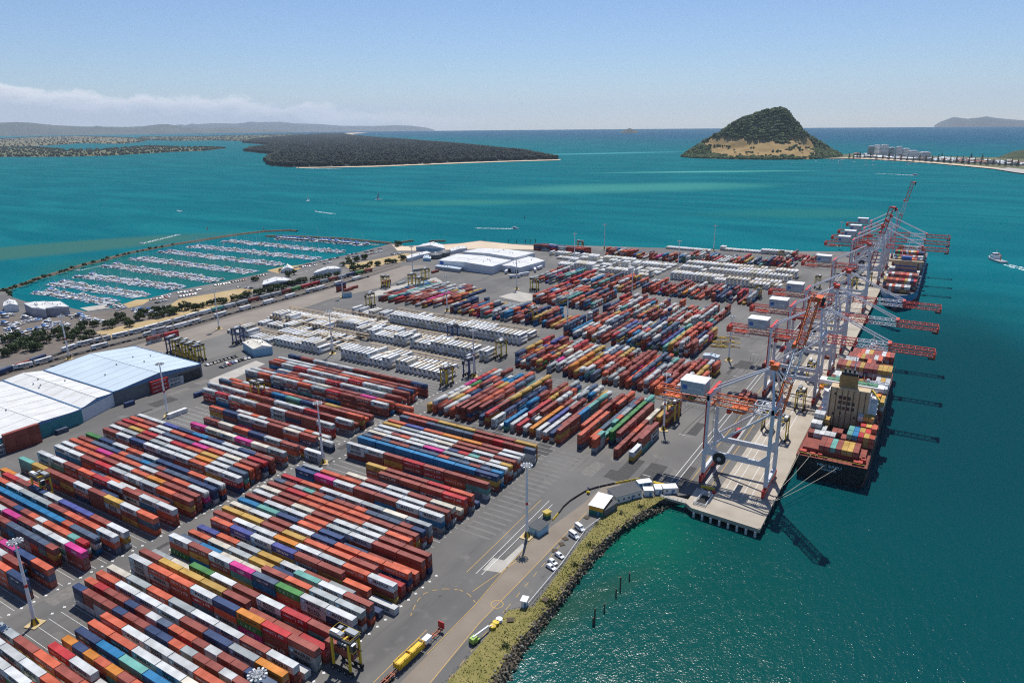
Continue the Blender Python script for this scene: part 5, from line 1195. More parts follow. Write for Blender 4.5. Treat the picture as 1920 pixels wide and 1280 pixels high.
rail_fence('guard_rail', 'white pipe rail along the top of the grass bank', [(990,1134),(1020,1098),(1052,1060),(1080,1020),(1100,992),(1125,974)], .9, M_WHITE, 3, bars=(1.0,))
rail_fence('safety_railing', 'white safety railing along the footbridge to the wharf', [(1238,932),(1262,938),(1286,943)], 1.3, M_WHITE, 1.5)
rail_fence('safety_railing', 'white railing round the opening in the wharf deck', [(1300,945),(1320,925),(1336,931),(1322,951),(1300,945)], 1.3, M_WHITE, 1.5, .2)
poly_mesh('deck_opening', GP([(1302,944),(1318,927),(1333,932),(1321,949)], .2), .17, M_BLACK)
b = MB(); A, B_ = G(1236,930,-.2), G(1300,948,-.2); b.prism([A,B_,(B_[0]+1.5,B_[1]+4.0),(A[0]+1,A[1]+3.5)], -1.0, .05); tag(b.build('footbridge', M_DECK), 'concrete footbridge from the bank to the wharf end', 'footbridge')
for i, (p, c, lab) in enumerate((((1237,908),M_YEL,'long yellow pipe bundle behind the cabins'),((1327,916),M_YEL,'yellow stop block on the wharf by the opening'))):
    x, y = G(*p); b = MB()
    for k in range(3): b.bar((-3.2,-.5+.5*k,.4+.1*k),(3.2,-.5+.5*k,.4+.1*k),.45)
    for q in (-2.5,0,2.5): b.box(q-.12,q+.12,-.9,.9,.0,.2)
    tag(b.build('pipe_bundle', c, loc=(x,y,.16 if i else .02), rotz=.05), lab, 'pipe bundle')
x, y = G(1336,925); b = MB()
for dx, dy, dz in ((0,0,.5),(.9,.3,.5),(.4,.9,.5),(.5,.4,1.2)): b.blob((dx,dy,dz), .55, 0, 1, R, .05)
tag(b.build('fender_buoys', M_RED, loc=(x,y,.15)), 'cluster of red round buoys beside the deck opening', 'buoys')
x, y = G(1103,925); b = MB(); b.blob((0,0,.7), 1.0, 0, .8, R, .05); b.bar((0,0,1.2),(0,0,3.2),.12,0); b.box(-.5,.5,-.05,.05,2.4,3.3,1); tag(b.build('marker_buoy', [M_YEL, M_BLUE], loc=(x,y,0)), 'yellow buoy with a blue board standing beside the barriers', 'buoy')
for i, (bx, by, ty) in enumerate(((1112,1170,1157),(1115,1166,1140),(1133,1145,1131),(1155,1117,1103),(1163,1103,1081),(1180,1086,1074))):
    x, y = G(bx,by,-4); d = math.hypot(x,y); h = (by-ty)/F*math.hypot(d,170)/math.cos(.55)*.93; b = MB(); b.cyl((0,0,-3),(0,0,h),.32,.28,10); b.cyl((0,0,h),(0,0,h+.15),.36,.1,10)
    tag(b.build('mooring_pile', M_TIMBER, loc=(x,y,-4)), f"{'tall' if by-ty > 20 else 'short'} dark timber pile in the green basin, {ordw(i+1)} counted from the shore end", 'pile', 'timber piles in the basin')
b = MB()
for k, (dx, n_) in enumerate(((0,4),(3.2,3),(6.4,2))):
    for q in range(n_): b.box(dx,dx+2.5,0,12,q*.75,q*.75+.55,k%2); b.box(dx,dx+2.5,0,.3,q*.75,q*.75+.7,0); b.box(dx,dx+2.5,11.7,12,q*.75,q*.75+.7,0)
fx, fy = G(1384,748); me_flat = tag(b.build('flat_rack_stack', [mat('flat_red',(.42,.10,.07),.7,var=.2,scale=.5), mat('flat_brown',(.36,.11,.07),.7,var=.2,scale=.5)], loc=(fx,fy,.02)), 'stack of rust red flat racks on the apron behind the near crane', 'flat racks', 'stacked flat racks')
o = me_flat.copy(); COL.objects.link(o); o.location = (*G(1428,690),.02); o['label'] = 'stack of rust red flat racks beside the second crane leg'
o = me_flat.copy(); COL.objects.link(o); o.location = (*G(1540,672),.17); o['label'] = 'rust red flat racks on the wharf under the second crane'
for k in range(9):
    x, y = G(1338+(k%3)*17, 634+(k//3)*8); b = MB()
    for s in (-1.1,1.1): b.box(-6,6,s-.12,s+.12,.3,.6)
    for q in (-6,-2,2,6): b.box(q-.15,q+.15,-1.2,1.2,.25,.65)
    b.box(-2,2,-.4,.4,.6,1.2); tag(b.build('lifting_spreader', M_YEL if k%2 else mat('rusty_yellow',(.33,.20,.05),.7), loc=(x,y,.03+.0*k), rotz=.03), f"{'bright' if k%2 else 'rusty'} yellow lifting frame, {ordw(k%3+1)} of the {ordw(k//3+1)} row beside the blue roofed shed", 'lifting frame', 'lifting frames on the apron')
# tank containers lying in the mixed blocks
def tank_container(x, y, z, rot, label):
    t = empty('tank_container', label, 'tank container', (x,y,z), rot, 'white tank containers'); b = MB(); b.cyl((-2.7,0,1.35),(2.7,0,1.35),1.1,n=16); b.build('tank', M_WHITE, t); b = MB()
    for sx in (-3,3):
        for s in (-1.15,1.15): b.bar((sx,s,0),(sx,s,2.6),.14)
        b.bar((sx,-1.15,2.6),(sx,1.15,2.6),.12); b.bar((sx,-1.15,.1),(sx,1.15,.1),.12); b.bar((sx,-1.15,.1),(sx,1.15,2.6),.1)
    for s in (-1.15,1.15): b.bar((-3,s,.1),(3,s,.1),.12)
    b.build('frame', M_GREY, t); return t
t0 = tank_container(-251+1.22+12*4.18, 313, 0, math.pi/2, 'white tank container first of the tank lane in the nearest mixed block')
for blk, x, y0, n_, zf in (('nearest',-251+1.22+12*4.18,313,11,5.2),('second',-251.5+1.22+5*4.18,409,9,5.4)):
    for k in range(n_):
        if blk == 'nearest' and k == 0: t0.location.z = zf if False else 0; continue
        dup(t0, (x,y0+6.3*k,0), math.pi/2, f'white tank container, {ordw(k+1)} along the tank lane in the {blk} mixed block')
# boxes standing about the sheds
for i, (p, L, rot, col, st, nz_, nm) in enumerate((((300,733),L40,math.pi/2,'S','hs',3,'beside the blue shed doorway'),((328,722),L40,math.pi/2,'W','star',2,'at the corner of the blue shed'),((168,779),L40,math.pi/2,'G','star',2,'before the white shed, nearer end'),((200,764),L40,math.pi/2,'G','star',2,'before the white shed, farther end'),((56,835),L40,math.pi/2,'R',None,4,'in the tall brown stack by the teal door'),((36,842),L40,math.pi/2,'R',None,4,'in the second tall brown stack'),((12,848),L40,math.pi/2,'W','star',2,'at the photo edge beside the brown stack'),((333,778),L40,math.pi/2,'K',None,1,'alone beside the light mast'),((243,760),L20,math.pi/2,'B',None,1,'alone before the blue shed'),((373,742),L20,math.pi/2,'B',None,1,'alone at the row end'),((117,811),L20,math.pi/2,'D',None,1,'alone before the teal door'),((290,642),L40,math.pi/2,'R','hs',2,'in the stack by the railway, nearer'),((322,634),L40,math.pi/2,'S',None,2,'in the stack by the railway, farther'),((300,632),L40,math.pi/2,'W','star',3,'behind the stack by the railway'),((640,545),L40,math.pi/2,'B',None,3,'by the small blue cabin'),((653,545),L40,math.pi/2,'R',None,1,'beside the navy stack'),((663,541),L40,math.pi/2,'R',None,1,'by the green machines'),((725,535),L40,math.pi/2,'R',None,2,'on the white slab'),((752,533),L40,math.pi/2,'G',None,1,'trailer like box on the slab'),((816,511),L40,math.pi/2,'R',None,1,'at the lean-to of the cold store'),((782,508),L40,1.25,'G',None,1,'on the road by the cold store'))):
    x, y = G(*p)
    for q in range(nz_):
        c = col if q == nz_-1 or R.random() < .5 else R.choice('WRR'); loose(x,y,q*H40,rot,c,f"{PN[c]} container {nm}, {['bottom','second','third','top'][q] if nz_ > 1 else 'single'} one",L,st if c == col else ('star' if c == 'W' else None),group='containers about the sheds')
for i, p in enumerate(((965,521),(983,517),(993,507),(1012,505),(950,512),(1003,509))):
    x, y = G(*p); t = empty('truck_trailer', f"pale grey box trailer parked by the stepped white store, {ordw(i+1)} of the loose group", 'trailer', (x,y,0), .9+.25*i, 'box trailers by the store'); b = MB(); b.box(-6.5,6.5,-1.25,1.25,1.1,3.9); b.build('box', M_WALLW, t); b = MB(); b.box(-6.4,6.4,-.5,.5,.8,1.1); b.build('chassis', M_DARK, t)
    for xx in (-4.8,-3.6,4.5):
        for s in (-1,1): b = MB(); b.cyl((xx,s*.8,.5),(xx,s*1.2,.5),.5,n=10); b.build('wheel', M_BLACK, t)
# ------------------------------------------------------------------ trains
def wagon():
    t = empty('rail_wagon', '', 'rail wagon'); b = MB(); b.box(-6.6,6.6,-1.1,1.1,.85,1.1); b.box(-6.6,6.6,-.35,.35,.6,.85); b.build('flatbed', M_DARK, t)
    for xx in (-4.6,4.6): b = MB(); b.box(xx-1.2,xx+1.2,-.9,.9,.3,.6); [b.cyl((xx+d,-.85,.42),(xx+d,.85,.42),.42,n=10) for d in (-.85,.85)]; b.build('bogie', M_BLACK, t)
    return t
wg = wagon(); first = True
for line_, pts, pat, nm in ((0,[(-60,726),(150,650),(260,624),(333,604),(366,594),(440,575),(490,562),(519,555),(606,531),(654,519),(700,508)],'RRBRB.KKKKKKKKKKTWGRGGRNSSGRGBNRGKB','upper train'),(1,[(-60,740),(10,698),(58,688),(111,673),(146,664),(269,633),(360,609),(420,592),(484,575),(546,558),(591,546),(649,530),(700,517)],'KKK.KK..K..KKKK.K.K.K.K.KK.K.K.B','lower train')):
    P = [G(*p) for p in pts]; step = 13.8; cum = 0; k = 0; Q = resample(P, .5); nxt = 0; acc = 0
    for (x0,y0),(x1,y1) in zip(Q,Q[1:]):
        acc += math.hypot(x1-x0,y1-y0)
        if acc >= nxt:
            nxt += step; rot = math.atan2(y1-y0,x1-x0); k += 1; lab = f'flat rail wagon, {ordw(k)} from the photo edge in the {nm}'
            if first: first = False; wg.location = (x0,y0,.2); wg.rotation_euler.z = rot; wg['label'] = lab; wg['group'] = 'rail wagons'
            else: dup(wg, (x0,y0,.2), rot, lab, 'rail wagons')
            ch = pat[(k-1)%len(pat)]
            if ch != '.': container_thing(dict(x=x0,y=y0,z=1.32,L=L40,rot=rot,col=ch,sty='star' if ch == 'K' and R.random() < .7 else None,label=f'{PN[ch]} container riding the {ordw(k)} wagon of the {nm}',group='containers on the trains'), 'rail_container', 'rail container', fine=False)
x, y = G(196,648); t = empty('reach_stacker', 'red reach stacker with a long black boom beside the trains', 'reach stacker', (x,y,0), 2.9); b = MB(); b.box(-3.5,3,-1.8,1.8,.8,2.2); b.box(-3.8,-2,-1.8,1.8,1,3); b.build('body', M_RED, t); b = MB(); b.bar((-3,0,4),(7.5,0,8),1.0,0); b.bar((0,0,2.2),(3,0,6),.5,0); b.build('boom', M_DARK, t); b = MB(); b.box(6.5,7.5,-5,5,6.6,7.2); b.build('spreader', M_DARK, t); b = MB(); b.box(-1,1,-1,1,2.2,3.9); b.build('cab', M_GLASS, t)
for xx in (-2.6,2.2):
    for s in (-1,1): b = MB(); b.cyl((xx,s*1.4,.85),(xx,s*2.1,.85),.85,n=12); b.build('wheel', M_BLACK, t)
# ------------------------------------------------------------------ trees
def tree_proto(name, crown_m, h, rr, flat, n, seed, trunk_h):
    rg = random.Random(seed); t = empty(name, '', 'tree'); b = MB(); b.cyl((0,0,-.2),(0,0,trunk_h*.7),.30,.22,7); lim = []
    for k in range(5):
        a = k*1.26+rg.uniform(-.3,.3); q = Vector((math.cos(a)*rr*.55, math.sin(a)*rr*.55, h*.62)); b.cyl((0,0,trunk_h*.6), q, .18, .06, 5); lim.append(q)
    b.build('trunk', M_TRUNK, t); b = MB(); cl = []
    for k in range(26):
        a = rg.uniform(0,6.28); r_ = rr*math.sqrt(rg.uniform(0,1))*.85; z = trunk_h*.75+(h-trunk_h*.75)*(rg.uniform(.1,1)*(1-(r_/rr)**2*.7)); cl.append((Vector((r_*math.cos(a),r_*math.sin(a),z)), rr*rg.uniform(.22,.36)))
    for k in range(n):
        c, s = rg.choice(cl); d = Vector((rg.gauss(0,1),rg.gauss(0,1),rg.gauss(0,.7*flat))).normalized()*s*rg.uniform(.7,1.05); p = c+d; u = Vector((rg.uniform(-1,1),rg.uniform(-1,1),rg.uniform(-.6,.6))).normalized()*rg.uniform(.3,.75); v = d.cross(u).normalized()*rg.uniform(.25,.6)
        b.add([tuple(p-u),tuple(p+v),tuple(p+u),tuple(p-v)], [(0,1,2,3)])
    b.build('crown', crown_m, t); return t
TP = [tree_proto('coastal_tree', M_LEAF, 7.5, 5.0, 1, 900, 1, 2.5), tree_proto('coastal_tree', M_LEAF, 6.0, 4.2, .9, 750, 2, 2), tree_proto('coastal_tree', M_LEAF2, 5.2, 3.8, .9, 650, 3, 1.8), tree_proto('coastal_tree', M_LEAF2, 8.5, 3.6, 1.2, 700, 4, 3)]
used_t = set(); seen_t = {}
def plant(px, py, k, where, s=1.0, z=0):
    x, y = G(px, py, z); i = seen_t[where] = seen_t.get(where,0)+1; kind = ['dark green spreading tree','dark rounded tree','olive green low tree','slender olive tree'][k]
    lab = f'{kind} {where}, {ordw(i)} from the photo edge'; s *= R.uniform(.85,1.2)
    if k not in used_t: used_t.add(k); o = TP[k]; o.location = (x,y,z); o['label'] = lab; o.rotation_euler.z = R.uniform(0,6); o.scale = (s,s,s*R.uniform(.9,1.1)); o['group'] = 'trees round the marina and railway'
    else: dup(TP[k], (x,y,z), R.uniform(0,6), lab, 'trees round the marina and railway', (s,s,s*R.uniform(.85,1.1)))
for p in ((15,640),(30,634),(46,641),(62,646),(76,633),(58,658),(22,660),(8,668),(88,642),(38,652),(70,655)): plant(*p, R.choice((0,0,1)), 'beside the boat yard fence', 1.05)
for p in ((110,628),(124,622),(139,630),(150,624),(156,640),(168,632),(132,640),(118,636)): plant(*p, R.choice((0,1)), 'between boat yard and railway')
for p in ((156,614),(178,612),(216,606),(226,600),(236,604),(262,600),(286,596),(270,590),(292,586),(303,583),(314,592),(327,589),(346,581),(357,578),(244,612),(300,596),(205,615),(320,582)): plant(*p, R.choice((0,1,1,2)), 'along the upper railway')
Z8 = lambda a, b_: (300+a/4.571, 400+b_/4.571)
for q in ((310,830),(370,805),(430,785),(490,775),(560,765),(640,745),(690,728),(750,716),(830,700),(870,690),(930,672),(990,658),(1060,648),(1130,618),(1200,600),(1240,592),(1310,580),(1370,565),(1440,552),(1520,540),(530,770),(720,720),(960,665),(1170,605)): plant(*Z8(*q), R.choice((0,1,2)), 'behind the marina reserve', .95)
for q in ((1155,525),(1100,540),(1040,500),(1750,392),(1612,420),(1690,410),(1562,452),(1655,490),(1700,482),(1780,470),(1870,445),(1730,475),(830,575),(812,580)): plant(*Z8(*q), R.choice((1,2,3)), 'about the marina buildings', .9)
for q in ((520,375),(610,355),(680,345),(740,325),(400,318),(262,355),(700,195),(330,335),(290,380),(690,205),(450,370),(380,400),(310,420),(650,350)): plant(600+q[0]/4.8, 420+q[1]/4.8, R.choice((0,1,2)), 'along the reserve near the beach', .9)
# ------------------------------------------------------------------ breakwaters and marina
BW = [(4,548),(25,540),(42,535),(69,524),(94,517),(117,510),(142,502.5),(162.5,496),(187.5,491),(208,485),(244,475),(271,470),(323,460),(400,448),(440,441.5),(495,435),(541,432.8),(556,434)]
def breakwater(name, label, pts, w_, seed, h=-1.6):
    rg = random.Random(seed); P = resample(GP(pts,-4), 3.2); t = empty(name, label, 'breakwater', (P[0][0],P[0][1],0)); b = MB(); ox, oy = P[0]
    for (x0,y0),(x1,y1) in zip(P,P[1:]):
        d = Vector((x1-x0,y1-y0,0)).normalized(); n_ = Vector((-d.y,d.x,0)); vs = []
        for x, y in ((x0-ox,y0-oy),(x1-ox,y1-oy)):
            for o, z in ((-w_,-5),(-w_*.35,h),(w_*.35,h),(w_,-5)): vs.append((x+n_.x*o,y+n_.y*o,z))
        b.add(vs, [(0,1,5,4),(1,2,6,5),(2,3,7,6)], 0)
    b.build('core', M_ROCK, t); b = MB()
    for x, y in P:
        for _ in range(8): o = rg.uniform(-1,1)*w_; b.blob((x-ox+rg.uniform(-1.6,1.6),y-oy+rg.uniform(-.6,.6)+o,h-.2-abs(o)/w_*2.0), rg.uniform(.5,1.15), rg.choice((0,0,1)), .8, rg, .3)
    tag(b.build('armour_rocks', [M_ROCK, MATS['pale_rock']], t), kind='stuff'); return t
breakwater('breakwater', 'long curved rock breakwater sheltering the marina', BW, 4.2, 11)
breakwater('breakwater', 'straight inner rock breakwater behind the largest motor yachts', [(500,443.8),(560,444.6),(641,448.5),(690,453),(735,457.5)], 4.2, 12)
breakwater('rock_groyne', 'short rock groyne off the beach', [(806,453.5),(820,453),(834,453)], 3, 13); breakwater('rock_groyne', 'small rock spit at the marina end of the beach', [(752,456),(765,453.5),(773,452.5)], 2.5, 14)
for q in ((60,522),(100,494),(140,482),(200,457),(240,452),(280,437),(310,417),(340,412),(400,392),(445,377),(550,342),(600,332),(655,307),(760,282),(840,257),(930,242),(970,222),(1060,197),(1115,187),(1160,177),(1240,162),(1280,152),(1350,132),(1400,127),(1460,117),(1550,97),(20,525),(40,510),(85,540),(95,560)): plant(q[0]/4.8, 440+q[1]/4.8, R.choice((1,2)), 'on the breakwater', .62, -2)
def boat_mesh(kind, L, m2):
    b = MB(); W = L*.30; n_ = 7; st = []
    for i in range(n_):
        f = i/(n_-1); x = -L/2+L*f; w_ = W/2*(1 if f < .45 else max(.03,1-((f-.45)/.55)**1.9)); st.append((x,w_,.9+.5*f*f*(L/12)))
    for x, w_, z in st: b.v += [(x,-w_*.75,-.3),(x,-w_,z),(x,w_,z),(x,w_*.75,-.3)]
    for i in range(n_-1):
        for k in range(3): b.f.append((4*i+k,4*i+k+1,4*i+5+k,4*i+4+k)); b.m.append(0)
    b.f.append((0,1,2,3)); b.m.append(0); h = L/12
    def cabin(x0,x1,y,z0,z1,m=0,rake=.5): b.add([(x0,-y,z0),(x1+rake,-y,z0),(x1+rake,y,z0),(x0,y,z0),(x0+.1,-y*.85,z1),(x1,-y*.8,z1),(x1,y*.8,z1),(x0+.1,y*.85,z1)], [(4,5,6,7),(0,1,5,4),(1,2,6,5),(2,3,7,6),(3,0,4,7)], m)
    if kind == 'motor':
        cabin(-L*.32,L*.18,W*.36,1.0,1.9*h+.3,1,.9); cabin(-L*.34,L*.15,W*.39,1.9*h+.3,2.0*h+.45,0,.3); cabin(-L*.28,-L*.02,W*.30,2.0*h+.45,2.7*h+.6,m2,.4); b.bar((-L*.2,0,2.6*h),(-L*.22,0,4.0*h),.12,0)
    elif kind == 'launch':
        cabin(-L*.1,L*.2,W*.36,1.0,2.1*h,1,.7); cabin(-L*.13,L*.18,W*.38,2.1*h,2.25*h,0,.2); cabin(-L*.42,-L*.15,W*.34,.9,1.5,m2,0)
    else:
        cabin(-L*.2,L*.15,W*.28,1.0,1.55,0,.6); cabin(-L*.40,-L*.22,W*.3,.95,1.25,m2,0); b.cyl((L*.05,0,1),(L*.05,0,L*1.22),.11,.06,6,0); b.bar((L*.05,0,2.2),(-L*.36,0,2.1),.3,m2); b.bar((L*.05,0,L*1.2),(L*.48,0,1.4),.03,0); b.bar((L*.05,0,L*1.2),(-L*.48,0,1.2),.03,0); b.bar((L*.05,-W*.3,L*.7),(L*.05,W*.3,L*.7),.05,0)
    return b
M_HULLW = mat('boat_white', (.78,.78,.77), .3, var=.04); M_COVB = mat('boat_cover_blue', (.04,.16,.42), .7); M_TEAK = mat('teak_deck', (.33,.22,.13), .7)
BV = []
for kind, L, m2, nm in (('motor',12,0,'white motor yacht'),('motor',14.5,2,'large white motor yacht with a blue cover'),('launch',9,2,'white launch with a blue canopy'),('launch',7.5,4,'small white launch with a teak cockpit'),('sail',11,2,'white sailing yacht with a blue sail cover'),('sail',13,0,'tall masted white sailing yacht'),('motor',10.5,4,'white cabin cruiser with a teak deck')):
    b = boat_mesh(kind, L, m2); me = bpy.data.meshes.new('boat'); me.from_pydata(b.v, [], b.f)
    for m in (M_HULLW, M_GLASS, M_COVB, M_DARK, M_TEAK): me.materials.append(m)
    me.polygons.foreach_set('material_index', b.m); me.update(); BV.append((me, nm, b, L))
BOATS = []
PIERS = [((77,547),(215,569),'first pier'),((104,531),(275,557),'second pier'),((152,517),(342,542),'third pier'),((203,498),(412,528),'fourth pier'),((253,485),(475,512),'fifth pier'),((308,472),(530,498),'sixth pier'),((361,462),(599,487),'seventh pier'),((424,452.5),(647,474),'eighth pier'),((530,446.5),(639,453),'inner breakwater'),((641,454),(711,460),'inner breakwater end')]
for i, (a, c, nm) in enumerate(PIERS):
    A, C = Vector((*G(*a,-4),0)), Vector((*G(*c,-4),0)); L_ = (C-A).length; u = (C-A)/L_; n_ = Vector((-u.y,u.x,0)); rot = math.atan2(u.y,u.x)
    b = MB(); b.box(0,L_,-1,1,-.4,.5,0)
    for k in range(int(L_/5)): b.box(k*5,k*5+.6,-7,7,-.3,.4,0); b.cyl((k*5+.3,7,-2),(k*5+.3,7,2.2),.18,n=6,m=1)
    o = b.build('floating_pier', [mat('pier_grey',(.36,.35,.33),.8), M_TIMBER], loc=(A.x,A.y,-4), rotz=rot); tag(o, f'grey floating pier carrying the {nm} of berths' if 'pier' in nm else f'grey floating pier along the {nm}', 'pier', 'marina piers')
    k = 0
    for side in (-1,1):
        if 'inner' in nm and side > 0: continue
        s = 2.5; kk = 0
        while s < L_-2:
            big = 'inner' in nm or s < 12; v = R.choice((1,1,5)) if big else R.choice((0,0,2,2,3,4,4,5,6,6)); me, bn, bb, bl = BV[v]; sc = 1.35 if 'inner' in nm else R.uniform(.76,.96)
            if R.random() > .06:
                p = A+u*s+n_*side*(bl*sc*.5+1.4); k += 1; kk += 1; BOATS.append(dict(x=p.x,y=p.y,rot=rot+side*math.pi/2+(math.pi if R.random() < .4 else 0),v=v,s=sc,lab=f"{bn}, {ordw(kk)} berth on the {'near' if side < 0 else 'far'} side, {nm}",grp='boats in the marina',d=p.length))
            s += bl*.30*sc+R.uniform(.5,.9)
BOATS.sort(key=lambda q: q['d'])
def put_boat(q, z=-4, name='moored_boat'):
    o = mesh_obj(name, BV[q['v']][0]); o.location = (q['x'],q['y'],z); o.rotation_euler.z = q['rot']; o.scale = (q['s'],)*3; return tag(o, q['lab'], 'boat', q['grp'])
for q in BOATS[:240]: put_boat(q)
b = MB()
for q in BOATS[240:]:
    c, s = math.cos(q['rot'])*q['s'], math.sin(q['rot'])*q['s']; bb = BV[q['v']][2]; o = len(b.v)
    b.v += [(x*c-y*s+q['x'],x*s+y*c+q['y'],z*q['s']-4) for x,y,z in bb.v]; b.f += [tuple(o+i for i in f) for f in bb.f]; b.m += bb.m
o = b.build('moored_boats_beyond', [M_HULLW, M_GLASS, M_COVB, M_DARK, M_TEAK]); tag(o, kind='stuff')
n_ = 0
for (x0,y0,x1,y1,c) in ((2,595,22,590,4),(15,622,50,600,7),(48,600,62,596,2),(60,606,70,602,2),(112,592,165,598,7),(45,628,100,612,10),(5,635,45,628,7),(100,605,130,612,6),(160,600,195,606,6),(250,582,285,588,6),(205,574,235,580,5),(10,605,12,612,2),(85,612,95,600,3)):
    for k in range(c):
        f = (k+.5)/c; x, y = G(x0+(x1-x0)*f+R.uniform(-2,2), y0+(y1-y0)*f+R.uniform(-2,2)); n_ += 1; v = R.choice((0,1,2,3,6)); me, bn, _, bl = BV[v]
        put_boat(dict(x=x,y=y,rot=R.uniform(0,6.3),v=v,s=R.uniform(.7,1.15),lab=f'{bn} ashore in boat yard, {ordw(n_)} from photo edge',grp='boats in the boat yard'), .45, 'yard_boat')
# boats under way and at anchor
M_FOAM = mat('foam', (.78,.82,.82), .8, var=.1, scale=.3)
def wake(p, q, w0, w1, seed):
    rg = random.Random(seed); A, C = Vector((*G(*p,-4),-3.985)), Vector((*G(*q,-4),-3.985)); u = (C-A); L_ = u.length; u /= L_; nn = Vector((-u.y,u.x,0)); b = MB(); n_ = 40
    for i in range(n_):
        f, f2 = i/n_, (i+rg.uniform(.5,1.0))/n_; w_ = (w0+(w1-w0)*f)
        for s in (-1,1):
            a = rg.uniform(.05,.45)*w_*s; c = a+rg.uniform(.2,.6)*w_*s*(1-.6*f); P = [A+u*(L_*f)+nn*a, A+u*(L_*f)+nn*c, A+u*(L_*f2)+nn*c*rg.uniform(.9,1.1), A+u*(L_*f2)+nn*a]
            b.add([tuple(v) for v in P], [(0,1,2,3)])
    tag(b.build('boat_wake', M_FOAM), kind='stuff')
for i, (p, q, v, s, lab, w_) in enumerate((((592,396.5),(626,401),2,1.0,'white speedboat heading towards the marina, thin wake behind',(4,10)),((966,429),(890,427.5),0,1.1,'white motor boat with a long straight wake before the yard',(5,8)),((265,457),(338,439),2,1.1,'speedboat running along the outer breakwater with a long wake',(4,7)),((559,315.5),(640,317),0,1.2,'boat leaving a white line along the island shore',(7,14)),((1716,329),(1640,325),1,1.6,'fast launch with a broad wake below the beach town',(14,10)),((146,507.5),(190,498),3,1.0,'small boat moving up the marina fairway',(2,2.5)),((340,397),(332,394),2,1.1,'small speedboat far out in the harbour',(3,4)))):
    x, y = G(*p,-4); q_ = G(*q,-4); put_boat(dict(x=x,y=y,rot=math.atan2(y-q_[1],x-q_[0]),v=v,s=s,lab=lab,grp='boats under way'), -4, 'speedboat'); wake(p, q, *w_, 30+i)
for i, (p, lab) in enumerate((((710,375),'lone sailing yacht under a dark sail in mid harbour'),((578,377),'tiny sailing yacht beyond the speedboat'))):
    x, y = G(*p,-4); o = put_boat(dict(x=x,y=y,rot=1+i,v=5,s=1.2,lab=lab,grp='sailing yachts'), -4, 'sailing_yacht'); b = MB(); b.add([(.6,0,2.2),(-4.4,0,2.2),(.6,0,15),(.6,.06,2.2),(-4.4,.06,2.2),(.6,.06,15)], [(0,1,2),(5,4,3),(0,2,5,3),(1,4,5,2)]); b.build('sail', M_WHITE if i else M_GREY, o)
for i, (p, c) in enumerate((((389,430.5),M_RED),((495,432),M_RED),((984,409),M_DARK),((945,333),M_DARK),((160,348),M_DARK))):
    x, y = G(*p,-4); b = MB(); b.cyl((0,0,-.5),(0,0,1.2),1.2,n=10); b.cyl((0,0,1.2),(0,0,5),.5,.2,8); b.blob((0,0,5.4),.6,0,1,R,.05); tag(b.build('channel_buoy', c, loc=(x,y,-4)), ['red channel buoy nearest the outer breakwater','red channel buoy at the breakwater bend','dark channel buoy in open water before the yard','dark channel buoy beneath the island shore','dark channel buoy far out on the harbour'][i], 'buoy', 'channel buoys')
x, y = G(1868,489,-4); t = empty('work_vessel', 'grey and white work vessel steaming past the berth with a wake', 'vessel', (x,y,-4), math.atan2(*(lambda a: (y-a[1], x-a[0]))(G(1920,506,-4)))); b = boat_mesh('none', 34, 0); b.build('hull', [M_WALLW, M_GLASS, M_GREY], t) if False else None
b = MB(); st = [(-17,5,2),(-6,5.2,2),(6,5,2.3),(13,3,3.2),(17.5,.2,3.8)]
for xx, w_, z in st: b.v += [(xx,-w_*.8,-1),(xx,-w_,z),(xx,w_,z),(xx,w_*.8,-1)]
for i in range(4):
    for k in range(3): b.f.append((4*i+k,4*i+k+1,4*i+5+k,4*i+4+k)); b.m.append(0)
b.f.append((0,1,2,3)); b.m.append(0); b.build('hull', M_GREY, t); b = MB(); b.box(0,8,-4,4,2.2,6.5,0); b.box(2,7,-3.4,3.4,6.5,9.2,0); b.box(1.9,7.1,-3.5,3.5,7.3,8.3,1); b.cyl((3,0,9),(3,0,14),.25,n=6,m=0); b.build('wheelhouse', [M_WHITE, M_GLASS], t); b = MB(); b.bar((-8,0,2),(-8,0,8),.8,0); b.bar((-8,0,8),(-1,0,10),.5,0); b.build('deck_crane', M_ORANGE, t)
wake((1888,496),(1990,523),7,22,60)
n_ = 0
for (a, c) in ((1485,306),(1503,303.5),(1530,303),(1572,302),(1580,300),(1600,304),(1622,303),(1638,302),(1650,301),(1662,302.5),(1675,305),(1688,302),(1700,305),(1702,309.5),(1706,307),(1718,306),(1730,306.5),(1741,308),(1750,306.5),(1780,311),(1806,311),(1637,310),(1624,309.5),(1575,306),(1560,301)):
    x, y = G(a,c,-4); n_ += 1; v = R.choice((1,5,5,0,4)); put_boat(dict(x=x,y=y,rot=R.uniform(0,6),v=v,s=R.uniform(1.0,1.5),lab=f'{BV[v][1]} anchored off far beach, {ordw(n_)} from the mount',grp='boats anchored off the beach town'), -4, 'anchored_boat')
# ------------------------------------------------------------------ far shores
def heights(prof, x):
    for (x0,z0),(x1,z1) in zip(prof,prof[1:]):
        if x0 <= x <= x1:
            f = (x-x0)/(x1-x0); f = f*f*(3-2*f) if False else f; return z0+(z1-z0)*f
    return 0
from mathutils import noise as mn
def fbm(x, y, s, o=5): return mn.fractal(Vector((x*s,y*s,3.3)), 1.0, 2.0, o)
FH = Vector((-math.sin(YAW), math.cos(YAW), 0)); RH = Vector((math.cos(YAW), math.sin(YAW), 0))
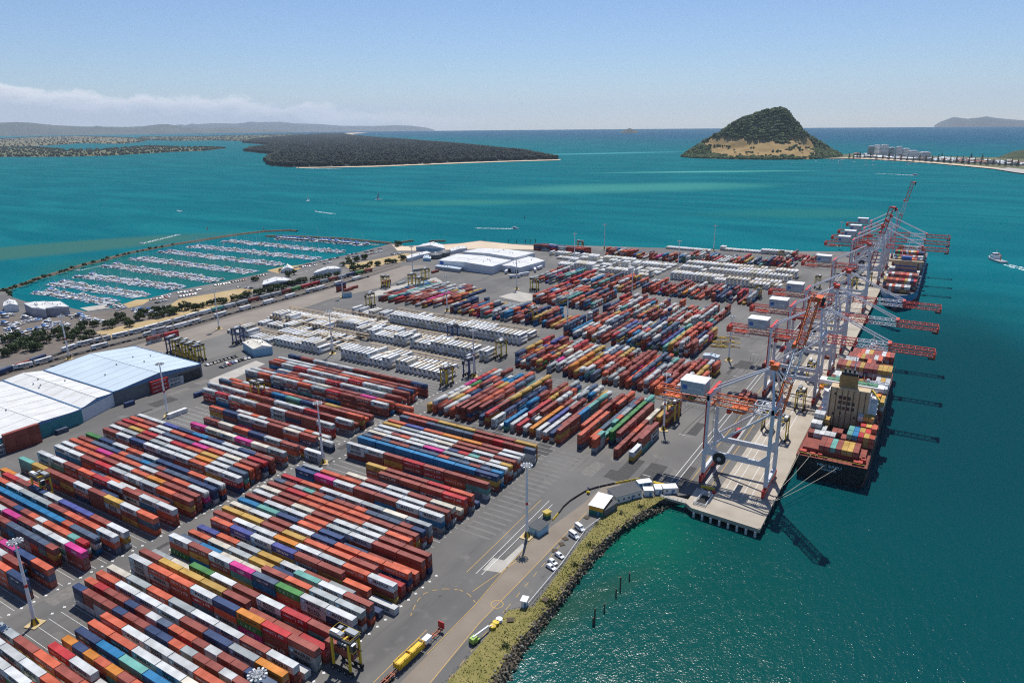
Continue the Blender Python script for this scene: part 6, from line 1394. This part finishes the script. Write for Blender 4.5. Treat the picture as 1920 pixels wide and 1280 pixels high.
# the mount
M_BUSH = mat('mount_bush', (.022,.045,.010), .9, col2=(.065,.105,.02), scale=.022, detail=10, sharp=.7)
def mount_material():
    m, n, l, p = new_mat('mount_slope'); p.inputs['Roughness'].default_value = .95; g = n.new('ShaderNodeNewGeometry'); a = n.new('ShaderNodeAttribute'); a.attribute_name = 'bush'
    t = n.new('ShaderNodeTexNoise'); t.inputs['Scale'].default_value = .02; t.inputs['Detail'].default_value = 10; l.new(g.outputs['Position'], t.inputs[0])
    x = n.new('ShaderNodeMix'); x.data_type = 'RGBA'; l.new(t.outputs[0], x.inputs[0]); x.inputs[6].default_value = (.20,.125,.04,1); x.inputs[7].default_value = (.40,.27,.10,1)
    y = n.new('ShaderNodeMix'); y.data_type = 'RGBA'; l.new(a.outputs['Fac'], y.inputs[0]); l.new(x.outputs[2], y.inputs[6]); y.inputs[7].default_value = (.028,.05,.012,1); l.new(y.outputs[2], p.inputs['Base Color']); return m
D0 = 3950.0
cM = Vector((*G(1430,296,-4)[:2],0)); cM = cM.normalized()*D0
prof = []
for px, py in ((1272,293),(1290,281),(1310,272),(1330,262),(1350,250),(1365,239),(1382,229),(1400,222),(1420,215),(1440,209),(1458,206),(1470,203.5),(1480,204),(1486,211),(1494,219),(1504,232),(1516,246),(1530,256),(1545,264),(1560,271),(1580,281),(1598,291)):
    p = Vector(at_dist(px,py,D0)); prof.append(((p-cM).dot(RH), p.z+4))
U0, U1 = prof[0][0], prof[-1][0]
def Sv(v): 
    if v < .5: 
        pts = [(0,0),(.06,.06),(.2,.22),(.3,.36),(.38,.62),(.46,.93),(.5,1)]
    else: pts = [(.5,1),(.6,.9),(.75,.5),(.9,.15),(1,0)]
    return heights(pts, v)
def mount_z(u, v):
    e = min(1, (u-U0)/110, (U1-u)/110); e = max(0,e)
    s = Sv(v); z = heights(prof, u)*s
    return z+(fbm(u,v*900,.006)*16+fbm(u+500,v*900,.02)*6)*min(1,z/50)*e
NU, NV = 130, 60; vs = []; fs = []; bush = []
for i in range(NU+1):
    u = U0+(U1-U0)*i/NU; half = (60+380*min(1,max(0,math.sin(math.pi*i/NU))**.7))
    for j in range(NV+1):
        v = j/NV; z = mount_z(u,v); d = -half*.8+half*1.8*v; p = cM+RH*u+FH*d; vs.append((p.x,p.y,z-4.2))
        nn = fbm(u,d,.008)*34; q = 1.0 if (z+nn > 88+ .00*u) or (u-U0 < 130+nn*2) or (U1-u < 160+nn*2) or (z < 15+nn*.6) or (nn > 20 and u > 0) or v > .5 else 0.0; bush.append(q)
for i in range(NU):
    for j in range(NV): a = i*(NV+1)+j; fs.append((a,a+NV+1,a+NV+2,a+1))
me = bpy.data.meshes.new('mount'); me.from_pydata(vs, [], fs); at = me.attributes.new('bush','FLOAT','POINT'); at.data.foreach_set('value', bush); me.materials.append(mount_material()); me.polygons.foreach_set('use_smooth',[True]*len(fs)); me.update()
o = bpy.data.objects.new('mountain_terrain', me); COL.objects.link(o); tag(o, kind='structure')
rg = random.Random(21); b = MB()
cand = [k for k in range(len(vs)) if bush[k] > .5 and k%(NV+1) <= NV*.62 and vs[k][2] > -2]
for k in range(5600):
    x, y, z = vs[rg.choice(cand)]; r_ = rg.uniform(3.5,10.5); b.blob((x+rg.uniform(-8,8),y+rg.uniform(-8,8),z+r_*.25), r_, rg.choice((0,0,0,1)), .8, rg, .35)
tag(b.build('mount_woodland', [M_BUSH, mat('mount_bush_light', (.05,.07,.018), .9, col2=(.10,.12,.03), scale=.03, detail=8)]), kind='stuff')
gr = [k for k in range(len(vs)) if bush[k] < .5 and k%(NV+1) <= NV*.45 and vs[k][2] > 0]; b = MB()
for k in range(44):
    x, y, z = vs[rg.choice(gr)]
    for q in range(rg.choice((1,1,2,5,9))): r_ = rg.uniform(3,6.5); b.blob((x+rg.uniform(-20,20),y+rg.uniform(-8,8),z+r_*.3), r_, 0, .85, rg, .35)
tag(b.build('mount_scrub', [M_BUSH]), kind='stuff')
# flat shores and forested islands
M_SHORE = mat('shore_sand', (.50,.42,.31), .95); M_FOREST = mat('forest_floor', (.008,.016,.008), .95, col2=(.014,.022,.010), scale=.004, detail=8); M_FIELD = mat('field', (.05,.075,.022), .95, col2=(.17,.155,.07), scale=.004, detail=8)
def isle(name, px, m, z=-2.6):
    P = resample(GP(px+[px[0]],-4), 60)[:-1]; P = [(x+mn.noise(Vector((x*.01,y*.01,0)))*18,y+mn.noise(Vector((x*.01,y*.01,7)))*18) for x,y in P]
    poly_mesh(name, P, z, m, -5, M_SHORE); return P
def forest(name, P, n_, hmin, hmax, seed, mats, edge=.35, wf=.28):
    rg = random.Random(seed); xs = [p[0] for p in P]; ys = [p[1] for p in P]; V = []; Fc = []; M_ = []; k = 0; tries = 0
    while k < n_ and tries < n_*40:
        tries += 1
        if rg.random() < edge: q = rg.choice(P); x, y = q[0]+rg.gauss(0,10), q[1]+rg.gauss(0,10)
        else: x, y = rg.uniform(min(xs),max(xs)), rg.uniform(min(ys),max(ys))
        if not inside((x,y),P): continue
        h = rg.uniform(hmin,hmax); r_ = h*wf*rg.uniform(.8,1.2); o = len(V); a0 = rg.uniform(0,6); z0 = -3+h*.12
        for zz, rr in ((z0,r_*.7),(z0+h*.35,r_),(z0+h*.75,r_*.6)):
            for i in range(5): a = a0+i*1.2566; q = rr*rg.uniform(.7,1.25); V.append((x+q*math.cos(a),y+q*math.sin(a),zz))
        V.append((x,y,z0+h*rg.uniform(.85,.95)))
        for t_ in (0,5):
            for i in range(5): Fc.append((o+t_+i,o+t_+(i+1)%5,o+t_+5+(i+1)%5,o+t_+5+i)); M_.append(k%len(mats))
        for i in range(5): Fc.append((o+10+i,o+10+(i+1)%5,o+15)); M_.append(k%len(mats))
        k += 1
    b = MB(); b.v = V; b.f = Fc; b.m = M_; tag(b.build(name, mats), kind='stuff')
MP = [(500,306),(508,311),(540,313.5),(600,313.5),(700,311.5),(800,308),(860,305),(950,302),(1022,300),(1044,299.5),(1030,297),(1012,293),(985,287),(950,283),(900,277.5),(850,272),(800,268),(760,264),(700,259.5),(660,255),(640,251.5),(600,252),(560,255),(480,262),(455,268),(520,273),(470,280),(462,284),(492,288),(520,290),(502,298)]
P = isle('island_ground', MP, M_FOREST)
P_in = [(x*1.0,y*1.0) for x,y in P]
M_PINE2 = mat('pine_dark', (.010,.026,.010), .8, col2=(.02,.042,.014), scale=.02)
forest('island_pine_forest', [p for p in P], 28000, 16, 24, 31, [mat('plantation_pine', (.006,.019,.009), .85, col2=(.012,.030,.012), scale=.02), mat('plantation_pine_dark', (.005,.014,.007), .85, col2=(.010,.022,.009), scale=.02)], .16, .42)
poly_mesh('island_beach', [(x,y) for x,y in GP([(556,316),(700,313.6),(860,307.2),(960,303.6),(1050,301),(1052,299.5),(1030,300),(950,302.4),(860,305.4),(700,311.8),(600,314),(556,314.5)],-4)], -2.4, M_SAND)
poly_mesh('ocean_beach', GP([(640,251.5),(652,255),(668,254),(660,251.5),(690,249.6),(672,249),(650,249.6)],-4), -2.0, M_SAND)
P2 = isle('near_peninsula', [(-80,296),(0,294.5),(70,294.5),(130,294),(200,292.5),(270,288.5),(330,285),(385,283),(420,278.5),(380,277),(330,277),(280,275),(200,281),(120,282),(60,277),(-80,278)], M_FIELD)
forest('peninsula_trees', P2, 2400, 8, 17, 32, [M_PINE, M_LEAF], .55, .5)
P3 = isle('middle_peninsula', [(-80,277),(0,276),(90,273),(150,269),(230,270),(268,266),(280,262),(220,258),(150,255.5),(80,257),(0,261),(-80,262)], mat('dry_field', (.07,.08,.03), .95, col2=(.24,.195,.10), scale=.003, detail=8))
forest('middle_peninsula_trees', P3, 1500, 10, 18, 33, [M_PINE, M_LEAF], .5, .55)
P4 = isle('far_flat_shore', [(255,262),(330,264.5),(400,263.5),(470,265),(520,262),(600,255),(560,252),(470,254),(380,256.5),(270,257)], M_FIELD)
forest('far_shore_trees', P4, 1500, 10, 18, 34, [M_PINE, M_LEAF], .5, .6)
for i in range(8):
    x, y = G(282+i*19, 260.5-.3*(i%3), -3); b = MB(); b.box(-70,70,-18,18,-3,3,0); tag(b.build('packing_shed', M_RWHITE, loc=(x,y,0), rotz=.55), f'long pale glasshouse on the far flat shore, {ordw(i+1)} from the photo edge', 'glasshouse', 'pale sheds on the far shore')
def ridge(name, pts, D, depth, m, seed, foot=-4):
    b = MB(); P = resample(pts, 2.0); n_ = 9
    for k, (px,py) in enumerate(P):
        q = Vector(at_dist(px,py,D)); dirv = Vector((q.x,q.y,0)).normalized(); zt = q.z
        for j in range(n_):
            f = j/(n_-1); d = (f-.5)*2*depth; s = math.cos((f-.5)*math.pi)**1.2; w_ = q+dirv*d; z = foot-1+(zt-foot+1)*s; z += (fbm(q.x+d*.7+seed*99,q.y,.0011)*.28*(zt-foot) if 0 < j < n_-1 and j != n_//2 else 0); b.v.append((w_.x,w_.y,z))
    for k in range(len(P)-1):
        for j in range(n_-1): a = k*n_+j; b.f.append((a,a+n_,a+n_+1,a+1)); b.m.append(0)
    tag(b.build(name, m, smooth=True), kind='structure')
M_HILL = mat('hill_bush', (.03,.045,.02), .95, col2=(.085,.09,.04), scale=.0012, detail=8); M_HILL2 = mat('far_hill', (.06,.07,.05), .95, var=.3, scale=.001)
ridge('hills', [(-80,234),(-20,231),(30,229),(60,230.5),(100,235),(160,237.5),(220,238),(250,240),(275,236),(295,233.5),(315,233),(330,236),(350,240),(390,241.5),(410,239),(440,239.5),(470,242.5),(500,243),(540,245),(560,250)], 29000, 1500, M_HILL, 1, -80)
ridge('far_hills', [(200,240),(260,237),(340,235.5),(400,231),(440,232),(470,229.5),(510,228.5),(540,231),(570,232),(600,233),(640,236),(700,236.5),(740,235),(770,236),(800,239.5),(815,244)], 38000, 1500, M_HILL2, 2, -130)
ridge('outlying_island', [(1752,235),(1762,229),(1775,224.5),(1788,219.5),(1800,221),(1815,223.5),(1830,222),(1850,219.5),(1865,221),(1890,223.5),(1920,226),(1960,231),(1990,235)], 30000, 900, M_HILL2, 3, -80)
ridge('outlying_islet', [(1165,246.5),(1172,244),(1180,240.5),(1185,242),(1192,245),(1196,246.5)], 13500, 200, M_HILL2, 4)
ridge('headland_hill', [(1838,306),(1860,299),(1880,291),(1900,284),(1930,279),(1980,281),(2030,300)], 4050, 120, mat('headland_bush', (.022,.038,.013), .95, col2=(.06,.08,.025), scale=.03, detail=10), 5)
# the beach town
TP_ = [(1545,298),(1590,297.5),(1640,299),(1700,302.5),(1760,307),(1820,312.5),(1870,317.5),(1930,324),(2000,330),(2000,300),(1930,296),(1850,296),(1760,294),(1680,291),(1600,289),(1560,291)]
P5 = isle('town_ground', TP_, M_FIELD, -1.5)
poly_mesh('town_beach', GP([(1545,298.5),(1590,298.2),(1640,300),(1700,303.6),(1760,308.2),(1820,313.7),(1870,318.6),(1892,321),(1892,318.5),(1870,316),(1820,311),(1760,305.8),(1700,301.2),(1640,297.8),(1590,296.6)],-4), -1.2, M_SAND)
poly_mesh('town_quay', GP([(1868,318),(1905,324),(1990,334),(1990,326),(1910,317),(1890,315)],-2), -.8, M_CONC)
def tower(px0, px1, py, ptop, label, wallm, floors):
    a, c = Vector((*G(px0,py,-1.5),0)), Vector((*G(px1,py,-1.5),0)); L_ = (c-a).length; u = (c-a)/L_; D = a.length; h = (py-ptop)/F*D*1.03; t = empty('apartment_tower', label, 'apartment tower', (a.x,a.y,-1.5), math.atan2(u.y,u.x), 'towers of the beach town')
    b = MB(); b.box(0,L_,0,L_*.7,0,h); b.build('wall', wallm, t); b = MB(); b.box(L_*.2,L_*.8,L_*.1,L_*.6,h,h+4); b.box(-.6,L_+.6,-.6,L_*.7+.6,h,h+.8); b.build('roof', M_WHITE, t)
    for k in range(floors): b = MB(); z = h*(k+.45)/floors; b.box(1,L_-1,-.35,-.05,z-h/floors*.06,z+h/floors*.14); b.box(-.35,-.05,1,L_*.7-1,z-h/floors*.06,z+h/floors*.14); b.build('window_band', M_GLASS, t)
M_TW = mat('tower_white', (.88,.88,.86), .6); M_TG = mat('tower_green_glass', (.32,.40,.40), .4); M_TGR = mat('tower_grey', (.68,.69,.70), .6)
for a in ((1627,1638,294.5,278.5,'dark glass fronted tower, first of the beach town towers',M_TG,8),(1638,1649,294,276.8,'pale stepped tower beside the dark glass one',M_TW,9),(1650,1664,295,277,'white tallest tower of the beach town',M_TW,9),(1666,1676,295,281,'dark fronted tower between two pale ones',M_TG,7),(1679,1690,295.5,280,'grey tower with a small roof block',M_TGR,8),(1692,1704,296.5,283,'lower pale grey tower',M_TGR,6),(1704,1720,297.5,286.5,'long low white apartment block',M_TW,5),(1724,1744,299.5,289,'long grey apartment block behind pines',M_TGR,4)): tower(*a)
hm = []
for wm, rm in ((M_WALLW,M_RWHITE),(M_WALLW,mat('roof_rust',(.30,.12,.07),.7)),(M_TGR,M_RGREY),(mat('wall_cream',(.55,.48,.38),.7),M_RBLUE)):
    b = MB(); b.box(-9,9,-6,6,0,6,0); b.add([(-9.6,-6.6,6),(9.6,-6.6,6),(9.6,6.6,6),(-9.6,6.6,6),(-9.6,0,9),(9.6,0,9)], [(0,1,5,4),(2,3,4,5),(1,2,5),(3,0,4)], 1); b.box(-6,6,-6.1,-5.98,1.2,2.6,2); b.box(-6,6,-6.1,-5.98,3.8,5.0,2); me = bpy.data.meshes.new('house'); me.from_pydata(b.v,[],b.f); [me.materials.append(m) for m in (wm,rm,M_GLASS)]; me.polygons.foreach_set('material_index',b.m); me.update(); hm.append(me)
HC = ['white roofed','rust roofed','charcoal roofed','blue roofed']; rg = random.Random(44); n_ = 0
for px in np.arange(1606,1915,4.6):
    base = 298+ (px-1640)*.052 if px > 1640 else 297
    for row in range(2):
        k = rg.randrange(4); x, y = G(px+rg.uniform(-1.5,1.5), base-1.6-row*3.4+rg.uniform(-.6,.6), -1.5); n_ += 1; o = mesh_obj('beach_house', hm[k]); o.location = (x,y,-1.5); o.rotation_euler.z = YAW-.35+rg.uniform(-.2,.2); o.scale = (rg.uniform(.8,1.4),1,rg.uniform(.8,1.5))
        tag(o, f"{HC[k]} beach house in the {'front' if row == 0 else 'back'} row, {ordw(n_//2+1)} from the mount", 'house', 'houses of the beach town')
def norfolk(seed):
    rg = random.Random(seed); t = empty('norfolk_pine', '', 'tree'); b = MB(); b.cyl((0,0,0),(0,0,30),.6,.1,6); b.build('trunk', M_TRUNK, t); b = MB()
    for k in range(15):
        z = 3+k*1.85; r_ = (1-k/15.5)*8.0
        for i in range(9):
            a = i*.698+k*.4+rg.uniform(-.2,.2); q = r_*rg.uniform(.75,1.1); c, s = math.cos(a), math.sin(a); b.add([(0,0,z+.6),(q*.6*c-1.1*s,q*.6*s+1.1*c,z+.2),(q*c,q*s,z+.7),(q*.6*c+1.1*s,q*.6*s-1.1*c,z+.2),(q*.5*c,q*.5*s,z-1.2)], [(0,1,2),(0,2,3),(1,4,2),(2,4,3)])
    b.build('crown', M_PINE, t); return t
npine = norfolk(5); first = True; n_ = 0
for px, off in [(1592,0),(1600,1),(1607,-1),(1612,0)]+[(1620+i*11.5,(i*7)%3-1) for i in range(26)]+[(1729,-5),(1765,-6),(1820,-7),(1841,-8),(1715,-5)]:
    base = 298.5+(px-1640)*.055 if px > 1640 else 297.5; x, y = G(px, base+off*.5-(0 if off > -4 else -off*.6), -1.5); n_ += 1; s = rg.uniform(.75,1.1)*(1.25 if off < -4 else 1); lab = f"dark Norfolk pine {'behind' if off < -4 else 'along the front of'} the beach town, {ordw(n_)} from the mount"
    if first: first = False; npine.location = (x,y,-1.5); npine.scale = (s,s,s); npine['label'] = lab; npine['group'] = 'pines of the beach town'
    else: dup(npine, (x,y,-1.5), n_, lab, 'pines of the beach town', s)
# wharf and jetties by the white stores
b = MB(); A, B_ = G(926,463,-2), G(945,457,-2); 
for k in range(12): b.box(-4+k*2.0,-3.4+k*2,-1.6,1.6,-1,2.5)
b.box(-5,22,-2,2,2.2,2.8); tag(b.build('timber_jetty', M_TIMBER, loc=(*A,-3), rotz=1.2), 'old timber jetty at the shore behind the white stores', 'jetty')
for i, p in enumerate(((909,455),(953,455),(968,456),(985,455),(994,455),(1004,455))):
    x, y = G(*p,-4); b = MB(); b.cyl((0,0,-2),(0,0,5.5),.5,n=8); tag(b.build('mooring_pile', M_TIMBER, loc=(x,y,-4)), f'dark timber pile off the shore behind the white stores, {ordw(i+1)} along', 'pile', 'piles off the yard shore')
# ------------------------------------------------------------------ haze
b = MB(); b.box(-42000,42000,-42000,42000,-140,1400); hz = b.build('haze', bpy.data.materials.new('haze_air')); m = hz.data.materials[0]; m.use_nodes = True
n = m.node_tree.nodes; n.remove(n['Principled BSDF']); v = n.new('ShaderNodeVolumePrincipled'); v.inputs['Color'].default_value = (.70,.83,1,1); v.inputs['Density'].default_value = 2.4e-5; v.inputs['Anisotropy'].default_value = .2
m.node_tree.links.new(v.outputs[0], n['Material Output'].inputs['Volume']); tag(hz, kind='stuff')
